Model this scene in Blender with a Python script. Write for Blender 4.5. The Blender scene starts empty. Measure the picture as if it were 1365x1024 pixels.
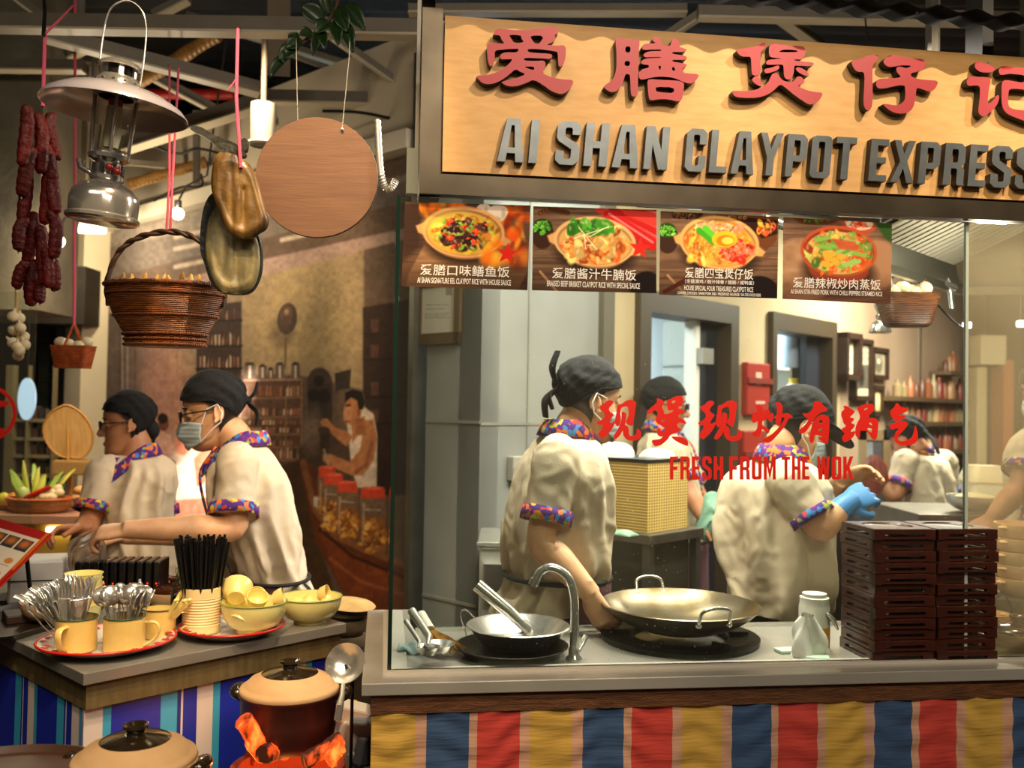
import bpy, math, random
import numpy as np
from mathutils import Vector, Matrix, Euler
from mathutils.geometry import tessellate_polygon

random.seed(7)
np.random.seed(7)
SC = bpy.context.scene
COL = SC.collection
PI = math.pi
R = math.radians

# ------------------------------------------------------------------ camera
FPX = 1250.0
CAM = Vector((0.0, 0.0, 1.55))
cd = bpy.data.cameras.new('camera')
cam = bpy.data.objects.new('camera', cd)
COL.objects.link(cam)
cd.sensor_width = 36.0
cd.lens = FPX / 1365.0 * 36.0
cd.clip_start = 0.05
cd.dof.use_dof = True
cd.dof.focus_distance = 2.25
cd.dof.aperture_fstop = 3.2
cam.location = CAM
ROT = Matrix.Rotation(R(90 + 1.45), 3, 'X') @ Matrix.Rotation(R(0.95), 3, 'Z')
cam.rotation_euler = ROT.to_euler()
SC.camera = cam

# ------------------------------------------------------------------ world, exposure, lights
SC.view_settings.view_transform = 'Standard'
SC.view_settings.look = 'None'
SC.view_settings.gamma = 1.0
SC.view_settings.use_curve_mapping = False
SC.view_settings.exposure = 0.0
SC.cycles.max_bounces = 10
SC.cycles.transparent_max_bounces = 16
SC.cycles.caustics_reflective = False
SC.cycles.caustics_refractive = False
SC.cycles.sample_clamp_indirect = 6.0
w = bpy.data.worlds.new('world')
SC.world = w
w.use_nodes = True
w.node_tree.nodes['Background'].inputs[0].default_value = (1.0, 0.74, 0.50, 1)
w.node_tree.nodes['Background'].inputs[1].default_value = 0.13

def lamp(kind, name, loc, target, power, col, size=0.3, spot=60, blend=0.4, sy=None):
    d = bpy.data.lights.new(name, kind)
    d.energy = power
    d.color = col
    if kind == 'AREA':
        d.size = size
        if sy:
            d.shape = 'RECTANGLE'; d.size_y = sy
    else:
        d.shadow_soft_size = size
    if kind == 'SPOT':
        d.spot_size = R(spot); d.spot_blend = blend
    o = bpy.data.objects.new(name, d)
    COL.objects.link(o)
    o.location = loc
    if target is not None:
        o.rotation_euler = (Vector(target) - Vector(loc)).to_track_quat('-Z', 'Y').to_euler()
    return o

KIT = (1.0, 0.90, 0.77)
WARM = (1.0, 0.74, 0.44)
SOFT = (1.0, 0.86, 0.66)
NEUT = (1.0, 0.94, 0.84)
# stall frame: u along the shop front, v inwards
SA = Vector((-0.313, 2.036, 0)); SU = Vector((0.9909, 0.1345, 0)); SV = Vector((-0.1345, 0.9909, 0))
def S(u, v, z): return SA + SU * u + SV * v + Vector((0, 0, z))
# left counter frame: a along its short side, b along its long side
LB = Vector((-0.930, 2.075, 0)); E1 = Vector((0.682, 0.731, 0)); E2 = Vector((-0.731, 0.682, 0))
def L(a, b, z): return LB + E1 * a + E2 * b + Vector((0, 0, z))
# kitchen corner (walls run along E1 and E2 from it)
KC = Vector((-0.12, 3.60, 0))

# spots over the sign board (aimed down from the hall ceiling)
for u_, e_ in ((0.62, 66), (1.35, 88), (2.1, 88)):
    lamp('SPOT', 'sign_spot', S(u_ + .25, -0.95, 3.15), S(u_ - .12, 0.06, 2.2), e_, (1.0, 0.84, 0.60), 0.012, 52, 0.75)
# soft front fill added above the passage to brighten the shop front
lamp('AREA', 'hall_fill', (0.9, -0.6, 3.4), (0.9, 2.1, 1.2), 54, SOFT, 1.6, sy=0.5)
lamp('AREA', 'hall_fill', (-1.2, 0.2, 3.4), (-0.9, 2.6, 1.2), 16, SOFT, 1.2, sy=0.5)
# kitchen ceiling lights
lamp('AREA', 'kitchen_light', (0.55, 2.75, 2.62), (0.5, 3.0, 0.9), 34, KIT, 0.9, sy=0.3)
lamp('AREA', 'kitchen_light', (1.5, 3.15, 2.62), (1.3, 3.3, 0.9), 44, KIT, 0.9, sy=0.3)
lamp('AREA', 'kitchen_light', (2.75, 5.3, 2.7), (2.75, 5.5, 0.9), 150, KIT, 1.2, sy=0.4)
lamp('AREA', 'kitchen_light', (0.25, 3.75, 2.75), (0.1, 4.0, 0.9), 16, NEUT, 0.6, sy=0.3)
for lx, tx, ty, e_ in ((0.05, 0.15, 2.8, 94), (0.75, 0.78, 2.95, 92), (1.35, 1.3, 2.6, 78)):  # fill spots added over the counter to brighten the cooks
    lamp('SPOT', 'counter_fill_spot', (lx, 2.42, 2.66), (tx, ty, 1.1), e_, KIT, 0.05, 80, 0.8)
lamp('POINT', 'hood_fill', (1.42, 2.78, 1.93), None, 9, KIT, 0.04)  # fill added under the hood to brighten its dark underside
lamp('POINT', 'hood_fill', (1.95, 2.95, 1.90), None, 1.2, KIT, 0.04)  # weaker added fill farther along the hood
# warm track spots over the serving counter, people and mural
lamp('SPOT', 'track_spot', (-0.35, 1.55, 3.1), (-0.85, 2.75, 1.0), 150, WARM, 0.04, 50, 0.6)
lamp('SPOT', 'track_spot', (-0.2, 2.2, 3.2), (-0.75, 3.2, 1.2), 70, SOFT, 0.04, 46, 0.6)
lamp('SPOT', 'track_spot', (-0.5, 0.9, 3.0), (-0.55, 2.1, 0.75), 110, WARM, 0.04, 50, 0.6)
lamp('SPOT', 'track_spot', (-2.0, 3.5, 3.0), (-2.15, 4.5, 1.2), 120, WARM, 0.04, 52, 0.7)
lamp('SPOT', 'mural_spot', (-1.0, 3.3, 3.0), (-1.25, 4.75, 1.3), 125, WARM, 0.06, 66, 0.8)

# ------------------------------------------------------------------ measuring helpers
def ray(px, py):
    return (ROT @ Vector(((px - 682.5) / FPX, -(py - 512.0) / FPX, -1.0)))
def at(px, py, Y):
    d = ray(px, py); return CAM + d * (Y / d.y)
def on(px, py, z):
    d = ray(px, py); return CAM + d * ((z - CAM.z) / d.z)
def hit(px, py, p, n):
    d = ray(px, py); return CAM + d * ((Vector(p) - CAM).dot(n) / d.dot(n))
def proj(p):
    q = ROT.transposed() @ (Vector(p) - CAM)
    return 682.5 + FPX * q.x / -q.z, 512.0 - FPX * q.y / -q.z

# ------------------------------------------------------------------ materials
def lin(c):
    return tuple((x / 12.92 if x <= 0.04045 else ((x + 0.055) / 1.055) ** 2.4) for x in c)
def hx(h):
    h = h.lstrip('#'); return tuple(int(h[i:i + 2], 16) / 255 for i in (0, 2, 4))
MATS = {}
def mat(name, col='#808080', rough=0.5, metal=0.0, var=None, bump=None, emit=None, spec=0.5, coat=0.0, sss=0.0, trans=0.0, wave=None, coords='Object'):
    """var=(hex, scale, detail[, stretch xyz]); bump=(scale, strength); wave=(scale, strength, axis)"""
    if name in MATS: return MATS[name]
    m = bpy.data.materials.new(name); m.use_nodes = True
    nt = m.node_tree; b = nt.nodes['Principled BSDF']; N = nt.nodes.new; K = nt.links.new
    c = lin(hx(col)) + (1,)
    b.inputs['Base Color'].default_value = c
    b.inputs['Roughness'].default_value = rough
    b.inputs['Metallic'].default_value = metal
    b.inputs['Specular IOR Level'].default_value = spec
    b.inputs['Coat Weight'].default_value = coat
    b.inputs['Coat Roughness'].default_value = 0.12
    if sss:
        b.inputs['Subsurface Weight'].default_value = sss
        b.inputs['Subsurface Radius'].default_value = (0.012, 0.005, 0.003)
        b.inputs['Subsurface Scale'].default_value = 1.0
    if trans: b.inputs['Transmission Weight'].default_value = trans
    tc = None
    def coord(stretch=None):
        nonlocal tc
        tc = tc or N('ShaderNodeTexCoord')
        if stretch is None: return tc.outputs[coords]
        mp = N('ShaderNodeMapping'); mp.inputs['Scale'].default_value = stretch
        K(tc.outputs[coords], mp.inputs[0]); return mp.outputs[0]
    if var:
        n = N('ShaderNodeTexNoise'); n.inputs['Scale'].default_value = var[1]; n.inputs['Detail'].default_value = var[2]
        K(coord(var[3] if len(var) > 3 else None), n.inputs['Vector'])
        rp = N('ShaderNodeValToRGB')
        rp.color_ramp.elements[0].position = 0.32; rp.color_ramp.elements[1].position = 0.68
        rp.color_ramp.elements[0].color = c; rp.color_ramp.elements[1].color = lin(hx(var[0])) + (1,)
        K(n.outputs['Fac'], rp.inputs[0]); K(rp.outputs[0], b.inputs['Base Color'])
    if bump or wave:
        bp = N('ShaderNodeBump')
        if wave:
            t = N('ShaderNodeTexWave'); t.inputs['Scale'].default_value = wave[0]; t.bands_direction = wave[2]
            t.inputs['Distortion'].default_value = 0.4
            bp.inputs['Strength'].default_value = wave[1]
        else:
            t = N('ShaderNodeTexNoise'); t.inputs['Scale'].default_value = bump[0]; t.inputs['Detail'].default_value = 4
            bp.inputs['Strength'].default_value = bump[1]
        bp.inputs['Distance'].default_value = 0.01
        K(coord(bump[2] if bump and len(bump) > 2 else None), t.inputs['Vector'])
        K(t.outputs['Fac'], bp.inputs['Height']); K(bp.outputs[0], b.inputs['Normal'])
    if emit:
        b.inputs['Emission Color'].default_value = lin(hx(emit[0])) + (1,)
        b.inputs['Emission Strength'].default_value = emit[1]
    MATS[name] = m
    return m

def stripes_mat(name, period, bands, axis=0, rough=0.8, bump=None):
    """bands: list of (start fraction, hex); constant stripes along one object axis"""
    m = mat(name, '#ffffff', rough)
    nt = m.node_tree; N = nt.nodes.new; K = nt.links.new; b = nt.nodes['Principled BSDF']
    tc = N('ShaderNodeTexCoord'); sp = N('ShaderNodeSeparateXYZ'); K(tc.outputs['Object'], sp.inputs[0])
    dv = N('ShaderNodeMath'); dv.operation = 'DIVIDE'; dv.inputs[1].default_value = period; K(sp.outputs[axis], dv.inputs[0])
    fr = N('ShaderNodeMath'); fr.operation = 'FRACT'; K(dv.outputs[0], fr.inputs[0])
    rp = N('ShaderNodeValToRGB'); cr = rp.color_ramp; cr.interpolation = 'CONSTANT'
    while len(cr.elements) < len(bands): cr.elements.new(0.5)
    for e, (p, h) in zip(cr.elements, bands): e.position = p
    for e, (p, h) in zip(cr.elements, bands): e.position = p; e.color = lin(hx(h)) + (1,)
    K(fr.outputs[0], rp.inputs[0]); K(rp.outputs[0], b.inputs['Base Color'])
    if bump:
        t = N('ShaderNodeTexNoise'); t.inputs['Scale'].default_value = bump[0]; t.inputs['Detail'].default_value = 3
        mp = N('ShaderNodeMapping'); mp.inputs['Scale'].default_value = bump[2]
        K(tc.outputs['Object'], mp.inputs[0]); K(mp.outputs[0], t.inputs['Vector'])
        bp = N('ShaderNodeBump'); bp.inputs['Strength'].default_value = bump[1]; bp.inputs['Distance'].default_value = 0.01
        K(t.outputs['Fac'], bp.inputs['Height']); K(bp.outputs[0], b.inputs['Normal'])
    return m

def floral_mat():
    m = mat('floral_trim', '#4a2670', 0.8)
    nt = m.node_tree; N = nt.nodes.new; K = nt.links.new; b = nt.nodes['Principled BSDF']
    tc = N('ShaderNodeTexCoord')
    v = N('ShaderNodeTexVoronoi'); v.inputs['Scale'].default_value = 75; K(tc.outputs['Object'], v.inputs['Vector'])
    sp = N('ShaderNodeSeparateColor'); K(v.outputs['Color'], sp.inputs[0])
    rp = N('ShaderNodeValToRGB'); cr = rp.color_ramp; cr.interpolation = 'CONSTANT'
    bands = [(0, '#4d2480'), (0.42, '#e07a2c'), (0.58, '#66267e'), (0.7, '#3f86c8'), (0.8, '#96b23c'), (0.87, '#d8403c'), (0.94, '#e8c84a')]
    while len(cr.elements) < len(bands): cr.elements.new(0.5)
    for e, (p, h) in zip(cr.elements, bands): e.position = p
    for e, (p, h) in zip(cr.elements, bands): e.position = p; e.color = lin(hx(h)) + (1,)
    K(sp.outputs[0], rp.inputs[0]); K(rp.outputs[0], b.inputs['Base Color'])
    return m

def glass_mat(name, tint='#f4fff8', haze=0.0, hazecol='#c8c0a8', refl=1.0):
    if name in MATS: return MATS[name]
    m = bpy.data.materials.new(name); m.use_nodes = True
    nt = m.node_tree; nt.nodes.clear(); N = nt.nodes.new; K = nt.links.new
    out = N('ShaderNodeOutputMaterial'); tr = N('ShaderNodeBsdfTransparent'); gl = N('ShaderNodeBsdfGlossy')
    tr.inputs[0].default_value = lin(hx(tint)) + (1,); gl.inputs['Roughness'].default_value = 0.015
    fr = N('ShaderNodeFresnel'); fr.inputs['IOR'].default_value = 1.45
    mu = N('ShaderNodeMath'); mu.operation = 'MULTIPLY'; mu.inputs[1].default_value = refl; K(fr.outputs[0], mu.inputs[0])
    mx = N('ShaderNodeMixShader'); K(mu.outputs[0], mx.inputs[0]); K(tr.outputs[0], mx.inputs[1]); K(gl.outputs[0], mx.inputs[2])
    last = mx
    if haze:
        df = N('ShaderNodeBsdfTranslucent'); df.inputs[0].default_value = lin(hx(hazecol)) + (1,)
        m2 = N('ShaderNodeMixShader'); m2.inputs[0].default_value = haze
        K(mx.outputs[0], m2.inputs[1]); K(df.outputs[0], m2.inputs[2]); last = m2
    K(last.outputs[0], out.inputs[0])
    MATS[name] = m
    return m

def paint_mat(name='printed_picture', rough=0.85):
    if name in MATS: return MATS[name]
    m = mat(name, '#ffffff', rough, spec=0.2)
    nt = m.node_tree
    a = nt.nodes.new('ShaderNodeVertexColor'); a.layer_name = 'Print'
    nt.links.new(a.outputs[0], nt.nodes['Principled BSDF'].inputs['Base Color'])
    return m

# ------------------------------------------------------------------ mesh builder
class MB:
    def __init__(s): s.v = []; s.f = []; s.m = []
    def add(s, vs, fs, M=None, mi=0):
        o = len(s.v)
        s.v += [tuple(M @ Vector(p)) for p in vs] if M is not None else [tuple(p) for p in vs]
        s.f += [tuple(i + o for i in f) for f in fs]; s.m += [mi] * len(fs)
        return s
    def box(s, c, size, M=None, mi=0):
        x, y, z = (k / 2 for k in size); cx, cy, cz = c
        vs = [(cx + i * x, cy + j * y, cz + k * z) for k in (-1, 1) for j in (-1, 1) for i in (-1, 1)]
        return s.add(vs, [(0, 2, 3, 1), (4, 5, 7, 6), (0, 1, 5, 4), (2, 6, 7, 3), (0, 4, 6, 2), (1, 3, 7, 5)], M, mi)
    def hexa(s, b4, t4, mi=0):
        return s.add(list(b4) + list(t4), [(0, 3, 2, 1), (4, 5, 6, 7), (0, 1, 5, 4), (1, 2, 6, 5), (2, 3, 7, 6), (3, 0, 4, 7)], None, mi)
    def beam(s, p0, p1, wdt, hgt, up=(0, 0, 1), mi=0):
        p0, p1 = Vector(p0), Vector(p1); d = (p1 - p0).normalized()
        sd = d.cross(Vector(up)).normalized() * wdt / 2; u = sd.cross(d).normalized() * hgt / 2
        return s.hexa([p0 - sd - u, p0 + sd - u, p0 + sd + u, p0 - sd + u], [p1 - sd - u, p1 + sd - u, p1 + sd + u, p1 - sd + u], mi)
    def rings(s, rs, cap=True, closed=True, mi=0, M=None):
        n = len(rs[0]); vs = [p for r in rs for p in r]; fs = []
        for i in range(len(rs) - 1):
            for j in range(n if closed else n - 1):
                k = (j + 1) % n
                fs.append((i * n + j, i * n + k, (i + 1) * n + k, (i + 1) * n + j))
        if cap:
            fs.append(tuple(range(n - 1, -1, -1))); fs.append(tuple(range((len(rs) - 1) * n, len(rs) * n)))
        return s.add(vs, fs, M, mi)
    def lathe(s, prof, seg=32, M=None, mi=0, cap=False, sq=None):
        rs = []
        for r, z in prof:
            rs.append([(r * math.cos(2 * PI * j / seg), r * math.sin(2 * PI * j / seg), z) for j in range(seg)])
        return s.rings(rs, cap, True, mi, M)
    def tube(s, path, r, seg=10, cap=True, mi=0, M=None, flat=1.0, up=None, loop=False):
        P = [Vector(p) for p in path]; n = len(P)
        rr = r if isinstance(r, (list, tuple)) else [r] * n
        rs = []; prev = None
        for i in range(n):
            a = P[(i - 1) % n] if (loop or i > 0) else P[i]; b = P[(i + 1) % n] if (loop or i < n - 1) else P[i]
            t = (b - a).normalized()
            if prev is None:
                ref = Vector(up) if up is not None else (Vector((0, 0, 1)) if abs(t.z) < 0.9 else Vector((1, 0, 0)))
                x = t.cross(ref).normalized()
            else:
                x = (prev - t * prev.dot(t)).normalized()
            prev = x; y = t.cross(x)
            rs.append([P[i] + x * (rr[i] * math.cos(2 * PI * j / seg)) + y * (rr[i] * flat * math.sin(2 * PI * j / seg)) for j in range(seg)])
        if loop: rs.append(rs[0]); cap = False
        return s.rings(rs, cap, True, mi, M)
    def ball(s, c, r, seg=16, rg=10, M=None, mi=0):
        r = r if isinstance(r, (tuple, list)) else (r, r, r)
        rs = []
        for i in range(rg + 1):
            a = -PI / 2 + PI * i / rg; a = max(-PI / 2 + .02, min(PI / 2 - .02, a))
            rs.append([(c[0] + r[0] * math.cos(a) * math.cos(2 * PI * j / seg), c[1] + r[1] * math.cos(a) * math.sin(2 * PI * j / seg), c[2] + r[2] * math.sin(a)) for j in range(seg)])
        return s.rings(rs, True, True, mi, M)
    def grid(s, fn, nu, nv, mi=0, M=None, wrap=False):
        vs = [fn(i / (nu - (0 if wrap else 1)), j / (nv - 1)) for j in range(nv) for i in range(nu)]
        fs = []
        for j in range(nv - 1):
            for i in range(nu if wrap else nu - 1):
                k = (i + 1) % nu
                fs.append((j * nu + i, j * nu + k, (j + 1) * nu + k, (j + 1) * nu + i))
        return s.add(vs, fs, M, mi)
    def prism(s, outer, holes, fr, d0, d1, mi=0, mside=None):
        """2-D outline with holes; fr(x, y, d) gives the world point"""
        loops = [outer] + list(holes)
        flat = [p for l in loops for p in l]
        tris = tessellate_polygon([[Vector((x, y, 0)) for x, y in l] for l in loops])
        n = len(flat)
        vs = [fr(x, y, d0) for x, y in flat] + [fr(x, y, d1) for x, y in flat]
        s.add(vs, [tuple(t) for t in tris] + [tuple(i + n for i in reversed(t)) for t in tris], None, mi)
        o = 0; fs = []
        for l in loops:
            k = len(l)
            fs += [(o + i, o + (i + 1) % k, o + (i + 1) % k + n, o + i + n) for i in range(k)]
            o += k
        s.add(vs, fs, None, mi if mside is None else mside)
        return s

def chaikin(p, it=1):
    for _ in range(it):
        q = []
        for i in range(len(p)):
            a, b = p[i], p[(i + 1) % len(p)]
            q += [(a[0] * .75 + b[0] * .25, a[1] * .75 + b[1] * .25), (a[0] * .25 + b[0] * .75, a[1] * .25 + b[1] * .75)]
        p = q
    return p
def spline(pts, n=8):
    """Catmull-Rom through points (tuples of any length)"""
    P = [np.array(p, float) for p in pts]; out = []
    for i in range(len(P) - 1):
        p0 = P[max(i - 1, 0)]; p1 = P[i]; p2 = P[i + 1]; p3 = P[min(i + 2, len(P) - 1)]
        for k in range(n):
            t = k / n
            out.append(0.5 * ((2 * p1) + (p2 - p0) * t + (2 * p0 - 5 * p1 + 4 * p2 - p3) * t * t + (3 * p1 - p0 - 3 * p2 + p3) * t ** 3))
    out.append(P[-1]); return out

# ------------------------------------------------------------------ scene objects
def tag(o, label=None, cat=None, group=None, kind=None):
    if label: o['label'] = label
    if cat: o['category'] = cat
    if group: o['group'] = group
    if kind: o['kind'] = kind
    return o
def thing(name, label, cat, loc=(0, 0, 0), rz=0.0, group=None):
    o = bpy.data.objects.new(name, None); COL.objects.link(o)
    o.empty_display_size = 0.05
    o.location = loc; o.rotation_euler = (0, 0, rz)
    return tag(o, label, cat, group)
def build(mb, name, mats, parent=None, smooth=40, world=False, org=None, rz=0.0, bevel=0.0, solid=0.0, subsurf=0):
    """link ONE mesh object; world=True: vertices are world coordinates; org: origin for a top-level mesh"""
    me = bpy.data.meshes.new(name)
    v = np.array(mb.v, float).reshape(-1, 3)
    if org is not None: v = v - np.array(org, float)
    elif world and parent is not None:
        v = v - np.array(root_loc(parent), float)
    me.from_pydata(v.tolist(), [], mb.f)
    mats = mats if isinstance(mats, (list, tuple)) else [mats]
    for m in mats: me.materials.append(m)
    if len(mats) > 1: me.polygons.foreach_set('material_index', mb.m)
    me.validate(); me.update()
    fixn(me)
    if smooth:
        me.shade_smooth(); me.set_sharp_from_angle(angle=R(smooth))
    o = bpy.data.objects.new(name, me); COL.objects.link(o)
    if parent is not None: o.parent = parent
    if org is not None: o.location = org
    if rz: o.rotation_euler = (0, 0, rz)
    if bevel:
        b = o.modifiers.new('bevel', 'BEVEL'); b.width = bevel; b.segments = 2; b.limit_method = 'ANGLE'; b.angle_limit = R(40)
    if solid:
        b = o.modifiers.new('solid', 'SOLIDIFY'); b.thickness = solid; b.offset = 0
    if subsurf:
        b = o.modifiers.new('sub', 'SUBSURF'); b.levels = subsurf; b.render_levels = subsurf
    return o
def root_loc(o):
    l = Vector(o.location)
    while o.parent is not None:
        o = o.parent; l += Vector(o.location)
    return l
def fixn(me):
    import bmesh
    bm = bmesh.new(); bm.from_mesh(me)
    bmesh.ops.recalc_face_normals(bm, faces=bm.faces)
    bm.to_mesh(me); bm.free()
def copy_tree(o, parent=None):
    c = o.copy(); COL.objects.link(c)
    if parent is not None: c.parent = parent
    for ch in list(o.children): copy_tree(ch, c)
    return c
def structure(mb, name, mats, **k):
    return tag(build(mb, name, mats, **k), kind='structure')

def text_mb(body, height, bold=0.0, squeeze=1.0):
    """text as mesh in the x-y plane, lower left at 0; returns MB scaled to the wanted cap height and its width"""
    cu = bpy.data.curves.new('t', 'FONT'); cu.body = body; cu.size = 1.0; cu.offset = bold; cu.resolution_u = 3
    o = bpy.data.objects.new('t', cu); COL.objects.link(o)
    dg = bpy.context.evaluated_depsgraph_get(); dg.update()
    me = bpy.data.meshes.new_from_object(o.evaluated_get(dg))
    v = [p.co.copy() for p in me.vertices]; f = [tuple(p.vertices) for p in me.polygons]
    bpy.data.objects.remove(o); bpy.data.curves.remove(cu); bpy.data.meshes.remove(me)
    if not v: return MB(), 0
    x0 = min(p.x for p in v); y0 = min(p.y for p in v); y1 = max(p.y for p in v); x1 = max(p.x for p in v)
    k = height / (y1 - y0)
    mb = MB(); mb.add([((p.x - x0) * k * squeeze, (p.y - y0) * k, 0) for p in v], f)
    return mb, (x1 - x0) * k * squeeze
# ================================================================== materials used everywhere
steel = mat('brushed_steel', '#cac5ba', 0.32, 0.7, bump=(60, 0.06, (1, 1, 12)))
steel_dull = mat('dull_steel', '#8f897e', 0.42, 1.0, var=('#7a746a', 9, 3))
chrome = mat('chrome', '#e4e2dc', 0.2, 0.8)
black_metal = mat('black_metal', '#17150f', 0.5, 0.3)
cream_wall = mat('cream_paint', '#bfab88', 0.8, var=('#b5a07c', 3, 3))
grey_panel = mat('grey_wall_panel', '#93938f', 0.55, var=('#898985', 4, 3))
frame_grey = mat('truss_grey_paint', '#6f675a', 0.55, 0.2, var=('#665e52', 8, 3))
dark_wood = mat('dark_wood', '#3a2417', 0.5, var=('#2a1910', 14, 4, (1, 1, 6)))
brown_frame = mat('brown_door_frame', '#3d3020', 0.5)
wood_trim = mat('rough_wood_trim', '#7a4a22', 0.7, var=('#4c2a12', 6, 5, (3, 9, 30)), bump=(20, .5, (3, 12, 30)))
black = mat('black_plastic', '#0f0e0d', 0.4)
white = mat('white_paint', '#e8e4da', 0.6)
red_paint = mat('red_pipe_paint', '#a11a10', 0.4)

# ================================================================== setting: floor, ceiling, walls
mb = MB(); mb.box((0.5, 4.0, -0.03), (14, 14, 0.06))
structure(mb, 'floor', mat('floor_tile', '#4a423a', 0.4, var=('#3c352e', 2, 3)), smooth=0)
mb = MB()
def deck(i, j): return (-6.0 + 13 * i, -2.5 + 13 * j, 3.72 + 0.03 * math.sin(j * 13 / 0.19 * 2 * PI))
mb.grid(deck, 2, 420)
structure(mb, 'ceiling', mat('roof_deck', '#15110c', 0.8, 0.0))

def kt(px, py): return (hit(px, py, KC, E2) - KC).dot(E1)      # distance along the door wall
def km(px, py): return (hit(px, py, KC, E1) - KC).dot(E2)      # distance along the mural wall
def DW(t, z, off=0.0): return KC + E1 * t - E2 * off + Vector((0, 0, z))   # off > 0: into the kitchen
def MW(t, z, off=0.0): return KC + E2 * t - E1 * off + Vector((0, 0, z))
def dz(px, py): return hit(px, py, KC, E2).z
def mz(px, py): return hit(px, py, KC, E1).z
def slab(mb, F, t0, t1, z0, z1, o0, o1, mi=0):
    mb.hexa([F(t0, z0, o0), F(t1, z0, o0), F(t1, z0, o1), F(t0, z0, o1)], [F(t0, z1, o0), F(t1, z1, o0), F(t1, z1, o1), F(t0, z1, o1)], mi)

T_G = kt(806, 500)           # end of the grey cladding
d1 = (kt(845, 500), kt(977, 520)); d1o = (kt(860, 480), kt(967, 500))
d2 = (kt(1023, 500), kt(1109, 520)); d2o = (kt(1029, 500), kt(1103, 500))
D1H, D2H = dz(900, 422), dz(1050, 443)
TEND = 6.2
# grey clad corner
mb = MB(); slab(mb, DW, 0.0, T_G, 0, 3.0, 0, -0.12)
structure(mb, 'wall_kitchen_grey', grey_panel, smooth=0)
mb = MB(); slab(mb, MW, -0.0, km(567, 600), 0, 3.0, 0.0, -0.10)
structure(mb, 'wall_partition_grey', grey_panel, smooth=0)
for nm, F, a, b, zz in (('trim_1', DW, 0.0, T_G, dz(690, 565)), ('trim_2', MW, 0.0, km(567, 600), mz(600, 562)), ('trim_3', MW, 0.0, km(567, 600), mz(600, 801))):
    mb = MB(); slab(mb, F, a, b, zz - 0.006, zz + 0.006, -.01, 0.004)
    structure(mb, nm, mat('panel_joint', '#8a877e', 0.5), smooth=0)
mb = MB(); a = kt(703, 560); slab(mb, DW, a - .005, a + .005, 0, 3.0, -.01, 0.004)
structure(mb, 'trim_4', MATS['panel_joint'], smooth=0)
# cream door wall, with the two openings left free
mb = MB()
for t0, t1, z0, z1 in ((T_G, d1[0], 0, 3), (d1[0], d1[1], D1H + .1, 3), (d1[1], d2[0], 0, 3), (d2[0], d2[1], D2H + .09, 3), (d2[1], d2[1] + .12, 0, 3)):
    slab(mb, DW, t0, t1, z0, z1, 0, -0.12)
structure(mb, 'wall_kitchen_back', cream_wall, smooth=0)
mb = MB(); slab(mb, DW, T_G - .05, T_G + .03, 0, 3.0, 0.03, -0.02)
structure(mb, 'trim_5', mat('dark_trim', '#5d5648', 0.5), smooth=0)
for nm, (a, b), (c, d), hh in (('door_1', d1, d1o, D1H), ('door_2', d2, d2o, D2H)):
    mb = MB(); slab(mb, DW, a, c, 0, hh + .1, 0.035, -0.13); slab(mb, DW, d, b, 0, hh + .1, 0.035, -0.13); slab(mb, DW, c, d, hh, hh + .1, 0.035, -0.13)
    fr = structure(mb, nm, brown_frame, smooth=0)
    mid = c + (d - c) * (0.72 if nm == 'door_1' else 0.74)
    mb = MB(); slab(mb, DW, mid, d, 0.0, hh, -0.05, -0.09)
    p = build(mb, 'door_leaf', mat('navy_door', '#22252f', 0.4), fr, 0)
    if nm == 'door_1':
        mb = MB(); slab(mb, DW, mid - .035, mid, 0.0, hh, -0.03, -0.10)
        build(mb, 'white_edge', white, fr, 0)
        mb = MB(); slab(mb, DW, mid - .03, mid + .07, dz(938, 485) , dz(938, 464), -0.03, 0.01)
        build(mb, 'door_closer', steel, fr, 0)
# bright room behind the doors
mb = MB(); slab(mb, DW, d1[0] - .3, d2[1] + 1.2, 0, 3.0, -1.9, -2.0)
structure(mb, 'wall_store_room', mat('store_white', '#e6eaec', 0.7), smooth=0)
mb = MB(); slab(mb, DW, d1[0] + .52, d1[0] + .62, 0, 3.0, -.45, -1.9)
structure(mb, 'wall_store_divider', MATS['store_white'], smooth=0)
# grey-brown clad wall beyond the doors, with sheet joints
mb = MB(); slab(mb, DW, d2[1] + .12, TEND, 0, 3.2, 0, -0.1)
structure(mb, 'wall_kitchen_right', mat('brown_cladding', '#b89c84', 0.4, var=('#a0846c', 1.6, 4, (1, 1, .5))), smooth=0)
for i, px in enumerate((1226, 1289)):
    mb = MB(); a = kt(px, 500); slab(mb, DW, a - .012, a + .012, 0, 3.2, 0.008, -0.02)
    structure(mb, 'trim_%d' % (6 + i), steel_dull, smooth=0)
lamp('AREA', 'store_light', DW(d1[0] + .1, 2.6, -1.0), DW(d1[0] + .2, 0.8, -1.2), 75, (0.72, 0.86, 1.0), 0.7)
lamp('AREA', 'store_light', DW(d2[0] + .5, 2.6, -1.1), DW(d2[0] + .5, 0.8, -1.3), 95, (0.70, 0.85, 1.0), 0.7)
# steel jamb between the mural and the grey partition
mb = MB(); a, b = km(567, 600), km(554, 600); slab(mb, MW, a + .03, b, 0, 3.0, 0.05, -0.1)
structure(mb, 'trim_8', steel_dull, smooth=0)
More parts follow.
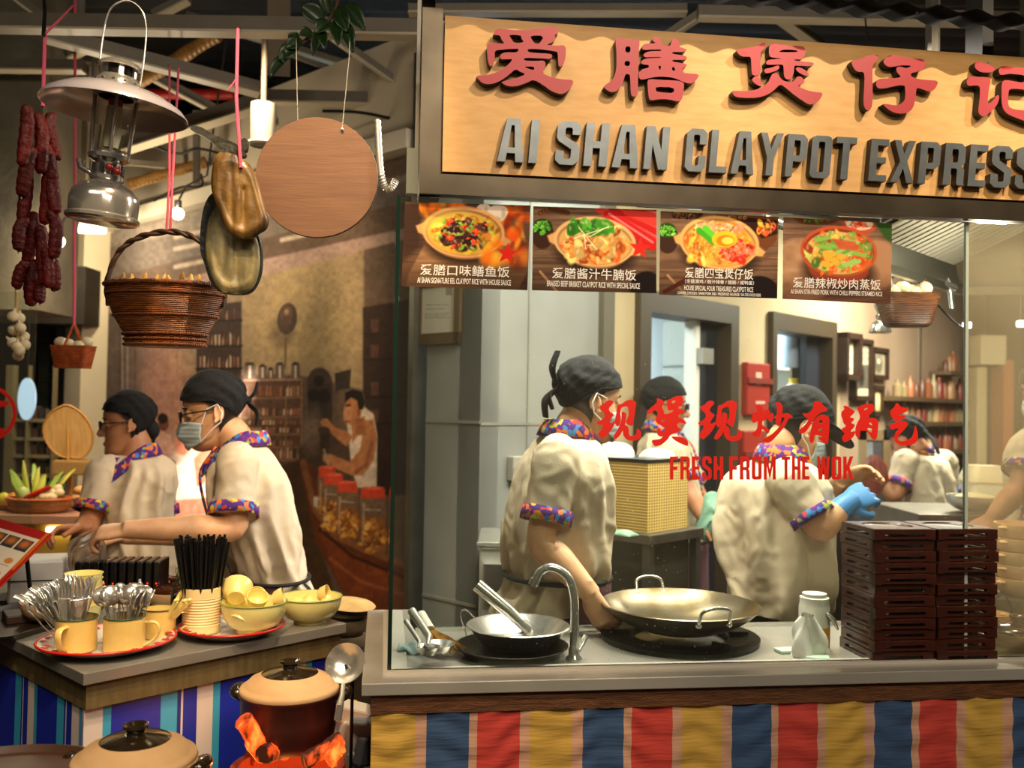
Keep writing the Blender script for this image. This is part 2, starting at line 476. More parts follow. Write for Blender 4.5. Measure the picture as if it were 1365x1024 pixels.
# upper wall over the mural, and the white rail
MZ = 2.62; TM0, TM1 = km(550, 600), km(143, 500)
mb = MB(); slab(mb, MW, TM0, TM1 + .6, MZ + .05, 3.12, 0.0, -0.1)
structure(mb, 'wall_mural_upper', mat('upper_wall', '#b6aa94', 0.8, var=('#a89c86', 2, 3)), smooth=0)
mb = MB(); slab(mb, MW, TM0, TM1, 0, MZ, -0.02, -0.1)
structure(mb, 'wall_mural', mat('plain_wall', '#8a7a68', 0.8), smooth=0)
mb = MB(); slab(mb, MW, TM0, TM1 + .05, MZ - .01, MZ + .07, 0.07, -0.02)
structure(mb, 'trim_9', mat('cream_rail', '#d8cdb6', 0.6), smooth=0)
g_ = MW(km(252, 655), mz(252, 655)); lamp('SPOT', 'mural_spot', g_ + Vector((.55, -.75, .9)), g_, 1100, (1.0, .84, .68), 0.05, 27, 1.0)
# bright square column at the mural's far end and the bulkhead beside it
c0, c1 = MW(TM1 + .01, 0), MW(TM1 + .24, 0)
mb = MB(); slab(mb, MW, TM1 + .01, TM1 + .25, 0, 3.7, 0.16, -0.1)
structure(mb, 'wall_column', mat('column_paint', '#dccfb0', 0.7, var=('#d2c4a2', 3, 3)), smooth=0)
mb = MB(); a = at(60, 300, 6.3); mb.box((-4.3, 6.6, 2.7), (4.2, 0.2, .8))
structure(mb, 'wall_bulkhead', MATS['upper_wall'], smooth=0)
# dark shop behind the left part
mb = MB(); mb.box((-5.0, 8.2, 1.7), (7.0, 0.1, 3.6))
structure(mb, 'wall_far_left', mat('far_shop_wall', '#4a463c', 0.6, var=('#25221c', 1.2, 3, (2.5, 1, .4))), smooth=0)
mb = MB(); mb.box((3.6, 9.5, 1.7), (8.0, 0.1, 3.6))
structure(mb, 'wall_far_right', mat('far_right_wall', '#6b5a48', 0.6), smooth=0)
mb = MB(); mb.box((0, 10.4, 1.85), (20, 0.1, 3.74)); mb.box((-6.4, 4, 1.85), (.1, 13, 3.74)); mb.box((6.4, 4, 1.85), (.1, 13, 3.74))
structure(mb, 'wall_hall', mat('hall_dark', '#1c1814', 0.9), smooth=0)
# hanging concrete box and the dark soffit
a, b = at(-60, 100, 4.4), at(49, 413, 4.4)
mb = MB(); mb.box(((a.x + b.x) / 2, 4.6, (3.7 + b.z) / 2), (b.x - a.x, 0.4, 3.7 - b.z))
structure(mb, 'wall_concrete_pillar', mat('concrete', '#6d6757', 0.85, var=('#575145', 5, 6), bump=(30, .3)), smooth=0)
a, b = at(-70, 352, 5.6), at(112, 432, 5.6)
mb = MB(); mb.box(((a.x + b.x) / 2, 5.75, (a.z + b.z) / 2), (b.x - a.x, 0.3, a.z - b.z))
structure(mb, 'wall_dark_soffit', mat('soffit', '#2a2118', 0.6, var=('#1a1510', 3, 3, (.3, 1, 4))), smooth=0)

# ================================================================== roof truss: each member a thing
def truss(p0, p1, wd, hg, label, flange=True, m=None, cat='roof beam'):
    t = thing('roof_beam', label, cat, (Vector(p0) + Vector(p1)) / 2, group='roof truss members')
    mb = MB(); mb.beam(p0, p1, wd, hg); build(mb, 'web', m or frame_grey, t, 0, world=True)
    if flange:
        d = Vector((0, 0, -hg / 2 - .004))
        mb = MB(); mb.beam(Vector(p0) + d, Vector(p1) + d, wd * 1.25, .008); build(mb, 'bottom_flange', mat('pale_lit_flange', '#b0a68f', 0.5), t, 0, world=True)  # paler than the web: the beam's lit underside is put into this colour
    return t
truss(at(-60, 28, 3.3), at(560, 38, 3.15), .05, .05, 'long grey steel roof beam running across above the hanging lantern')
truss(at(60, 44, 3.6), at(345, 118, 3.9), .05, .05, 'grey diagonal steel beam sloping down from above the lantern to the white lamp')
truss(at(-40, 86, 4.3), at(112, 88, 4.3), .05, .045, 'short level grey steel beam behind the top of the lantern')
truss(at(168, 192, 4.4), at(345, 135, 4.2), .06, .06, 'grey steel beam rising from behind the lantern shade to the white lamp')
truss(at(345, 128, 4.2), at(545, 133, 4.1), .05, .05, 'level grey steel beam behind the top of the round board')
truss(at(180, 88, 4.6), at(300, 152, 4.7), .04, .04, 'thin grey diagonal steel brace behind the basket strings')
truss(at(386, 72, 4.4), at(530, 126, 4.4), .02, .02, 'thin grey steel brace above the round board', False)
truss(at(440, 45, 4.0), at(535, 112, 4.0), .035, .03, 'grey diagonal steel brace beside the leaves and the sign')
truss(at(20, -6, 3.6), at(60, 24, 3.6), .05, .03, 'short grey steel brace in the top corner above the sausages')
truss(at(205, 20, 3.9), at(252, -4, 3.9), .04, .03, 'short pale steel brace rising above the lantern handle')
truss(at(92, 74, 4.6), at(138, 52, 4.6), .04, .03, 'short steel brace left of the lantern top')
truss(at(30, 112, 5.0), at(58, 96, 5.0), .04, .03, 'small steel brace above the red pipe')
truss(at(372, -8, 3.7), at(372, 100, 3.9), .09, .03, 'upright grey steel post above the white lamp', False)
truss(at(930, 16, 3.4), at(1380, 26, 3.4), .04, .04, 'level dark steel beam above the right half of the shop sign')
truss(at(1040, 20, 3.5), at(1095, 60, 3.6), .04, .03, 'pale diagonal steel brace just above the shop sign')
truss(at(545, 12, 3.6), at(915, 12, 3.6), .04, .03, 'level dark steel beam above the left half of the shop sign')
truss(at(885, 50, 3.6), at(940, 14, 3.6), .04, .03, 'short dark steel brace above the middle of the shop sign')
truss(at(150, 215, 5.2), at(300, 228, 5.2), .03, .03, 'thin pale steel rail crossing behind the basket strings', False, mat('pale_lit_flange', '#b0a68f', 0.5))
truss(at(262, 148, 4.8), at(262, 246, 4.8), .03, .03, 'thin upright grey steel post right of the basket strings', False)
truss(at(362, 166, 4.6), at(452, 142, 4.6), .04, .03, 'pale steel brace just above the round board, rising to its middle')
truss(at(448, 143, 4.6), at(528, 166, 4.6), .04, .03, 'pale steel brace just above the round board, falling to the shop sign')
truss(at(-40, 52, 5.6), at(190, 92, 5.6), .05, .04, 'far grey steel beam crossing behind the lantern handle')
truss(at(250, 20, 4.8), at(470, 88, 4.8), .04, .03, 'far grey steel brace behind the leaves and fish twine')
mb = MB(); mb.tube([at(28, 124, 4.9), at(312, 126, 4.9)], .028, 12)
tag(build(mb, 'sprinkler_pipe', red_paint, world=True, org=at(170, 125, 4.9)), 'red sprinkler pipe crossing behind the lantern', 'pipe')
bamboo = mat('bamboo', '#b98a45', 0.45, var=('#8f6428', 12, 3), wave=(14, .3, 'X'))
for (a, b), lb in (((at(172, 118, 4.2), at(290, 46, 4.0)), 'thick bamboo pole slanting across the roof truss behind the basket strings'),
                   ((at(172, 246, 5.0), at(275, 216, 5.0)), 'lower thin bamboo pole behind the basket strings'),
                   ((at(318, 200, 5.0), at(365, 193, 5.0)), 'short bamboo pole beneath the white cylinder lamp')):
    mb = MB(); n = 9; pts = [a.lerp(b, i / n) for i in range(n + 1)]
    mb.tube(pts, [.028 if i % 3 else .032 for i in range(n + 1)], 12)
    tag(build(mb, 'bamboo_pole', bamboo, world=True, org=(a + b) / 2), lb, 'pole', 'bamboo poles in the roof')
for pts, lb in (([(180, 185, 4.6), (235, 205, 4.6), (262, 198, 4.6), (295, 205, 4.7)], 'black cable sagging behind the basket strings'),
                ([(205, 268, 5.0), (240, 250, 5.0), (268, 248, 5.0), (268, 232, 5.0)], 'dark cable looping beside the lit bulb'),
                ([(430, 148, 4.0), (480, 150, 4.0), (530, 160, 4.0)], 'black cable running to the shop sign')):
    mb = MB(); mb.tube([Vector(p) for p in spline([tuple(at(*q)) for q in pts], 6)], .007, 6)
    tag(build(mb, 'cable', black, world=True, org=at(*pts[0])), lb, 'cable', 'roof cables')
# flexible conduit beside the sign
mb = MB(); pp = [Vector(p) for p in spline([tuple(at(*q, 2.5)) for q in ((503, 160), (505, 200), (508, 232), (514, 250), (522, 250), (528, 240))], 10)]
mb.tube(pp, [.0105 if i % 2 else .0085 for i in range(len(pp))], 10)
tag(build(mb, 'flexible_conduit', steel, world=True, org=pp[0]), 'ribbed metal conduit bending into the shop sign', 'conduit')
# ================================================================== the shop front: counter, glass, sign
CW = 2.75      # length along u
def sbox(mb, u0, u1, v0, v1, z0, z1, mi=0):
    mb.hexa([S(u0, v0, z0), S(u1, v0, z0), S(u1, v1, z0), S(u0, v1, z0)], [S(u0, v0, z1), S(u1, v0, z1), S(u1, v1, z1), S(u0, v1, z1)], mi)
ct = thing('wok_counter', 'long steel-topped counter with red, yellow and blue striped cloth front', 'counter', S(0, 0, 0), math.atan2(SU.y, SU.x))
def lbox(mb, u0, u1, v0, v1, z0, z1, mi=0): mb.box(((u0 + u1) / 2, (v0 + v1) / 2, (z0 + z1) / 2), (u1 - u0, v1 - v0, z1 - z0), None, mi)
mb = MB(); lbox(mb, 0, CW, 0, .47, .923, .95); lbox(mb, 0, .12, .47, .74, .923, .95)
build(mb, 'worktop', mat('worktop_steel', '#cfcac0', 0.27, 0.5, var=('#bdb7ac', 5, 4), bump=(40, .05)), ct, 0, bevel=.002)
mb = MB(); lbox(mb, .02, CW, .012, .46, .880, .923); lbox(mb, .02, .10, .46, .72, .88, .923)
build(mb, 'wood_trim', wood_trim, ct, 0)
mb = MB(); lbox(mb, .035, CW, .03, .45, 0.0, .88)
build(mb, 'cabinet', mat('cabinet_wood', '#4a2d18', 0.6, var=('#38200f', 8, 4)), ct, 0)
bands = [(0, '#d2a74a'), (.272, '#d3a184'), (.343, '#3a557c'), (.612, '#d3a184'), (.664, '#d0443a'), (.937, '#d3a184')]
cloth = stripes_mat('striped_cloth', .349, bands, 0, 0.85, bump=(9, .35, (1, 1, 9)))
def cf(i, j):
    u = .022 + (CW - .03) * i; z = .02 + .862 * j
    return (u, .018 + .0035 * math.sin(z * 95 + 3 * math.sin(u * 9) + 2 * math.sin(u * 31)) * (0.4 + .6 * math.sin(u * 23) ** 2) + .003 * math.sin(u * 60), z)
mb = MB(); mb.grid(cf, 420, 90); 
o = build(mb, 'striped_cloth', cloth, ct, 60); o.location = (0.022, 0, 0)
for v in o.data.vertices: v.co.x -= .022
mb = MB(); lbox(mb, .045, CW, .062, .098, .95, .957); lbox(mb, .045, .10, .098, .70, .95, .957)
build(mb, 'glass_channel', mat('channel_steel', '#d8d0c4', 0.3, 0.3), ct, 0)
mb = MB(); lbox(mb, .13, CW, .458, .47, .95, .960)
build(mb, 'back_upstand', chrome, ct, 0)

# ---- glass screen
GV = 0.08
g_clear = glass_mat('clear_glass', '#f6fbf6', 0.012)
g_hazy = glass_mat('steamy_sheen_glass', '#f1f2e6', 0.24, '#d8c8a4')  # haze colour for steam, also standing in for the pane's reflections
gs = thing('glass_screen', 'tall clear glass screen on the wok counter with red lettering', 'glass screen', S(.05, GV, .957))
U2 = (hit(1287, 600, S(0, GV, 0), SV) - SA).dot(SU)
GT = 2.028
mb = MB(); sbox(mb, .055, U2 - .003, GV - .004, GV + .004, .957, GT); build(mb, 'front_pane', g_clear, gs, 0, world=True)
mb = MB(); sbox(mb, U2 + .003, CW, GV - .004, GV + .004, .957, GT); tag(build(mb, 'front_pane', g_hazy, gs, 0, world=True), 'steamed-up pane')
mb = MB(); sbox(mb, .055, .063, GV + .008, .70, .957, GT); build(mb, 'side_pane', g_clear, gs, 0, world=True)
mb = MB(); sbox(mb, .0545, .0635, GV - .0045, GV + .0075, .957, GT); build(mb, 'polished_edge', mat('glass_edge', '#10251e', 0.1), gs, 0, world=True)
mb = MB(); sbox(mb, U2 - .004, U2 + .004, GV - .0045, GV + .0045, .957, GT); build(mb, 'pane_joint', mat('joint_seal', '#b9c0b0', 0.2), gs, 0, world=True)
mb = MB(); z_ = at(519, 400, 2.15).z; mb.ball(S(.06, GV + .003, z_), (.006, .006, .006)); build(mb, 'stud', chrome, gs, 40, world=True)
# splashes on the pane
mb = MB(); rnd = random.Random(3)
for i in range(420):
    px = rnd.gauss(850, 130); py = 880 - abs(rnd.gauss(0, 150)) if i % 3 else rnd.uniform(450, 880)
    if not 560 < px < 1270 or py < 420: continue
    r = .0004 + .0009 * rnd.random() ** 3
    p = hit(px, py, S(0, GV + .0045, 0), SV)
    if p.z < .965: continue
    mb.ball(p, (r, .0004, r * (1 + rnd.random())), 6, 4)
tag(build(mb, 'water_splashes', mat('dried_drops', '#d8d4c4', 0.3), gs, 40, world=True), kind='stuff')

def glass_frame(sx, ox, oy):
    P0 = S(0, GV - .0045, 0)
    def fr(x, y, d):
        return hit(ox + x / sx, oy + y / sx, P0, SV) - SV * d
    return fr
red_vinyl = mat('red_vinyl', '#f0200f', 0.5)
XIAN = [[(85,205),(140,190),(180,140),(240,128),(280,160),(200,245),(230,290),(285,315),(225,385),(220,440),(290,400),(285,450),(230,540),(130,635),(105,625),(65,570),(110,525),(140,450),(80,455),(50,415),(130,385),(165,330),(140,280),(105,262)],
        [(315,190),(370,185),(430,140),(500,122),(560,150),(565,170),(545,330),(520,460),(495,470),(460,450),(430,425),(440,390),(470,330),(460,210),(420,215),(370,230),(360,280),(370,380),(350,460),(320,480),(290,440),(285,400),(310,300)],
        [(370,285),(410,285),(440,310),(430,420),(400,510),(350,600),(290,645),(260,610),(320,520),(355,450),(375,370)],
        [(410,450),(470,480),(470,590),(510,600),(570,580),(570,500),(600,505),(635,560),(620,630),(540,662),(460,655),(410,610),(392,560),(395,500)]]
BAO = [([(830,105),(880,115),(935,155),(920,190),(895,215),(925,270),(925,320),(1000,300),(1050,270),(1040,255),(980,275),(965,200),(965,125),(1000,125),(1070,80),(1130,72),(1180,95),(1165,210),(1120,215),(1110,240),(1200,265),(1195,295),(1115,320),(1110,355),(1180,375),(1220,430),(1210,445),(1110,420),(1090,470),(1140,500),(1130,545),(1010,580),(980,640),(900,710),(820,735),(795,720),(760,660),(800,645),(880,640),(920,590),(890,612),(845,590),(830,540),(850,490),(880,500),(890,550),(930,540),(950,500),(900,470),(830,430),(815,390),(845,310),(840,250),(800,270),(720,325),(700,280),(780,210),(840,165)],
        [[(1025,140),(1085,135),(1060,170),(1035,175)], [(905,385),(950,380),(925,410),(900,415)]]),
       ([(1010,600),(1080,605),(1180,615),(1235,650),(1245,720),(1220,728),(1130,690),(1060,650)], [])]
CHAO = [[(170,165),(220,155),(265,165),(290,230),(285,290),(320,215),(370,225),(380,260),(355,290),(420,262),(440,310),(430,350),(380,410),(350,340),(300,375),(275,380),(270,440),(320,465),(370,500),(375,555),(320,530),(270,480),(255,570),(210,600),(150,595),(125,540),(170,535),(205,480),(215,370),(170,410),(130,400),(120,340),(150,250),(200,270),(210,220)],
        [(455,115),(500,115),(540,135),(560,190),(550,290),(600,265),(660,280),(710,330),(640,345),(600,440),(530,530),(450,620),(370,690),(310,680),(265,640),(350,600),(430,550),(530,440),(600,340),(540,320),(530,430),(490,460),(450,390),(480,350),(430,340),(480,300),(480,180)]]
YOU = [([(995,110),(1050,100),(1110,120),(1115,155),(1180,200),(1180,240),(1090,265),(1030,310),(1000,355),(930,470),(870,545),(810,565),(770,520),(810,490),(870,440),(930,350),(870,330),(830,270),(900,280),(970,230),(990,160)], []),
       ([(1000,360),(1080,295),(1150,290),(1215,330),(1212,500),(1195,710),(1150,700),(1040,610),(1115,610),(1115,590),(1050,580),(1005,570),(1000,640),(980,695),(930,670),(940,580),(960,480)], [[(1050,415),(1090,365),(1110,370),(1110,415)], [(1040,515),(1110,470),(1110,520)]])]
GUO = [([(150,120),(200,118),(250,155),(320,195),(310,230),(240,290),(305,295),(310,330),(260,370),(320,390),(315,430),(265,480),(265,505),(330,480),(310,570),(190,655),(150,640),(130,590),(135,570),(180,525),(135,500),(130,450),(200,420),(160,380),(140,310),(120,250),(130,205),(175,170)], []),
       ([(350,150),(420,110),(520,88),(590,100),(605,150),(590,200),(520,265),(520,300),(600,295),(650,320),(665,370),(655,480),(640,600),(610,620),(570,605),(490,470),(440,490),(400,475),(395,590),(360,590),(325,540),(330,440),(360,360),(405,290),(370,200)], [[(445,190),(470,150),(515,145),(510,170),(460,185)], [(515,375),(560,360),(575,400),(570,410)], [(490,445),(575,450),(570,510),(530,500)]])]
QI = [[(920,80),(950,80),(990,140),(1060,150),(1110,185),(1060,210),(920,270),(1040,250),(1070,275),(1030,310),(910,360),(880,310),(840,260),(838,190),(900,140)],
      [(820,400),(870,380),(960,350),(1040,338),(1095,375),(1080,420),(1010,500),(950,560),(940,610),(970,640),(1060,630),(1150,590),(1180,500),(1200,390),(1220,450),(1245,560),(1230,640),(1150,690),(1060,700),(960,690),(905,640),(890,580),(910,510),(960,455),(920,450),(860,470),(835,450)]]
def glyphs(polys, fr, name, m, parent, d0, d1, mside=None, org=None):
    mb = MB()
    for k, q in enumerate(polys):
        o, h = q if isinstance(q, tuple) else (q, [])
        mb.prism(chaikin(o), [chaikin(x) for x in h], fr, d0, d1 + k * .0002, 0, 1 if mside else None)
    return build(mb, name, [m, mside] if mside else m, parent, 0, world=True)
for polys, sx, ox, oy in ((XIAN, 9.75, 790, 520), (BAO, 9.75, 790, 520), (XIAN, 9.75, 924.5, 520.8), (CHAO, 10.5, 990, 525), (YOU, 10.5, 990, 525), (GUO, 10.92, 1110, 530), (QI, 10.92, 1110, 530)):
    glyphs(polys, glass_frame(sx, ox, oy), 'red_character', red_vinyl, gs, 0, .0006)

# ---- block capitals (height 1)
def rr(x0, y0, x1, y1, r):
    k = r * .3
    return [(x0 + r, y0), (x1 - r, y0), (x1 - k, y0 + k), (x1, y0 + r), (x1, y1 - r), (x1 - k, y1 - k), (x1 - r, y1), (x0 + r, y1), (x0 + k, y1 - k), (x0, y1 - r), (x0, y0 + r), (x0 + k, y0 + k)]
def capital(ch, W=.46, s=.16, b=.15):
    w = W
    G = {
     'A': ([(0, 0), (.13, 1), (w - .13 + .06, 1), (w + .06, 0), (w + .06 - s, 0), (w + .06 - s - .02, .2), (s + .02, .2), (s, 0)], [[(s + .035, .33), ((w + .06) / 2 - .03, .84), ((w + .06) / 2 + .03, .84), (w + .06 - s - .035, .33)]], w + .06),
     'I': ([(0, 0), (s, 0), (s, 1), (0, 1)], [], s),
     'S': ([(w, .70), (w, .9), (w - .1, 1), (.1, 1), (0, .9), (0, .62), (.04, .54), (w - s, .36), (w - s, .17), (w - s - .03, .14), (s + .03, .14), (s, .17), (s, .32), (0, .32), (0, .1), (.1, 0), (w - .1, 0), (w, .1), (w, .4), (w - .04, .48), (s, .66), (s, .83), (s + .03, .86), (w - s - .03, .86), (w - s, .83), (w - s, .70)], [], w),
     'H': ([(0, 0), (s, 0), (s, .42), (w - s, .42), (w - s, 0), (w, 0), (w, 1), (w - s, 1), (w - s, .58), (s, .58), (s, 1), (0, 1)], [], w),
     'N': ([(0, 0), (s - .02, 0), (s - .02, .58), (w - s - .01, 0), (w, 0), (w, 1), (w - s + .02, 1), (w - s + .02, .45), (s + .01, 1), (0, 1)], [], w),
     'C': ([(w, .64), (w, .9), (w - .1, 1), (.1, 1), (0, .9), (0, .1), (.1, 0), (w - .1, 0), (w, .1), (w, .37), (w - s, .37), (w - s, .17), (w - s - .03, .14), (s + .03, .14), (s, .17), (s, .83), (s + .03, .86), (w - s - .03, .86), (w - s, .83), (w - s, .64)], [], w),
     'L': ([(0, 0), (w - .06, 0), (w - .06, b), (s, b), (s, 1), (0, 1)], [], w - .06),
     'Y': ([(w / 2 - s / 2 + .03, 0), (w / 2 + s / 2 + .03, 0), (w / 2 + s / 2 + .03, .42), (w + .06, 1), (w - s + .07, 1), (w / 2 + .03, .62), (s - .01, 1), (0, 1), (w / 2 - s / 2 + .03, .42)], [], w + .06),
     'P': ([(0, 0), (s, 0), (s, .36), (w - .1, .36), (w, .46), (w, .9), (w - .1, 1), (0, 1)], [[(s, .5), (s, .86), (w - s - .02, .86), (w - s, .83), (w - s, .53), (w - s - .02, .5)]], w),
     'O': (rr(0, 0, w, 1, .1), [rr(s, .14, w - s, .86, .03)], w),
     'T': ([(w / 2 - s / 2, 0), (w / 2 + s / 2, 0), (w / 2 + s / 2, 1 - b), (w, 1 - b), (w, 1), (0, 1), (0, 1 - b), (w / 2 - s / 2, 1 - b)], [], w),
     'E': ([(0, 0), (w - .06, 0), (w - .06, b), (s, b), (s, .43), (w - .1, .43), (w - .1, .57), (s, .57), (s, 1 - b), (w - .06, 1 - b), (w - .06, 1), (0, 1)], [], w - .06),
     'F': ([(0, 0), (s, 0), (s, .42), (w - .1, .42), (w - .1, .56), (s, .56), (s, 1 - b), (w - .06, 1 - b), (w - .06, 1), (0, 1)], [], w - .06),
     'X': ([(0, 0), (s, 0), (w / 2 + .03, .34), (w - s + .06, 0), (w + .06, 0), (w / 2 + s / 2 + .03, .5), (w + .04, 1), (w - s + .05, 1), (w / 2 + .03, .67), (s + .01, 1), (.02, 1), (w / 2 - s / 2 + .03, .5)], [], w + .06),
     'R': ([(0, 0), (s, 0), (s, .40), (w - s - .03, .40), (w - s, .36), (w - s, .06), (w - s + .03, 0), (w + .02, 0), (w, .06), (w, .38), (w - .07, .46), (w, .54), (w, .9), (w - .1, 1), (0, 1)], [[(s, .54), (s, .86), (w - s - .02, .86), (w - s, .83), (w - s, .57), (w - s - .02, .54)]], w),
     'M': ([(0, 0), (s - .02, 0), (s - .02, .6), (w / 2 + .05, 0.02), (w + .12 - s, .6), (w + .12 - s, 0), (w + .1, 0), (w + .1, 1), (w + .08 - s, 1), (w / 2 + .05, .42), (s + .02, 1), (0, 1)], [], w + .1),
     'W': ([(.08, 0), (.25, 0), (w / 2 + .08, .6), (w - .09, 0), (w + .08, 0), (w + .16, 1), (w + .02, 1), (w - .02, .4), (w / 2 + .15, 1), (w / 2 + .01, 1), (.18, .4), (.14, 1), (0, 1)], [], w + .16),
     'K': ([(0, 0), (s, 0), (s, .32), (s + .04, .4), (w - s + .03, 0), (w + .05, 0), (s + .14, .55), (w + .03, 1), (w - s + .02, 1), (s, .62), (s, 1), (0, 1)], [], w + .05),
    }
    return G[ch]
def words(spec, fr2, name, m, parent, d0, d1, mside=None):
    """spec: list of (word, x0, x1) along a baseline frame fr2(x, yfrac, d)"""
    for word, x0, x1 in spec:
        ws = [capital(c)[2] for c in word]; gap = .1
        tot = sum(ws) + gap * (len(word) - 1); k = (x1 - x0) / tot; x = x0
        for c, w_ in zip(word, ws):
            o, h, _ = capital(c)
            mb = MB(); xx = x
            mb.prism(o, h, lambda a, b, d: fr2(xx + a * k, b, d), d0, d1, 0, 1 if mside else None)
            build(mb, name, [m, mside] if mside else m, parent, 0, world=True)
            x += (w_ + gap) * k
P0g = S(0, GV - .0045, 0)
def fresh(x, y, d): return hit(x, 639.5 - 31 * y, P0g, SV) - SV * d
words([('FRESH', 893, 964), ('FROM', 972, 1034), ('THE', 1042, 1079), ('WOK', 1089, 1138)], fresh, 'red_letter', red_vinyl, gs, 0, .0006)

# ---- sign box
SF = 0.055     # v of the board's front face
sg = thing('shop_sign', 'wide wooden shop sign with raised red characters and grey capitals', 'sign', S(.2, SF, 2.075))
ZB, ZT = 2.083, 2.44
ub = .156
mb = MB(); sbox(mb, ub, CW, SF, SF + .018, ZB, ZT)
build(mb, 'board', mat('sign_plywood', '#dca866', 0.55, var=('#cf9a56', 5, 5, (3, 1, 14)), bump=(30, .05, (3, 1, 20))), sg, 0, world=True)
chan = mat('sign_channel', '#5a5042', 0.35, 0.8, var=('#463d31', 7, 3))
mb = MB(); sbox(mb, .105, ub - .004, SF + .01, SF + .12, 2.03, ZT + .02); sbox(mb, .105, CW, SF - .004, SF + .032, 2.03, 2.076); sbox(mb, .105, CW, SF + .03, SF + .12, 2.076, ZT)
build(mb, 'steel_channel', chan, sg, 0, world=True)
for u in (.105, 1.5):
    mb = MB(); sbox(mb, u, u + .03, SF + .03, SF + .10, ZT, 3.68)
    build(mb, 'hanger', black_metal, sg, 0, world=True)
PS = S(0, SF, 0)
def sign_fr(sx, ox, oy):
    return lambda x, y, d: hit(ox + x / sx, oy + y / sx, PS, SV) - SV * d
sign_red = mat('sign_red', '#a81d25', 0.5)
sign_side = mat('sign_letter_side', '#221d1a', 0.5)
grey_face = mat('letter_zinc', '#6c7072', 0.35, 0.55, var=('#5d6163', 20, 3))
AI = [([(290,170),(310,135),(350,122),(400,128),(520,142),(640,145),(780,135),(900,112),(980,98),(1040,105),(1065,150),(1058,190),(1015,195),(1030,225),(1015,270),(970,300),(920,318),(980,325),(1050,330),(1100,322),(1140,332),(1155,370),(1150,460),(1130,540),(1100,580),(1065,575),(1058,500),(1055,430),(1045,400),(950,385),(820,370),(695,368),(695,395),(720,410),(850,420),(960,425),(990,440),(985,475),(960,488),(800,480),(665,475),(645,500),(700,512),(800,512),(880,505),(910,530),(905,580),(870,655),(930,690),(1030,720),(1140,735),(1245,740),(1230,810),(1170,880),(1110,910),(1060,905),(980,875),(880,800),(770,735),(690,770),(600,805),(510,820),(440,810),(400,785),(375,765),(440,745),(530,728),(620,695),(670,668),(600,640),(548,608),(480,670),(400,730),(330,770),(230,795),(150,780),(110,740),(70,690),(180,685),(280,665),(380,620),(460,560),(520,490),(450,492),(385,495),(360,475),(365,440),(400,415),(470,408),(570,412),(590,365),(500,368),(400,375),(320,385),(300,400),(300,460),(290,530),(265,580),(235,570),(215,500),(210,420),(202,360),(215,310),(250,295),(330,300),(425,305),(390,275),(375,235),(360,205),(290,200)],
       [[(465,195),(620,205),(615,240),(655,290),(530,300),(495,240)], [(718,208),(895,208),(840,300),(790,310),(750,265)], [(645,580),(775,580),(770,625),(700,605)]])]
SHAN = [([(215,150),(225,115),(265,102),(330,120),(400,125),(470,115),(515,130),(528,170),(515,260),(508,560),(505,700),(505,820),(490,855),(450,862),(420,850),(410,780),(405,640),(400,572),(340,572),(325,640),(290,730),(230,790),(175,805),(125,790),(85,760),(65,735),(90,705),(150,670),(200,610),(225,520),(230,380),(225,250)], [[(345,215),(410,215),(408,295),(340,292)], [(335,403),(403,403),(400,468),(330,465)]]),
        ([(555,225),(575,190),(620,178),(740,175),(690,145),(695,105),(730,90),(775,102),(805,140),(815,195),(920,212),(930,170),(945,120),(985,112),(1030,135),(1040,180),(1030,220),(1080,235),(1130,250),(1120,280),(1050,288),(945,288),(945,310),(1050,325),(1120,340),(1140,365),(1110,388),(1030,388),(945,390),(950,410),(1040,425),(1130,440),(1130,475),(1080,490),(1075,545),(1130,562),(1295,570),(1270,630),(1210,690),(1140,690),(1060,660),(950,615),(850,605),(740,605),(640,625),(560,645),(520,630),(510,570),(550,515),(600,498),(640,490),(650,455),(550,445),(540,420),(570,385),(620,370),(700,365),(800,362),(800,350),(700,352),(600,355),(575,340),(580,310),(620,285),(700,275),(805,275),(805,255),(690,255),(600,262),(560,255)], [[(765,465),(800,465),(795,520),(780,515)], [(945,480),(970,482),(990,530),(940,525)]]),
        ([(625,660),(650,635),(800,645),(1000,655),(1070,668),(1100,700),(1090,780),(1075,880),(1050,922),(1000,922),(900,895),(780,892),(690,910),(650,900),(640,850),(630,740)], [[(735,735),(970,742),(965,815),(860,812),(745,800),(732,765)]])]
BAO2 = [[(160,180),(180,152),(250,142),(350,128),(440,105),(500,70),(535,68),(540,110),(510,150),(475,190),(470,300),(470,470),(440,488),(390,492),(362,475),(355,380),(350,250),(300,248),(240,248),(200,225)],
        ([(585,110),(600,85),(640,78),(720,92),(850,105),(1000,112),(1040,130),(1050,180),(1040,240),(1005,285),(960,285),(900,285),(905,295),(1010,312),(1120,318),(1160,330),(1150,365),(1080,370),(960,365),(905,362),(905,420),(890,500),(850,545),(800,540),(775,500),(770,420),(765,350),(700,350),(560,355),(540,335),(550,300),(600,285),(680,280),(760,270),(620,262),(585,240),(578,180)], [[(712,180),(760,160),(850,158),(950,168),(945,190),(830,192),(720,190)]]),
        [(520,420),(540,402),(610,392),(680,365),(710,365),(718,390),(700,415),(630,445),(560,465),(525,455)],
        [(920,405),(945,382),(1000,395),(1060,430),(1095,480),(1085,505),(1020,485),(950,445)],
        [(360,540),(400,500),(435,498),(465,540),(495,625),(470,635),(420,610),(375,575)],
        [(105,690),(150,688),(280,695),(400,680),(500,640),(570,580),(600,510),(620,470),(660,460),(700,480),(740,545),(800,570),(870,580),(910,550),(940,505),(980,502),(1025,535),(1030,580),(1000,610),(945,620),(990,650),(1080,685),(1180,705),(1275,712),(1250,780),(1200,840),(1130,865),(1080,860),(1000,810),(900,740),(800,655),(720,600),(650,680),(560,740),(440,775),(300,782),(170,772),(120,745)]]
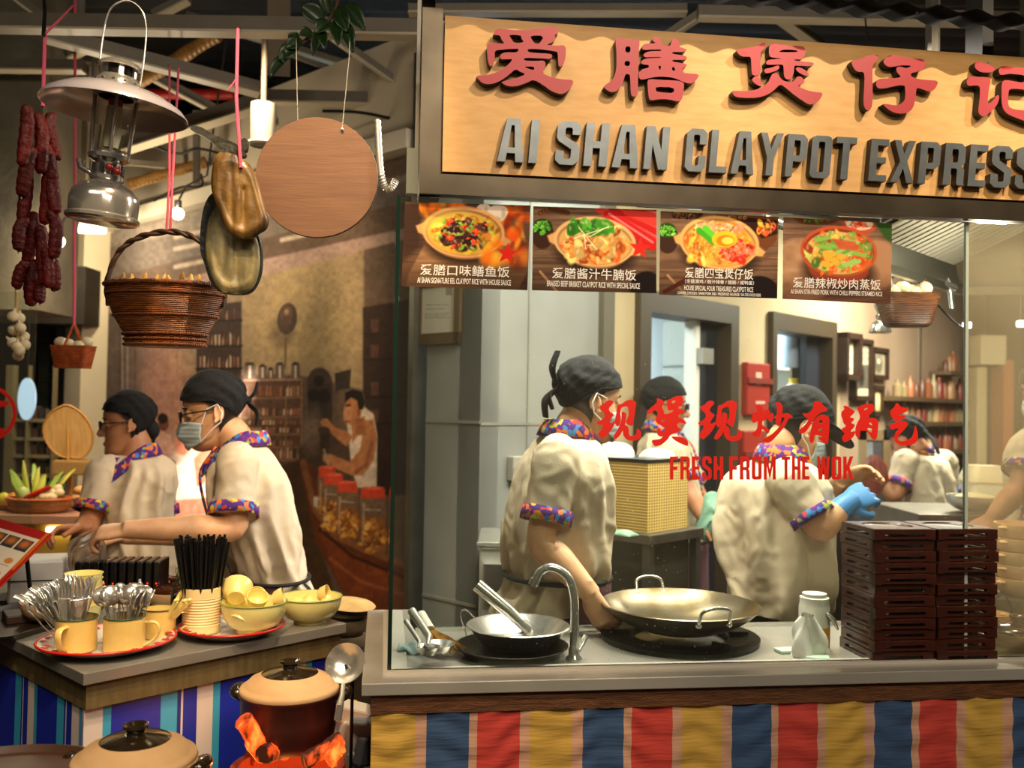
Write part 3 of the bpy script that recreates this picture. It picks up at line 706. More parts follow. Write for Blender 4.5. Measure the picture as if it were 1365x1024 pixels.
ZAI = [[(120,205),(220,185),(340,140),(420,125),(475,130),(480,165),(440,215),(405,260),(400,350),(405,600),(400,780),(370,840),(330,845),(295,800),(285,720),(295,560),(300,420),(292,345),(210,348),(165,310)],
       [(535,215),(570,165),(620,132),(680,135),(800,155),(920,175),(1040,180),(1080,210),(1085,260),(1060,310),(980,340),(880,370),(930,425),(1000,440),(1120,450),(1250,460),(1230,530),(1180,590),(1120,600),(1050,570),(970,545),(960,620),(950,720),(920,820),(860,870),(780,885),(690,875),(620,840),(560,790),(530,755),(600,760),(680,778),(760,765),(815,715),(825,640),(822,560),(815,520),(730,520),(620,545),(520,562),(465,555),(442,500),(460,450),(520,430),(650,430),(780,415),(720,360),(705,310),(715,285),(760,278),(810,290),(840,298),(910,270),(860,262),(760,262),(690,278),(620,285),(570,262)]]
JI = [[(270,150),(295,118),(350,132),(440,158),(515,178),(540,210),(530,255),(480,268),(360,268),(300,235),(268,200)],
      [(158,385),(185,335),(215,318),(300,328),(400,330),(460,335),(482,370),(470,450),(450,560),(442,670),(460,688),(500,665),(550,595),(585,568),(600,590),(590,660),(560,720),(500,790),(420,850),(370,865),(325,830),(315,770),(330,660),(340,530),(335,450),(260,442),(200,455),(165,435)],
      [(590,250),(605,200),(650,180),(760,190),(900,205),(1010,200),(1080,205),(1120,230),(1110,320),(1080,480),(1040,510),(960,500),(850,490),(740,490),(722,540),(718,640),(722,715),(760,755),(860,775),(1000,785),(1150,790),(1190,740),(1210,640),(1240,640),(1250,760),(1230,880),(1180,940),(1080,955),(1000,945),(880,900),(760,855),(690,815),(645,750),(628,660),(630,520),(630,420),(660,375),(710,370),(780,385),(900,405),(935,395),(950,340),(930,305),(850,295),(740,285),(690,295),(625,305),(600,285)]]
for polys, sx, ox, oy in ((AI, 9.1, 625, 30), (SHAN, 9.75, 795, 45), (BAO2, 9.75, 960, 55), (ZAI, 9.75, 1115, 65), (JI, 10.24, 1265, 75)):
    glyphs(polys, sign_fr(sx, ox, oy), 'raised_character', sign_red, sg, 0.0, .024, sign_side)
def engl(x, y, d):      # slanting baseline of the raised capitals
    yb = 218 + (x - 660) * .0522; yt = 160.5 + (x - 660) * .0563
    return hit(x + 5 * y, yb + (yt - yb) * y, PS, SV) - SV * d
words([('AI', 661, 713), ('SHAN', 737, 885), ('CLAYPOT', 908, 1132), ('EXPRESS', 1151, 1371)], engl, 'raised_letter', grey_face, sg, 0, .022, sign_side)
for px, py in ((713, 40), (1317, 83)):
    p = hit(px, py, PS, SV); mb = MB(); mb.ball(p - SV * .001, (.003, .002, .003), 10, 6)
    build(mb, 'screw_head', steel, sg, 40, world=True)
# corrugated visor over the sign (its edge throws the scalloped shade)
def visor(i, j):
    u = .05 + (CW + .1) * i; v = -.07 + .118 * j
    return S(u, v, 2.514 - .020 * u + .0065 * math.sin(2 * PI * u / .0905) + .02 * j)
mb = MB(); mb.grid(visor, 700, 2)
tag(build(mb, 'corrugated_visor', mat('corrugated_iron', '#060504', 1.0, 0.0, spec=0.1), world=True, org=S(1.3, .1, 2.5), solid=.003), 'dark corrugated iron visor just above the shop sign', 'visor')
# ================================================================== printed pictures (posters, mural)
class Print:
    """a flat print: a colour grid on a real plane, drawn with soft shapes in the picture's own measure"""
    def __init__(s, X, Y, base):
        s.X, s.Y = X, Y
        s.c = np.zeros(X.shape + (3,)); s.c[:] = hx(base)
        s.px = abs(X[0, 1] - X[0, 0]) + 1e-6
    def put(s, mask, col, a=1.0):
        k = (np.clip(mask, 0, 1) * a)[..., None]
        c = np.array(hx(col)) if isinstance(col, str) else np.array(col)
        s.c = s.c * (1 - k) + c * k
        return s
    def ell(s, cx, cy, rx, ry, rot=0.0, soft=.12):
        a = R(rot); dx, dy = s.X - cx, s.Y - cy
        u = (dx * math.cos(a) + dy * math.sin(a)) / rx; v = (-dx * math.sin(a) + dy * math.cos(a)) / ry
        d = np.sqrt(u * u + v * v)
        return np.clip((1 - d) / soft + .5, 0, 1)
    def seg(s, x0, y0, x1, y1, w, soft=1.0):
        dx, dy = x1 - x0, y1 - y0; l2 = dx * dx + dy * dy + 1e-9
        t = np.clip(((s.X - x0) * dx + (s.Y - y0) * dy) / l2, 0, 1)
        d = np.hypot(s.X - x0 - t * dx, s.Y - y0 - t * dy)
        return np.clip((w - d) / soft + .5, 0, 1)
    def poly(s, pts, soft=.8):
        inside = np.zeros(s.X.shape, bool); dist = np.full(s.X.shape, 1e9)
        n = len(pts)
        for i in range(n):
            (x0, y0), (x1, y1) = pts[i], pts[(i + 1) % n]
            c = ((y0 > s.Y) != (y1 > s.Y)) & (s.X < (x1 - x0) * (s.Y - y0) / ((y1 - y0) or 1e-9) + x0)
            inside ^= c
            dx, dy = x1 - x0, y1 - y0; l2 = dx * dx + dy * dy + 1e-9
            t = np.clip(((s.X - x0) * dx + (s.Y - y0) * dy) / l2, 0, 1)
            dist = np.minimum(dist, np.hypot(s.X - x0 - t * dx, s.Y - y0 - t * dy))
        return np.clip(np.where(inside, dist, -dist) / soft + .5, 0, 1)
    def line(s, pts, w, soft=1.0):
        m = np.zeros(s.X.shape)
        for a, b in zip(pts, pts[1:]): m = np.maximum(m, s.seg(*a, *b, w, soft))
        return m
    def noise(s, sx, sy, seed=0, octs=3):
        r = np.random.RandomState(seed); out = 0; amp = 1; tot = 0
        for o in range(octs):
            g = r.rand(64, 64); u = s.X / sx * 2 ** o; v = s.Y / sy * 2 ** o
            i, j = np.floor(u).astype(int), np.floor(v).astype(int); fu, fv = u - i, v - j
            fu = fu * fu * (3 - 2 * fu); fv = fv * fv * (3 - 2 * fv)
            G = lambda a, b: g[a % 64, b % 64]
            out = out + amp * ((G(i, j) * (1 - fu) + G(i + 1, j) * fu) * (1 - fv) + (G(i, j + 1) * (1 - fu) + G(i + 1, j + 1) * fu) * fv)
            tot += amp; amp *= .55
        return out / tot
    def mul(s, f): s.c = np.clip(s.c * f[..., None], 0, 1); return s
def print_object(name, fn_world, nu, nv, draw, parent, base='#5a4030', gain=1.0):
    """fn_world(i, j) gives the world point for i, j in 0..1 (j upwards)"""
    pts = [fn_world(i / (nu - 1), j / (nv - 1)) for j in range(nv) for i in range(nu)]
    pp = np.array([proj(p) for p in pts]).reshape(nv, nu, 2)
    P = Print(pp[..., 0], pp[..., 1], base); draw(P)
    mb = MB(); vs = pts
    fs = [(j * nu + i, j * nu + i + 1, (j + 1) * nu + i + 1, (j + 1) * nu + i) for j in range(nv - 1) for i in range(nu - 1)]
    mb.add(vs, fs)
    o = build(mb, name, paint_mat(), parent, 0, world=True)
    c = P.c.reshape(-1, 3) * gain; c = np.where(c <= .04045, c / 12.92, ((np.clip(c, 0, 1) + .055) / 1.055) ** 2.4)
    ca = o.data.color_attributes.new('Print', 'FLOAT_COLOR', 'POINT')
    ca.data.foreach_set('color', np.concatenate([c, np.ones((len(c), 1))], 1).astype(np.float32).ravel())
    return o

# ---- four dish posters stuck on the glass
def food(P, cx, cy, rx, ry, cols, n, seed, size=(3, 7), clip=1.0):
    r = random.Random(seed)
    for i in range(n):
        a = r.random() * 2 * PI; q = math.sqrt(r.random()) * clip
        x, y = cx + rx * q * math.cos(a), cy + ry * q * math.sin(a)
        l = r.uniform(*size); k = r.random()
        col = np.array(hx(r.choice(cols))) * r.uniform(.75, 1.2)
        P.put(P.ell(x, y, l, l * r.uniform(.3, .7), r.uniform(0, 180), .5), np.clip(col, 0, 1))
        P.put(P.ell(x - l * .2, y - l * .2, l * .4, l * .2, r.uniform(0, 180), .8), '#ffe8b8', .35)
def pot(P, cx, cy, rx, ry, depth, col, inner, ears=True, tilt=4):
    c = np.array(hx(col))
    P.put(P.ell(cx, cy + depth + 6, rx * .95, ry * .75, tilt, .35), '#1c0f08', .75)
    P.put(np.maximum(P.ell(cx, cy + depth, rx * .8, ry * .72, tilt), P.poly([(cx - rx * .99, cy), (cx + rx * .99, cy + 3), (cx + rx * .8, cy + depth), (cx - rx * .8, cy + depth)])), c * .82)
    P.put(P.ell(cx + rx * .3, cy + depth, rx * .3, ry * .55, tilt, .8), c * 1.02, .5)
    if ears:
        P.put(P.poly([(cx - rx * 1.16, cy - 8), (cx - rx * .9, cy - 14), (cx - rx * .92, cy + 5), (cx - rx * 1.1, cy + 1)], 2.5), c)
        P.put(P.poly([(cx + rx * 1.16, cy + 13), (cx + rx * .9, cy + 2), (cx + rx * .85, cy + 18), (cx + rx * 1.08, cy + 19)], 2.5), c)
    P.put(P.ell(cx, cy, rx, ry, tilt, .05), c * 1.06)
    P.put(P.ell(cx, cy + 1, rx * .92, ry * .9, tilt, .05), c * .72)
    P.put(P.ell(cx, cy + 2.5, rx * .88, ry * .84, tilt, .06), inner)
def wood(P, c0, c1, seed, sx=60, sy=5):
    P.put(P.noise(sx, sy, seed, 3) * 1.6 - .4, c1)
    P.put((P.noise(90, 3, seed + 1, 2) > .68).astype(float), c0, .35)
def poster1(P):
    wood(P, '#20110a', '#5b3a26', 1)
    P.put(P.poly([(545, 366), (570, 318), (600, 300), (700, 330), (704, 360), (690, 388), (540, 388)], 3), '#9a7450')
    P.put(P.noise(50, 3, 4, 2) * P.poly([(545, 366), (570, 318), (600, 300), (700, 330), (704, 360), (690, 388), (540, 388)], 3), '#5a3a22', .8)
    P.put(P.poly([(535, 270), (566, 270), (560, 330), (535, 350)], 8), '#2c1a12', .8)
    r = random.Random(2)
    for i in range(60): 
        x, y = (r.uniform(560, 620), r.uniform(266, 282)) if i < 22 else (r.uniform(672, 706), r.uniform(272, 350))
        P.put(P.ell(x, y, r.uniform(3, 9), r.uniform(3, 12), r.uniform(-30, 30), .9), r.choice(['#f07818', '#e0480c', '#ffb030', '#7a1c08']), .6)
    for x, y, q in ((645, 280, 10), (662, 285, 13), (668, 282, 9)):
        P.put(P.ell(x, y, q, q * .9, 0, .2), '#d8c4b0'); P.put(P.ell(x + 3, y + 3, q * .3, q * .7, 0, .8), '#a08870', .6)
    pot(P, 618, 309, 55, 34, 12, '#c98d58', '#c89a3c')
    P.put(P.ell(602, 300, 34, 18, 0, .6), '#e0b84c', .8)
    food(P, 618, 312, 44, 25, ['#d8a52c', '#c88a20', '#e0b840', '#a86418'], 90, 3, (4, 9))
    food(P, 620, 312, 32, 20, ['#3a1c18', '#4a2420', '#2c1410', '#5a3020'], 60, 4, (4, 8))
    food(P, 620, 310, 38, 23, ['#d82c14', '#e8421c', '#6a9a28', '#84b034'], 34, 5, (3, 5.5))
    for i in range(16):
        P.put(P.ell(655 + r.uniform(-14, 18), 325 + r.uniform(-16, 30), r.uniform(4, 9), r.uniform(5, 13), r.uniform(-40, 40), .9), r.choice(['#ff9a20', '#f06a10', '#ffc040']), .55)
    st = []
    for k in range(10):
        a = -PI / 2 + k * PI / 5; q = 15 if k % 2 == 0 else 6.5; st.append((676 + q * math.cos(a + .1), 338 + q * math.sin(a + .1)))
    P.put(P.poly(st), '#cf2416')
    P.put(np.clip((P.Y - 345) / 30, 0, 1), '#1a0c06', .55)
def poster2(P):
    wood(P, '#3a2416', '#8a6a4e', 11)
    for i in range(7):
        P.put(P.seg(720 + i * 2, 284 - i, 745 + i * 2, 278 + i, 3, 2), '#7a4a26' if i % 2 else '#4a2a14')
    P.put(P.ell(723, 312, 15, 20, 0, .1), '#3a2014'); P.put(P.ell(723, 302, 13, 10, 0, .2), '#1e3010')
    food(P, 723, 303, 11, 8, ['#4a9a22', '#6ab832', '#3a7a1a'], 30, 6, (2, 4))
    for i, (x0, y0, x1, y1) in enumerate(((800, 276, 876, 318), (818, 276, 876, 306), (838, 280, 878, 296), (812, 288, 870, 326), (850, 278, 880, 288))):
        P.put(P.seg(x0, y0, x1, y1, 8, 3), '#c01c1c' if i % 2 else '#d83a30'); P.put(P.seg(x0, y0 - 3, x1, y1 - 3, 1.5, 2), '#f8908a', .8)
    pot(P, 793, 322, 55, 33, 12, '#dca468', '#d8a45c', tilt=6)
    food(P, 793, 325, 45, 26, ['#d8742c', '#e8a04a', '#c85a20', '#f0c070', '#b84a1a'], 130, 7, (4, 10))
    food(P, 785, 303, 30, 8, ['#2f6a1c', '#4a9a2a', '#3a8020', '#6ab83c'], 40, 8, (5, 10))
    r = random.Random(9)
    for i in range(6): P.put(P.seg(765 + r.uniform(0, 30), 300 + r.uniform(0, 35), 775 + r.uniform(0, 40), 300 + r.uniform(0, 35), .8), '#f8e8b0', .8)
    st = []
    for k in range(10):
        a = -PI / 2 + k * PI / 5; q = 15 if k % 2 == 0 else 6.5; st.append((853 + q * math.cos(a + .1), 331 + q * math.sin(a + .1)))
    P.put(P.poly(st), '#d8281c')
    P.put(P.ell(862, 384, 22, 22, 0, .1), '#140c0a'); P.put(P.seg(720, 362, 748, 395, 1.6), '#c09060')
    P.put(np.clip((P.Y - 352) / 30, 0, 1), '#1a0c06', .4)
def poster3(P):
    wood(P, '#4a2c1a', '#946e50', 21)
    P.put(P.ell(890, 318, 14, 20, 0, .1), '#3a2218'); P.put(P.ell(889, 307, 12, 10, 0, .2), '#244014'); food(P, 889, 308, 10, 8, ['#4a9a22', '#6ab832'], 26, 12, (2, 4))
    P.put(P.poly([(950, 284), (1036, 290), (1036, 320), (1020, 335), (1000, 312)], 2), '#6a3a1c'); P.put(P.poly([(975, 288), (1036, 294), (1036, 312), (1016, 318), (998, 304)], 2), '#2c140a')
    food(P, 1022, 303, 13, 9, ['#d8742c', '#e89a2c', '#6a2a18', '#e85020'], 24, 13, (3, 6)); food(P, 915, 286, 18, 5, ['#6a3c20', '#3a1e10'], 24, 14, (3, 6)); food(P, 985, 289, 14, 4, ['#c88a50', '#7a3c1c'], 20, 15, (2, 4))
    pot(P, 959, 323, 53, 35, 13, '#e0a05c', '#dc9a40', tilt=7)
    food(P, 955, 326, 43, 27, ['#e88a2c', '#f0b040', '#e06a1c', '#d8922c', '#f0c458'], 130, 16, (4, 9))
    food(P, 982, 335, 22, 15, ['#d8301c', '#e0482c', '#f07050', '#c82414'], 45, 17, (4, 7)); food(P, 960, 305, 34, 8, ['#f0b888', '#d88a60', '#e8a070'], 28, 18, (4, 7))
    P.put(P.seg(932, 307, 950, 322, 4, 2), '#3fa020'); P.put(P.seg(940, 304, 955, 318, 4, 2), '#5cc030')
    P.put(P.ell(966, 319, 17, 11, 0, .1), '#f0b428'); P.put(P.ell(967, 321, 12, 7.5, 0, .2), '#d87a10'); P.put(P.ell(970, 321, 8, 5, 0, .3), '#f8cc50')
    P.put(P.ell(1012, 390, 26, 22, 0, .1), '#16100e'); P.put(P.seg(890, 367, 915, 394, 1.6), '#c89a68'); P.put(P.seg(886, 389, 915, 373, 3), '#5a2014')
    P.put(np.clip((P.Y - 355) / 30, 0, 1), '#1a0c06', .45)
def poster4(P):
    wood(P, '#5a3624', '#9a745a', 31)
    P.put(P.ell(1070, 360, 45, 42, 20, .15), '#b88c68'); P.put(P.ell(1168, 352, 32, 34, -20, .2), '#a87a58')
    P.put(P.noise(14, 10, 33, 2) * P.ell(1070, 360, 45, 42, 20, .15), '#7a5236', .7)
    P.put(P.ell(1090, 290, 32, 10, 0, .2), '#5a2a18'); food(P, 1090, 291, 24, 5, ['#3a5a1c', '#6a2414'], 20, 34)
    P.put(P.ell(1145, 298, 24, 14, 8, .1), '#b04a2c'); P.put(P.ell(1145, 297, 19, 10, 8, .1), '#e0b090'); food(P, 1145, 297, 15, 7, ['#c82c1c', '#e86848', '#f0d8b8'], 26, 35, (2, 5))
    P.put(P.poly([(1165, 296), (1189, 298), (1189, 325), (1178, 315)], 4), '#2c4a1c')
    pot(P, 1118, 335, 51, 34, 22, '#b0482a', '#d8a860', ears=False, tilt=5)
    food(P, 1118, 337, 43, 26, ['#8aa040', '#a8b850', '#d8682c', '#c84a1c', '#e0a848', '#6a8a2c'], 150, 36, (4, 9))
    r = random.Random(37)
    for i in range(16):
        x, y = 1118 + r.uniform(-36, 30), 337 + r.uniform(-20, 20); a = r.uniform(-.5, .6)
        P.put(P.seg(x, y, x + 16 * math.cos(a), y + 16 * math.sin(a), 2.6, 2), r.choice(['#6a9a38', '#86b048', '#9cc060']))
    for i in range(8): P.put(P.ell(1112 + r.uniform(-14, 14), 345 + r.uniform(-8, 10), 6, 4, r.uniform(0, 90), .4), '#f0a838')
    P.put(P.poly([(1110, 318), (1140, 322), (1146, 335), (1118, 332)], 3), '#d0442c', .8)
    P.put(np.clip((P.Y - 362) / 30, 0, 1), '#3a1e12', .5)
POSTERS = [
    ((540, 269), (707, 274), (703, 387), (535, 381.5), poster1, [('爱膳口味鳝鱼饭', 560, 368, 679, 15), ('AI SHAN SIGNATURE EEL CLAYPOT RICE WITH HOUSE SAUCE', 556, 378.5, 681, 8)], 'dish poster with a claypot of eel rice amid flames'),
    ((711, 275), (875, 280), (875, 391), (709, 387), poster2, [('爱膳酱汁牛腩饭', 736, 372.5, 848, 15), ('BRAISED BEEF BRISKET CLAYPOT RICE WITH SPECIAL SAUCE', 729, 383, 853, 8)], 'dish poster with braised beef claypot and a red star, sausages behind'),
    ((880.6, 281.5), (1038, 289), (1036, 398), (878.5, 393), poster3, [('爱膳四宝煲仔饭', 913, 371.5, 1004, 14.5), ('（冬菇滑鸡 / 豉汁排骨 / 腊肠 / 咸鸭蛋）', 913, 378.5, 1005, 5.5), ('HOUSE SPECIAL FOUR TREASURES CLAYPOT RICE', 912, 388, 1004, 7), ('CHINESE CHICKEN / SPARE PORK RIBS / PRESERVED SAUSAGE / SALTED DUCK EGG', 903, 393.5, 1014, 4)], 'dish poster with a claypot topped by a salted egg half and spice tray'),
    ((1044, 289.5), (1189, 298), (1187.5, 405.5), (1043, 398.6), poster4, [('爱膳辣椒炒肉蒸饭', 1057, 385, 1174, 14.5), ('AI SHAN STIR-FRIED PORK WITH CHILLI PEPPERS STEAMED RICE', 1054, 393, 1176, 6.5)], 'dish poster with a red bowl of green chilli pork'),
]
PG = S(0, GV - .0052, 0)
white_ink = mat('white_ink', '#f0e8dc', 0.6)
for (tl, tr_, br, bl, draw, texts, lb) in POSTERS:
    c = [hit(*p, PG, SV) for p in (bl, br, tr_, tl)]
    t = thing('dish_poster', lb, 'poster', (c[0] + c[1]) / 2, group='dish posters on the glass')
    print_object('print', lambda i, j: (c[0].lerp(c[1], i)).lerp(c[3].lerp(c[2], i), j), 230, 155, draw, t, gain=1.1)
    up = (c[3] - c[0]).normalized(); rt = (c[1] - c[0]).normalized()
    for body, x0, yb, x1, h in texts:
        a = hit(x0, yb - (x1 - x0) * .012, PG - SV * .0004, SV); b = hit(x1, yb + (x1 - x0) * .018, PG - SV * .0004, SV); tp = hit(x0, yb - h - (x1 - x0) * .012, PG - SV * .0004, SV)
        cj = ord(body[0]) > 0x2000
        m_, w_ = text_mb(body, (tp - a).length * (1.0 if cj else .95), 0.007 if cj else .012)
        k = (b - a).length / w_; d = (b - a).normalized()
        mb = MB(); mb.add([a + d * (x * k) + up * y for x, y, z in m_.v], m_.f)
        build(mb, 'lettering', white_ink, t, 0, world=True)

# ---- the old coffee-shop mural
def mural(P):
    X, Y = P.X, P.Y
    P.put(np.clip((520 - X) / 360, 0, 1), '#6d584c')
    P.put(P.noise(60, 90, 41, 3), '#50402f', .5)
    # lit plaster wall with the round fan
    wallp = P.poly([(225, 395), (350, 352), (485, 322), (485, 520), (400, 500), (225, 500)], 4)
    P.put(wallp, '#8f7a60'); P.put(P.ell(412, 430, 75, 95, 0, 1.0) * wallp, '#c2a876', .75)
    P.put(P.poly([(145, 372), (350, 318), (545, 268), (545, 240), (145, 240)], 3), '#776a60')
    P.put(P.poly([(145, 395), (350, 346), (545, 303), (545, 318), (350, 368), (145, 418)], 3), '#a98d80')
    P.put(P.poly([(145, 330), (350, 290), (545, 240), (545, 232), (145, 300)], 4), '#b8a898', .5)
    for y0 in (312, 328, 352): P.put(P.seg(234, y0 + 4, 290, y0 - 8, 3, 3), '#d8c4ac', .8)
    P.put(P.seg(376, 320, 410, 312, 3, 3), '#e0d0bc', .8)
    P.put(P.ell(383, 425, 13, 21, 8, .15), '#4a3a30'); P.put(P.ell(381, 422, 9, 16, 8, .4), '#6a5040', .8); P.put(P.ell(382, 416, 3, 4, 0, .6), '#a08060')
    P.put(P.ell(376, 445, 15, 20, 10, .9), '#4a3c30', .5); P.put(P.seg(381, 450, 380, 490, 1.2), '#5a4636', .7)
    # left: panels, tall shelves
    P.put(P.poly([(145, 420), (222, 404), (222, 640), (145, 640)], 3), '#6a5850')
    for x in (160, 163, 170, 180, 205, 236): P.put(P.seg(x, 400, x, 600, 1.2), '#b8a498' if x in (163, 170) else '#4a3a34', .6)
    P.put(P.ell(220, 530, 34, 90, 0, .9), '#c8907c', .7)
    P.put(P.poly([(262, 408), (322, 402), (322, 510), (262, 510)], 2), '#3c2e28')
    for y in (428, 462, 492):
        P.put(P.seg(262, y, 322, y - 1, 1.6), '#241a16')
        r = random.Random(y)
        for x in range(266, 320, 5): P.put(P.poly([(x, y - r.uniform(6, 20)), (x + 2.6, y - 16), (x + 2.6, y - 2), (x, y - 2)], 1), r.choice(['#b08468', '#8a5c4c', '#d8b89c', '#6a4438', '#4a342c']), .8)
    # pots on the shelf top, the shelf of tins
    P.put(P.poly([(322, 505), (404, 505), (404, 625), (326, 640)], 2), '#5e4434')
    for k, x in enumerate((333, 350, 361, 373, 394)):
        w_ = (8, 6, 4, 6, 6)[k]; h = (17, 14, 10, 17, 17)[k]
        P.put(P.poly([(x - w_, 503 - h), (x + w_, 503 - h), (x + w_, 504), (x - w_, 504)], 1), '#6a5a50'); P.put(P.poly([(x - w_ * .2, 503 - h), (x + w_ * .2, 503 - h), (x + w_ * .2, 504), (x - w_ * .2, 504)], 1.5), '#dccab8'); P.put(P.ell(x, 502 - h, w_ * .8, 2.2), '#40342c')
    r = random.Random(5)
    for y in (506, 530, 556, 579, 596, 614, 612):
        P.put(P.seg(326, y + 1, 403, y, 1.4), '#9a7a66' if y == 506 else '#86664e')
    for y, h in ((529, 16), (555, 12), (567, 8), (578, 9), (595, 9), (612, 16)):
        for x in np.arange(331, 402, 4.6):
            P.put(P.poly([(x, y - h * r.uniform(.6, 1)), (x + 3.4, y - h * .9), (x + 3.4, y - 1), (x, y - 1)], .9), r.choice(['#c89c78', '#a8705a', '#e0c4a8', '#7a4c38', '#b86848', '#4a3428', '#d8a878']), .75)
    P.put(P.seg(381, 530, 381, 612, 1.2), '#86664e'); P.put(P.seg(402, 505, 402, 617, 1.6), '#8a6850')
    # arched mirror and dark right cupboard
    P.put(P.ell(426, 512, 17, 22, 0, .1), '#4c3e34'); P.put(P.poly([(410, 512), (443, 512), (443, 560), (410, 560)], 1), '#43362c')
    for x, y, q in ((418, 527, 8), (432, 528, 9), (425, 508, 7)): P.put(P.ell(x, y, q, q * 1.1, 0, .15), '#2a211c')
    P.put(P.poly([(446, 498), (468, 492), (466, 520), (448, 524)], 1), '#3a302a'); P.put(P.poly([(450, 520), (470, 518), (470, 600), (452, 600)], 1), '#6a5446')
    P.put(P.poly([(484, 410), (545, 400), (545, 660), (500, 660), (490, 560), (484, 520)], 3), '#2e221c')
    for y in (446, 480, 530, 566): P.put(P.seg(488, y, 545, y - 2, 1.4), '#1a120e'); P.put(P.poly([(494, y - 20), (505, y - 21), (504, y - 3), (495, y - 3)], 1.5), '#6a4638', .8)
    P.put(P.noise(16, 30, 43, 2) * P.poly([(484, 410), (545, 400), (545, 660), (500, 660), (484, 520)], 3), '#4a3226', .5)
    # floor and dark middle
    P.put(P.poly([(330, 640), (400, 612), (460, 640), (420, 700), (440, 770), (470, 880), (330, 880)], 4), '#4a3420')
    P.put(P.poly([(395, 600), (440, 560), (470, 600), (470, 660), (420, 660)], 6), '#4c3a2e'); P.put(P.ell(415, 575, 12, 30, 5, .9), '#a89078', .5)
    # people at a table in the glare (left)
    P.put(P.ell(262, 650, 40, 70, 0, .9), '#ffe8d4', .95)
    P.put(P.ell(218, 565, 7, 10, 0, .15), '#6a3c30'); P.put(P.ell(217, 558, 7, 7, 0, .15), '#201612'); P.put(P.poly([(206, 586), (216, 574), (228, 582), (233, 604), (210, 606)], 2), '#d8a898')
    P.put(P.ell(243, 592, 10, 15, 0, .15), '#d88a70'); P.put(P.poly([(232, 680), (236, 622), (250, 606), (266, 624), (274, 680)], 2), '#fff0e0')
    P.put(P.poly([(258, 612), (272, 596), (284, 602), (278, 640), (262, 650)], 3), '#d88468'); P.put(P.ell(225, 618, 9, 6, 0, .3), '#3a2c28')
    P.put(P.poly([(225, 668), (290, 662), (290, 684), (225, 690)], 3), '#e0785a', .8)
    # counter curve
    P.put(P.poly([(398, 614), (416, 618), (430, 690), (470, 730), (545, 760), (545, 880), (480, 880), (462, 800), (420, 720)], 2), '#6a3418')
    P.put(P.noise(18, 40, 45, 3) * P.poly([(420, 700), (470, 740), (545, 770), (545, 880), (480, 880), (462, 800)], 4), '#9a4a22', .9)
    P.put(P.line([(404, 616), (420, 680), (448, 716), (545, 756)], 4, 3), '#8a5a34'); P.put(P.line([(426, 706), (470, 742), (545, 772)], 2, 2), '#3a1c0e')
    P.put(P.line([(440, 745), (480, 775), (545, 795)], 2, 3), '#b0643a', .6)
    # man in a white vest pouring tea
    skin, shade = '#b4764c', '#7a4428'
    P.put(P.poly([(462, 560), (470, 544), (482, 540), (498, 552), (503, 580), (502, 650), (476, 650), (468, 620)], 2), '#e0ccb4')
    P.put(P.poly([(468, 560), (474, 545), (480, 556), (478, 580), (470, 590)], 2), skin)
    P.put(P.poly([(486, 560), (498, 560), (503, 585), (498, 614), (484, 634), (470, 634), (450, 626), (432, 616), (430, 606), (440, 605), (466, 616), (480, 600)], 2.5), skin)
    P.put(P.poly([(462, 575), (470, 582), (462, 596), (446, 582), (432, 568), (428, 562), (434, 558), (448, 570)], 2), skin); P.put(P.ell(433, 563, 6, 5), '#c08458'); P.put(P.ell(437, 611, 7, 5), '#c08458')
    P.put(P.line([(496, 590), (488, 620), (474, 630)], 2, 4), shade, .7)
    P.put(P.ell(470, 548, 12, 19, 8, .1), skin); P.put(P.ell(464, 552, 6, 13, 8, .6), '#c88c60', .8); P.put(P.poly([(474, 560), (486, 555), (488, 580), (474, 580)], 3), '#9a6038')
    P.put(P.poly([(460, 536), (460, 524), (470, 519), (482, 522), (486, 536), (484, 546), (478, 546), (476, 534), (468, 530)], 1.5), '#1c1410')
    P.put(P.seg(462, 541, 467, 540, 1.2), '#3a2016'); P.put(P.seg(461, 562, 466, 562, 1), '#6a3020'); P.put(P.ell(478, 550, 2.6, 4.5), '#8a4e30')
    P.put(P.poly([(426, 574), (440, 574), (438, 604), (428, 604)], 2), '#3a2c24'); P.put(P.ell(432, 574, 8, 5), '#4a3a30'); P.put(P.seg(432, 600, 438, 620, 2), '#c0a088', .6)
    # glass jars with red lids, full of biscuits
    for x, y, w_, h in ((436, 632, 12, 58), (444, 642, 14, 66), (463, 652, 14, 66), (497, 660, 17, 76)):
        P.put(P.poly([(x - w_, y), (x + w_, y), (x + w_ * 1.05, y + h), (x - w_ * 1.05, y + h)], 2), '#8a5a34'); P.put(P.poly([(x - w_, y), (x + w_, y), (x + w_, y + h * .4), (x - w_, y + h * .35)], 2), '#7a6450', .8)
        food(P, x, y + h * .72, w_ * .95, h * .28, ['#d8903c', '#c07828', '#e8a850', '#a86420', '#8a4c18'], 46, int(x), (3, 7.5))
        P.put(P.poly([(x - w_ * .8, y + h * .15), (x - w_ * .6, y + h * .15), (x - w_ * .7, y + h * .9), (x - w_ * .9, y + h * .9)], 1.5), '#d8c0a0', .5); P.put(P.seg(x - w_ * .6, y + h * .25, x + w_ * .6, y + h * .27, 1), '#e8dccc', .5)
        P.put(np.maximum(P.poly([(x - w_ * .95, y - 8), (x + w_ * .95, y - 7), (x + w_ * .95, y + 5), (x - w_ * .95, y + 4)], 2), P.ell(x, y - 8, w_ * .95, 3.2)), '#d8482c'); P.put(P.ell(x, y - 9, w_ * .8, 2.2, 0, .3), '#ee6c4a')
    P.put(P.poly([(418, 662), (424, 662), (424, 676), (418, 676)], 1), '#c8b8a8')
    P.mul(.86 + .28 * P.noise(5, 5, 47, 2))
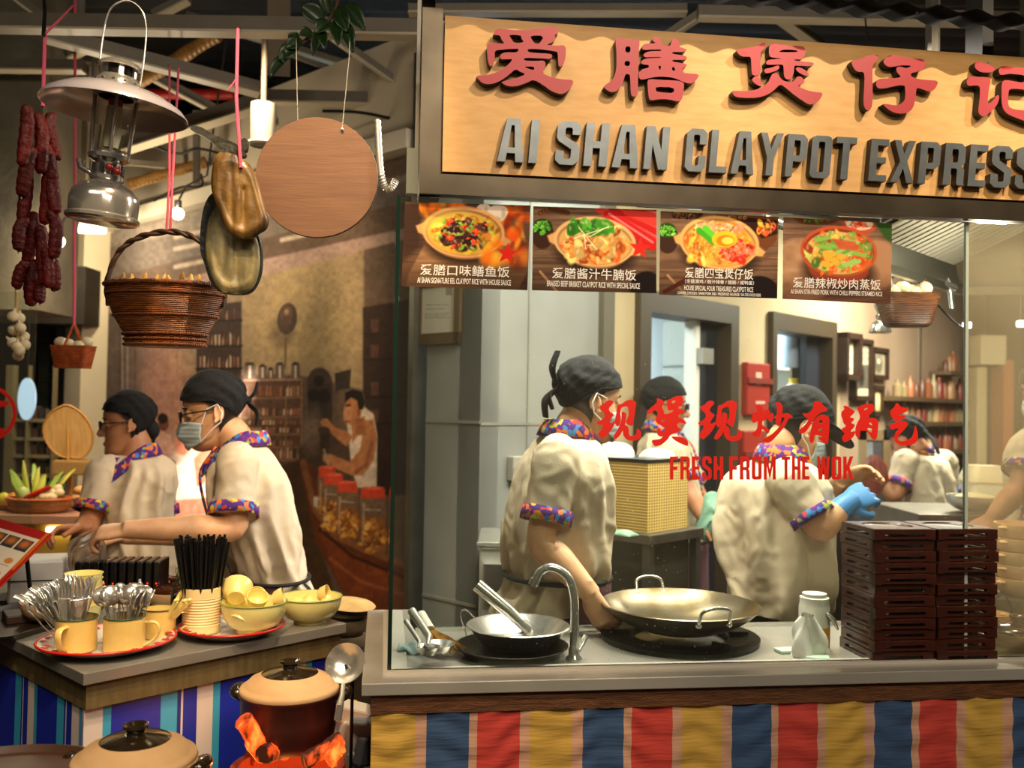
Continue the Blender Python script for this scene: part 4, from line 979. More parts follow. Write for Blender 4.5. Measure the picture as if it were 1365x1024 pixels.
mt = thing('shop_mural', 'large sepia wall mural of an old coffee shop with a man pouring tea', 'mural', MW((TM0 + TM1) / 2, 0, .003))
print_object('print', lambda i, j: MW(TM1 + (TM0 - TM1) * i, .35 + (MZ - .37) * j, .004), 420, 400, mural, mt, '#6a5646', .88)
# ================================================================== people
skin_a = mat('skin_light', '#e0ac80', 0.5, sss=0.1, var=('#d49c72', 30, 3))
skin_b = mat('skin_tan', '#c08660', 0.5, sss=0.12, var=('#b27650', 30, 3))
hair_m = mat('black_hair', '#15110e', 0.5)
scarf_m = mat('black_scarf', '#0d0d0f', 0.9, bump=(90, .3))
shirt_m = mat('beige_linen', '#d9c8ae', 0.85, var=('#d0bd9f', 5, 4), bump=(220, .12))
mask_m = mat('surgical_mask', '#c3d3d6', 0.75, wave=(22, .12, 'Z'))
loop_m = mat('mask_loop', '#f2f0ea', 0.7)
apron_m = mat('maroon_apron', '#5c2f3c', 0.85, var=('#4b2430', 8, 3))
trouser_m = mat('black_trousers', '#16140f', 0.85)
floral = floral_mat()
eye_m = mat('eye_white', '#e8e0d6', 0.2); iris_m = mat('dark_iris', '#1a100a', 0.15)
lip_m = mat('lips', '#a8604e', 0.5)
glove_m = mat('blue_glove', '#4f8fd0', 0.45)
spec_m = mat('spectacle_frame', '#1b1714', 0.3, 0.4)

HZ = np.array([-.03, 0, .06, .14, .2, .26, .32, .4, .5, .57, .65, .75, .85, .93, .985, 1.0])
HF = np.array([.25, .33, .385, .365, .385, .37, .375, .365, .345, .385, .385, .36, .29, .19, .08, .02])
HB = np.array([.05, -.02, -.06, -.1, -.13, -.17, -.22, -.31, -.38, -.41, -.42, -.41, -.36, -.26, -.12, -.03])
HW = np.array([.09, .13, .18, .22, .245, .265, .285, .3, .312, .32, .325, .315, .275, .195, .09, .02])
def hp(th, z, infl=0.0):
    f, b, w_ = (np.interp(z, HZ, q) for q in (HF, HB, HW))
    c = (f + b) / 2; hd = (f - b) / 2 + infl; hw = w_ + infl
    s, k = math.sin(th), math.cos(th)
    x = hw * math.copysign(abs(k) ** .92, k); y = c + hd * math.copysign(abs(s) ** .92, s)
    if infl == 0.0 and s > 0:
        y -= .035 * math.exp(-((abs(x) - .14) / .07) ** 2 - ((z - .5) / .055) ** 2)
    return (x, y, z)
def head_matrix(p, az, pitch=0, roll=0, H=.235):
    """p: centre of the head; az: facing azimuth in degrees (0 = +X, 90 = +Y); pitch down positive"""
    return Matrix.Translation(p) @ Matrix.Rotation(R(az - 90), 4, 'Z') @ Matrix.Rotation(-R(pitch), 4, 'X') @ Matrix.Rotation(R(roll), 4, 'Y') @ Matrix.Diagonal((H, H, H, 1)) @ Matrix.Translation((0, 0, -.5))
def head_skin(mb, M):
    zs = np.concatenate([np.linspace(-.03, .9, 38), np.linspace(.92, 1.0, 7)])
    mb.rings([[hp(2 * PI * j / 48, z) for j in range(48)] for z in zs], True, True, 0, M)
    mb.tube([(0, .33, .56), (0, .375, .49), (0, .425, .41), (0, .455, .345), (0, .43, .30)], [.035, .036, .048, .062, .04], 12, M=M)
    for s in (-1, 1):
        mb.ball((s * .052, .41, .325), (.036, .045, .034), 10, 8, M)
        mb.ball((s * .13, .312, .522), (.07, .055, .035), 12, 8, M)      # upper lid
        mb.ball((s * .13, .308, .474), (.062, .05, .022), 12, 8, M)      # lower lid
        E = M @ Matrix.Translation((s * .325, -.05, .44)) @ Matrix.Rotation(s * R(-24), 4, 'Z') @ Matrix.Rotation(R(12), 4, 'X')
        mb.ball((0, 0, 0), (.018, .065, .115), 14, 10, E)
        mb.tube([(s * .02, .06 * math.cos(a) - .005, .11 * math.sin(a) + .01) for a in np.linspace(-.5, 4.0, 16)], .018, 8, M=E)
        mb.ball((s * .01, .035, -.1), (.02, .03, .035), 8, 6, E)
    mb.ball((0, .385, .185), (.095, .035, .022), 12, 8, M); mb.ball((0, .375, .145), (.08, .04, .026), 12, 8, M)
def scarf_low(th, front=.70, side=.60, back=.30):
    s = math.sin(th)
    return side + (front - side) * max(s, 0) ** 1.2 + (back - side) * max(-s, 0) ** .8
def shell(M, low, infl, n=64, m=22, top=1.02, puff=.0):
    """close shell over the head above the line low(th)"""
    rs = []
    for j in range(m + 1):
        r = []
        for i in range(n):
            th = 2 * PI * i / n; z0 = low(th); z = z0 + (min(top, .999) - z0) * (j / m) ** .9
            x, y, zz = hp(th, z, infl + puff * math.sin(PI * j / m) * (.55 + max(0, -math.sin(th)) * .5 * math.sin(9 * th + j * .5) + .22 * math.sin(4 * th + j * .35) + .12 * math.sin(13 * th - j * .8)))
            k = max(0, (z - .80)) / .2
            r.append((x * (1 - .0 * k), y, zz + (infl + puff * .6) * k * 1.2))
        rs.append(r)
    mb = MB(); mb.rings(rs, True, True, 0, M); return mb
def hand(mb, wrist, d, n, curl=(35, 40, 25), spread=.10, s=1.0, thumb=1, fan=0.0):
    """palm and five fingers; d: direction of the fingers, n: direction the palm faces"""
    d = Vector(d).normalized(); n = (Vector(n) - d * Vector(n).dot(d)).normalized(); l = d.cross(n) * thumb   # l points to the thumb side
    w_ = Vector(wrist); P = lambda a, b, c: w_ + (d * a + l * b + n * c) * s
    rs = []
    for a, hw, ht in ((-.03, .026, .02), (0, .027, .019), (.025, .034, .018), (.05, .041, .017), (.075, .042, .015), (.09, .040, .012)):
        rs.append([P(a, hw * math.cos(t), ht * math.sin(t)) for t in np.linspace(0, 2 * PI, 20, endpoint=False)])
    mb.rings(rs, True)
    for k, (off, ln, r) in enumerate(((.031, .072, .0088), (.0105, .082, .0092), (-.0105, .077, .0088), (-.031, .060, .0078))):
        p = P(.083, off, 0); dirv = (d + l * (off * spread / .03)).normalized(); pts = [P(.06, off * .9, 0), p]; a = 0
        for q, frac in enumerate((.45, .32, .23)):
            a += R(curl[q] * (1 + .12 * (k - 1.5) * .6)) + R(fan * (k - 1.5)) * (q == 0)
            p = p + (dirv * math.cos(a) + n * math.sin(a)) * ln * frac * s; pts.append(p)
        q = spline([tuple(v) for v in pts], 4)
        mb.tube([Vector(v) for v in q], [r * s * (1.05 - .25 * i / len(q)) for i in range(len(q))], 10)
    pts = [P(.012, .022, .004), P(.035, .045, .014), P(.062, .056, .026), P(.085, .052, .038)]
    q = spline([tuple(v) for v in pts], 4)
    mb.tube([Vector(v) for v in q], [.0125 * s * (1.05 - .3 * i / len(q)) for i in range(len(q))], 10)
def limb(mb, pts, radii, n=6, seg=18, flat=1.0):
    q = spline([tuple(p) + (r,) for p, r in zip(pts, radii)], n)
    mb.tube([Vector(v[:3]) for v in q], [float(v[3]) for v in q], seg, flat=flat)
def torso_rings(rs, az, n=5, seg=40, ex=.86):
    """rs: (centre, half width, half depth[, az]) from the neck down"""
    q = spline([tuple(r[0]) + (r[1], r[2], r[3] if len(r) > 3 else az) for r in rs], n); out = []
    for v in q:
        a = R(v[5]); f = Vector((math.cos(a), math.sin(a), 0)); l = Vector((f.y, -f.x, 0)); c = Vector(v[:3])
        out.append([c + l * (v[3] * math.copysign(abs(math.cos(t)) ** ex, math.cos(t))) + f * (v[4] * math.copysign(abs(math.sin(t)) ** ex, math.sin(t))) for t in np.linspace(0, 2 * PI, seg, endpoint=False)])
    return out
def drape(rs, seed):
    """soft hanging folds, stronger towards the hem"""
    r = random.Random(seed); w_ = [(r.uniform(0, 6.28), r.choice((5, 7, 9, 11, 14)), r.uniform(-7, 7), r.uniform(.5, 1)) for _ in range(6)]
    out = []; n = len(rs)
    for i, q in enumerate(rs):
        c = sum(q, Vector()) / len(q); k = i / (n - 1); o = []
        for j, p in enumerate(q):
            th = 2 * PI * j / len(q); v = 0
            for ph, m, tw, a in w_: v += a * math.sin(m * th + tw * k * 1.6 + ph + .8 * math.sin(2 * th + 3 * k))
            v = v / 3.2; v = math.copysign(abs(v) ** 1.3, v)
            o.append(p + (p - c).normalized() * (.031 * v * min(1, .10 + k * 1.3)))
        out.append(o)
    return out
def remesh(o, vox, smooth=4, disp=0.0, scale=.1, seed=0):
    m = o.modifiers.new('one_skin', 'REMESH'); m.mode = 'VOXEL'; m.voxel_size = vox; m.use_smooth_shade = True
    if smooth:
        s = o.modifiers.new('smooth', 'SMOOTH'); s.factor = .5; s.iterations = smooth
    if disp:
        t = bpy.data.textures.new('folds', 'CLOUDS'); t.noise_scale = scale; t.noise_depth = 1
        d = o.modifiers.new('folds', 'DISPLACE'); d.texture = t; d.strength = disp; d.mid_level = .5
        d.texture_coords = 'LOCAL'
        if disp > .005:
            t2 = bpy.data.textures.new('creases', 'DISTORTED_NOISE'); t2.noise_scale = .075; t2.distortion = 1.2
            d2 = o.modifiers.new('creases', 'DISPLACE'); d2.texture = t2; d2.strength = .0045; d2.mid_level = .5; d2.texture_coords = 'LOCAL'
    return o
def band(pts, r, az_up, h, name, parent, m=None, flat=1.0):
    mb = MB(); mb.tube(pts, r, 22, cap=False, flat=flat); return build(mb, name, m or floral, parent, 60, world=True, solid=.004)

def person(name, label, base, head, torso, arms, skin, H=.235, mask=True, glasses=False, cap='scarf', face=True, group=None, legs=None, apron=None, shirt_disp=.007, gloves=(), hairdo=None, tail=None, vox=.0045, scarf=(.70, .60, .30), collar=True, tails=True):
    """head: (point, az, pitch, roll); torso: (az, rings); arms: list of dicts"""
    t = thing(name, label, 'person', base, group=group)
    M = head_matrix(*head, H=H); az = torso[0]; rings = torso[1]
    f = Vector((math.cos(R(az)), math.sin(R(az)), 0)); lat = Vector((f.y, -f.x, 0))
    # body: head, neck, trunk, arms, hands, legs in one skin
    mb = MB(); head_skin(mb, M)
    nb = Vector(rings[0][0]); hc = M @ Vector((0, -.10, .22))
    limb(mb, [nb - Vector((0, 0, .05)), nb.lerp(hc, .5), hc, M @ Vector((0, -.08, .4))], [.062, .056, .056, .05], 4, 24)
    core = [(Vector(r[0]), max(.03, r[1] - .03), max(.03, r[2] - .03)) + tuple(r[3:]) for r in rings]
    mb.rings(torso_rings(core, az, 3, 24))
    hip = Vector(core[-1][0])
    for s in (-1, 1):
        p0 = hip + lat * s * .085 + Vector((0, 0, .03)); k = Vector((p0.x, p0.y, 0)) + f * .03
        limb(mb, [p0, Vector((k.x, k.y, p0.z * .55)), Vector((p0.x, p0.y, .10)), Vector((p0.x, p0.y, .05)) + f * .02], [.085, .062, .042, .04], 4, 14)
    gl = MB()
    for i, a in enumerate(arms):
        P = [Vector(p) for p in a['pts']]
        sh, el, wr = P
        limb(mb, [sh, sh.lerp(el, .5), el, el.lerp(wr, .35), wr, wr + (wr - el).normalized() * .01], [.052, .046, .040, .042, .028, .027], 6, 18)
        tgt = gl if i in gloves else mb
        hand(tgt, wr, a['d'], a['n'], a.get('curl', (30, 35, 25)), thumb=a.get('thumb', 1), s=a.get('s', 1.0), fan=a.get('fan', 0))
        if i in gloves: limb(gl, [wr - (wr - el).normalized() * .05, wr, wr + Vector(a['d']).normalized() * .03], [.036, .032, .03], 4, 16)
    remesh(build(mb, 'body', skin, t, 0, world=True), vox, 3)
    if gl.v: remesh(build(gl, 'rubber_glove', glove_m, t, 0, world=True), .004, 2)
    # face
    if face:
        for s in (-1, 1):
            mb = MB(); mb.ball((s * .13, .316, .498), (.05, .046, .04), 14, 10, M); ey = build(mb, 'eye', eye_m, t, 60, world=True)
            mb = MB(); mb.ball((s * .13, .345, .497), (.024, .022, .026), 10, 8, M); build(mb, 'iris', iris_m, ey, 60, world=True)
            mb = MB(); mb.tube([(s * .055, .37, .585), (s * .12, .378, .605), (s * .2, .325, .59)], [.012, .015, .007], 8, M=M)
            build(mb, 'eyebrow', hair_m, t, 60, world=True)
    if not mask:
        mb = MB(); mb.tube([(s_ * .085, .355 + .04 * math.cos(s_ * 1.4), .168) for s_ in (-1, -.6, -.2, .2, .6, 1)], [.006, .02, .027, .027, .02, .006], 10, M=M)
        build(mb, 'lips', lip_m, t, 0, world=True)
    # hair, headscarf
    hl = hairdo or (lambda th: .80 if math.sin(th) > .55 else (.50 + .30 * (math.sin(th) + .05) / .6 if math.sin(th) > -.05 else .50 - .31 * min(1, (-.05 - math.sin(th)) / .5)))
    build(shell(M, hl, .022), 'hair', hair_m, t, 60, world=True)
    sc = lambda th: scarf_low(th, *scarf)
    sm = shell(M, sc, .034, n=120, m=30, puff=.035)
    for dz_, k_ in ((.012, .009), (.045, .007)):
        rim = [hp(2 * PI * i / 60, sc(2 * PI * i / 60) + dz_ + .012 * math.sin(4 * PI * i / 60 + dz_ * 40), .036) for i in range(60)]
        sm.tube(rim, k_, 6, M=M, loop=True)
    if cap == 'peaked':
        def pk(i, j):
            th = PI / 2 + (i - .5) * 1.9; x, y, z = hp(th, sc(th) + .02, .05); q = j * math.cos((i - .5) * PI) ** .5
            return (x * (1 + .1 * q), y + .40 * q, z - .10 * q * q - .03 * q)
        sm2 = MB(); sm2.grid(pk, 18, 8, 0, M); build(sm2, 'peak', scarf_m, t, 60, world=True, solid=.006)
    so = build(sm, 'headscarf', scarf_m, t, 60, world=True)
    if tails:
        mb = MB(); bk = tail or [((0, -.44, .42), (.03, -.55, .52), (.05, -.58, .68)), ((0, -.44, .40), (-.04, -.52, .28), (-.05, -.5, .12))]
        mb.ball(bk[0][0], (.075, .06, .06) if len(bk) > 1 else (.17, .13, .17), 16, 10, M)
        for pts in bk:
            q = spline(pts, 6); mb.tube([Vector(v) for v in q], [.085 * (.6 + .4 * math.sin(PI * (.15 + .7 * i / len(q)))) for i in range(len(q))], 12, M=M, flat=.3, up=(0, 1, .3))
        build(mb, 'scarf_knot', scarf_m, so, 60, world=True)
    if mask:
        mb = MB()
        def mk(i, j):
            th = PI / 2 + (i - .5) * 2.5; z = .02 + .40 * j - .05 * abs(i - .5) * (1 - j) * -2 - .10 * abs(2 * i - 1) ** 2 * (j - .35)
            x, y, zz = hp(th, min(max(z, 0), .5), .028)
            y += .10 * math.exp(-((i - .5) / .16) ** 2 - ((j - .62) / .34) ** 2) + .03 * math.exp(-((i - .5) / .2) ** 2)
            return (x, y, z)
        mb.grid(mk, 32, 18, 0, M); mo = build(mb, 'face_mask', mask_m, t, 60, world=True, solid=.003)
        for s in (-1, 1):
            i_ = 0.0 if s > 0 else 1.0
            a, b = mk(i_, .95), mk(i_, .08)
            mb = MB()
            mb.tube([a, (s * .335, .08, .53), (s * .36, -.07, .57), (s * .352, -.11, .45), (s * .345, -.07, .33), (s * .33, .05, .26), b], .009, 6, M=M)
            build(mb, 'ear_loop', loop_m, mo, 60, world=True)
    if glasses:
        g = thing('spectacles', None, None, (0, 0, 0)); g.parent = t
        mb = MB()
        for s in (-1, 1):
            mb.tube([(s * .145 + .108 * math.copysign(abs(math.cos(a)) ** .7, math.cos(a)), .435 - .03 * abs(.02 + s * math.cos(a) * .0) - .0, .49 + .072 * math.copysign(abs(math.sin(a)) ** .7, math.sin(a))) for a in np.linspace(0, 2 * PI, 20, endpoint=False)], .0105, 6, M=M, loop=True)
            mb.tube([(s * .25, .43, .515), (s * .335, .30, .52), (s * .345, -.02, .51)], .010, 6, M=M)
        mb.tube([(-.04, .44, .51), (0, .455, .515), (.04, .44, .51)], .009, 6, M=M)
        build(mb, 'frame', spec_m, g, 60, world=True)
        for s in (-1, 1):
            mb = MB(); mb.rings([[(s * .145 + .1 * math.cos(a), .433, .49 + .068 * math.sin(a)) for a in np.linspace(0, 2 * PI, 20, endpoint=False)] , [(s * .145 + .1 * math.cos(a), .436, .49 + .068 * math.sin(a)) for a in np.linspace(0, 2 * PI, 20, endpoint=False)]], True, True, 0, M)
            build(mb, 'lens', g_clear, g, 0, world=True)
    # tunic with sleeves, floral collar, cuffs, placket
    mb = MB(); mb.rings(drape(torso_rings(rings, az, 7, 96), len(label)))
    cuffs = []
    for a in arms:
        sh, el, wr = [Vector(p) for p in a['pts']]
        L_ = a.get('sleeve', .85); e = sh.lerp(el, L_); r1 = a.get('sr', .062)
        inn = sh + (Vector(rings[1][0]) - sh) * .45; inn.z = sh.z + .01
        limb(mb, [inn, sh + Vector((0, 0, .012)), sh.lerp(e, .45), e], [.055, .070, .066, r1], 6, 22)
        cuffs.append((sh.lerp(el, L_ - .16), e + (el - sh).normalized() * .004, r1))
    shirt = build(mb, 'tunic', shirt_m, t, 0, world=True)
    remesh(shirt, .0075, 3, shirt_disp, .13)
    for a, b, r1 in cuffs: band([a, a.lerp(b, .5), b], [r1 + .006, r1 + .007, r1 + .007], None, .02, 'floral_cuff', t)
    if collar:
        M0 = Vector(rings[0][0]); col = []
        for i in range(28):
            a = 2 * PI * i / 28; k_ = max(0, math.sin(a)); dvec = lat * math.cos(a) * (.082 - .02 * k_) + f * math.sin(a) * (.078 if math.sin(a) < 0 else .118)
            col.append(M0 + dvec + Vector((0, 0, .026 - .095 * k_ ** 1.6)))
        mb = MB(); mb.rings([[p + Vector((0, 0, z)) + (p - M0) * k for p in col] for z, k in ((-.032, .16), (0, .04), (.022, -.10))], False)
        build(mb, 'floral_collar', floral, t, 60, world=True, solid=.004)
        q = torso_rings(rings, az, 5, 44); strip = []
        for r in q[2:]:
            p = r[11]; c = sum(r, Vector()) / len(r); o = (p - c).normalized()
            strip.append([p + o * .014 + lat * .013, p + o * .019, p + o * .014 - lat * .013])
        mb = MB(); mb.rings(strip, False, False); build(mb, 'floral_placket', floral, t, 60, world=True, solid=.004)
    # apron from the waist down over the front, trousers, shoes
    hipc = Vector(rings[-1][0])
    if apron:
        c0, c1, rx, ry, aw = apron
        mb = MB()
        def ap(i, j):
            th = PI / 2 + (i - .5) * aw; c = Vector(c0).lerp(Vector(c1), j); k = 1 + .05 * j + .02 * math.sin(i * 22) * j
            return c + lat * (rx * k * math.cos(th)) + f * (ry * k * math.sin(th))
        mb.grid(ap, 40, 14); build(mb, 'apron', apron_m, t, 60, world=True, solid=.005)
        mb = MB(); mb.tube([Vector(c0) + lat * (rx + .002) * math.cos(a) + f * (ry + .002) * math.sin(a) for a in np.linspace(0, 2 * PI, 32, endpoint=False)], .0065, 8, loop=True)
        build(mb, 'apron_string', trouser_m, t, 60, world=True)
    mb = MB()
    for s in (-1, 1):
        p0 = hipc + lat * s * .082 + Vector((0, 0, .05)); b = Vector((p0.x, p0.y, .06))
        limb(mb, [p0, p0.lerp(b, .4) + f * .02, b], [.090, .076, .060], 6, 18)
    mb.ball(hipc, (.12, .12, .08), 16, 10)
    remesh(build(mb, 'trousers', trouser_m, t, 0, world=True), .012, 2)
    for s in (-1, 1):
        p0 = hipc + lat * s * .082; X = Matrix.Translation((p0.x, p0.y, .045)) @ Matrix.Rotation(R(az), 4, 'Z')
        mb = MB(); mb.ball((.05, 0, 0), (.135, .05, .045), 14, 8, X); build(mb, 'shoe', black, t, 60, world=True)
    return t

def ring(px, py, Y, rx, ry, *az): return (at(px, py, Y), rx, ry) + az
DOWN = Vector((0, 0, -1))
# ---- chef at the sink
Y = 2.76
person('person', 'cook in beige tunic and black headscarf reaching to the big wok by the tap', at(745, 700, Y) * Vector((1, 1, 0)) if False else Vector((at(745, 700, Y).x, Y, 0)),
       (at(784, 533, Y), 22, 8, 0),
       (22, [ring(757, 580, Y, .075, .07), ring(754, 594, Y, .15, .085), ring(749, 622, Y, .19, .115), ring(745, 662, Y, .195, .136), ring(741, 710, Y, .19, .15), ring(743, 748, Y, .18, .146), ring(739, 772, Y, .155, .124), ring(728, 800, Y, .16, .135), ring(724, 832, Y, .165, .145)]),
       [dict(pts=[at(742, 618, 2.60), at(722, 722, 2.56), at(786, 790, 2.50)], d=(.5, -.15, -1), n=(.6, .7, .25), curl=(45, 55, 35), thumb=-1, sleeve=.74, sr=.064),
        dict(pts=[at(768, 618, 2.92), at(762, 725, 2.95), at(765, 800, 2.90)], d=(.2, -.1, -1), n=(0, -1, 0), thumb=1, sleeve=.7)],
       skin_a, apron=(at(742, 766, Y), at(742, 950, Y), .176, .150, 3.5), scarf=(.72, .62, .36),
       tail=[((0, -.46, .62), (.05, -.57, .80), (.05, -.53, 1.02)), ((0, -.46, .55), (-.02, -.57, .40), (-.05, -.52, .20)), ((.02, -.46, .55), (.06, -.56, .45), (.08, -.5, .30))])
# ---- cook at the middle in a peaked cap
Y = 2.95
person('person', 'cook in black peaked cap, face mask and one blue glove beside the brown tray stacks', Vector((at(1036, 750, Y).x, Y, 0)),
       (at(1064, 568, Y), 12, 24, 0),
       (18, [ring(1043, 612, Y, .075, .07), ring(1037, 622, Y, .15, .09), ring(1030, 642, Y, .205, .125), ring(1029, 690, Y, .205, .144), ring(1034, 750, Y, .20, .146), ring(1038, 790, Y, .19, .14), ring(1038, 814, Y, .185, .132)]),
       [dict(pts=[at(1052, 645, 2.77), at(1093, 703, 2.72), at(1128, 672, 2.74)], d=(.6, .3, .25), n=(.3, .8, -.3), curl=(30, 45, 35), thumb=-1, sleeve=.80, sr=.060),
        dict(pts=[at(1052, 640, 3.12), at(1080, 690, 3.15), at(1116, 645, 3.05)], d=(.8, -.1, .4), n=(.1, -.6, -.6), thumb=1, sleeve=.7)],
       skin_a, cap='peaked', gloves=(0,), scarf=(.66, .62, .42), tails=False)
# ---- person in the doorway
Y = 4.25
person('person', 'person in glasses and black headscarf standing in the open doorway with a green towel', Vector((at(892, 700, Y).x, Y, 0)),
       (at(886, 540, Y), -18, 4, 0),
       (-15, [ring(882, 574, Y, .07, .07), ring(884, 583, Y, .15, .085), ring(888, 600, Y, .19, .11), ring(892, 650, Y, .19, .13), ring(894, 700, Y, .18, .13), ring(896, 760, Y, .17, .125)]),
       [dict(pts=[at(890, 606, 4.08), at(918, 655, 4.02), at(938, 690, 3.96)], d=(.7, -.2, -.6), n=(-.2, .3, -1), thumb=-1, sleeve=.75),
        dict(pts=[at(905, 606, 4.42), at(932, 662, 4.45), at(945, 680, 4.25)], d=(.7, -.4, -.5), n=(0, 0, -1), thumb=1, sleeve=.7)],
       skin_b, mask=False, glasses=True, apron=(at(895, 718, Y), at(896, 900, Y), .20, .16, 3.0), scarf=(.74, .60, .34), tails=False, vox=.006)
# ---- cook at the back, seen from behind
Y = 5.05
person('person', 'worker seen from behind with black scarf tails holding a pink plastic bag', Vector((at(1226, 690, Y).x, Y, 0)),
       (at(1211, 585, Y), 125, 28, 0),
       (128, [ring(1222, 603, Y, .07, .065), ring(1225, 608, Y, .15, .09), ring(1229, 622, Y, .185, .12), ring(1234, 655, Y, .19, .135), ring(1239, 700, Y, .18, .14), ring(1240, 780, Y, .17, .13)]),
       [dict(pts=[at(1207, 618, 4.95), at(1193, 660, 4.88), at(1163, 632, 4.95)], d=(-.9, .2, .25), n=(0, .3, -.9), thumb=1, sleeve=.75),
        dict(pts=[at(1258, 618, 5.2), at(1270, 668, 5.25), at(1250, 690, 5.45)], d=(-.5, .8, -.1), n=(0, 0, -1), thumb=-1, sleeve=.75)],
       skin_b, mask=False, face=False, scarf=(.72, .6, .32), vox=.006,
       tail=[((0, -.44, .45), (.02, -.52, .18), (.04, -.48, -.12)), ((0, -.44, .45), (-.1, -.56, .25), (-.14, -.58, 0))])
# ---- worker at the picture's right edge
Y = 3.55
person('person', 'worker at the far edge of the steamed-up pane with bare forearm lowered', Vector((at(1408, 700, Y).x, Y, 0)),
       (at(1398, 520, Y), 190, 15, 0),
       (195, [ring(1402, 568, Y, .075, .07), ring(1403, 580, Y, .15, .09), ring(1404, 605, Y, .19, .12), ring(1406, 660, Y, .19, .14), ring(1408, 740, Y, .18, .14), ring(1408, 800, Y, .17, .13)]),
       [dict(pts=[at(1378, 600, 3.40), at(1358, 652, 3.36), at(1322, 692, 3.34)], d=(-.8, -.1, -.5), n=(-.3, .2, -.8), thumb=1, sleeve=.62, sr=.07),
        dict(pts=[at(1392, 605, 3.72), at(1370, 680, 3.75), at(1335, 705, 3.6)], d=(-.8, -.3, -.3), n=(0, 0, -1), thumb=-1, sleeve=.7)],
       skin_b, vox=.006)
# ---- woman behind the serving counter
Y = 3.62
person('person', 'woman in black headscarf and glasses standing behind the serving counter looking down', Vector((at(175, 700, Y).x, Y, 0)),
       (at(171, 563, Y), 200, 6, 0),
       (238, [ring(183, 606, Y, .07, .065), ring(182, 616, Y, .14, .085), ring(180, 632, Y, .185, .11), ring(174, 665, Y, .19, .135), ring(172, 710, Y, .185, .14), ring(174, 770, Y, .185, .14), ring(176, 830, Y, .18, .135)]),
       [dict(pts=[at(209, 632, 3.62), at(214, 706, 3.62), at(142, 712, 3.40)], d=(-.9, -.3, .05), n=(-.2, .3, -.9), curl=(40, 45, 30), thumb=-1, sleeve=.72, sr=.066),
        dict(pts=[at(139, 634, 3.55), at(118, 700, 3.48), at(108, 705, 3.36)], d=(-.6, -.6, 0), n=(.5, 0, -.8), curl=(40, 50, 30), thumb=1, sleeve=.72)],
       skin_b, H=.228, mask=False, glasses=True, scarf=(.76, .66, .12), tail=[((0, -.36, .34), (.0, -.40, .24), (.0, -.36, .12))])
# ---- man behind the serving counter
Y = 3.14
person('person', 'man in black headscarf, glasses and face mask reaching across the serving counter', Vector((at(350, 720, Y).x, Y, 0)),
       (at(285, 547, Y), 196, 12, 0),
       (203, [ring(325, 592, Y, .075, .07), ring(326, 604, Y, .15, .09), ring(326, 630, Y, .19, .125), ring(333, 668, Y, .195, .13), ring(344, 708, Y, .19, .125), ring(354, 742, Y, .18, .115), ring(361, 768, Y, .160, .102), ring(372, 800, Y, .165, .112)]),
       [dict(pts=[at(316, 622, 2.97), at(310, 704, 2.90), at(172, 706, 2.80)], d=(-1, -.12, -.12), n=(-.15, .35, -.9), curl=(40, 50, 30), thumb=-1, sleeve=.80, sr=.070),
        dict(pts=[at(318, 622, 3.27), at(300, 710, 3.30), at(170, 715, 3.12)], d=(-1, -.2, 0), n=(0, -.2, -1), curl=(40, 50, 30), thumb=1, sleeve=.7)],
       skin_a, H=.245, glasses=True, apron=(at(361, 768, Y), at(362, 960, Y), .182, .122, 3.3), scarf=(.72, .62, .34),
       tail=[((0, -.46, .55), (.02, -.58, .64), (.02, -.64, .78)), ((0, -.46, .50), (-.04, -.55, .36), (-.05, -.5, .18))])
# ================================================================== serving counter on the left
enamel = mat('cream_enamel', '#ecc873', 0.22, coat=.4)
enamel_y = mat('yellow_enamel', '#ecdf90', 0.2, coat=.5)
green_rim = mat('green_rim', '#2c4a26', 0.3)
melamine = mat('yellow_melamine', '#f2d983', 0.25, coat=.3)
red_rim = mat('red_rim', '#c01c12', 0.3)
white_enamel = mat('white_enamel', '#d9d2c8', 0.2, coat=.5)
clay = mat('pale_clay', '#dcb483', 0.75, var=('#d0a473', 12, 4), bump=(90, .1))
brown_glaze = mat('brown_glaze', '#3a1a08', 0.12, coat=.8)
dark_glaze = mat('dark_glaze', '#2a2013', 0.12, coat=.8)
silver = mat('cutlery_steel', '#e6e4de', 0.22, 0.85)
clear_pl = glass_mat('clear_plastic', '#eeeeea', .10, '#e8e4d8')
CZ = .95
sc_ = thing('serving_counter', 'corner serving counter with steel top and blue, turquoise and white striped sides', 'counter', L(0, 0, 0), math.atan2(E1.y, E1.x))
LBL = 1.3
def cbox(mb, a0, a1, b0, b1, z0, z1): mb.box(((a0 + a1) / 2, (b0 + b1) / 2, (z0 + z1) / 2), (a1 - a0, b1 - b0, z1 - z0))
mb = MB(); cbox(mb, 0, .712, 0, LBL, .923, .95); build(mb, 'worktop', mat('counter_steel', '#aaa59b', 0.26, 0.5, var=('#999388', 5, 4)), sc_, 0, bevel=.002)
mb = MB(); cbox(mb, .012, .70, .012, LBL, .865, .923)
build(mb, 'timber_band', mat('painted_timber', '#6f5f3c', 0.6, var=('#5d4c2c', 7, 4, (9, 9, 1)), bump=(18, .3)), sc_, 0)
mb = MB(); cbox(mb, .66, .70, .012, .05, 0, .865); build(mb, 'corner_post', mat('orange_timber', '#8a5426', 0.6, var=('#6c3e1a', 9, 4, (4, 4, 1))), sc_, 0)
bl = [(0, '#e4d4cc'), (.155, '#40a8d0'), (.225, '#1c2fb0'), (.66, '#3fb0dc'), (.81, '#1c2a8c'), (.845, '#e4d4cc'), (.867, '#1c2fa8')]
bl2 = [(0, '#1c2fa8'), (.05, '#40a8d0'), (.12, '#e4d4cc'), (.27, '#1c2fa8'), (.385, '#e4d4cc'), (.405, '#1c2a8c'), (.44, '#3fb0dc'), (.59, '#1c2fb0')]
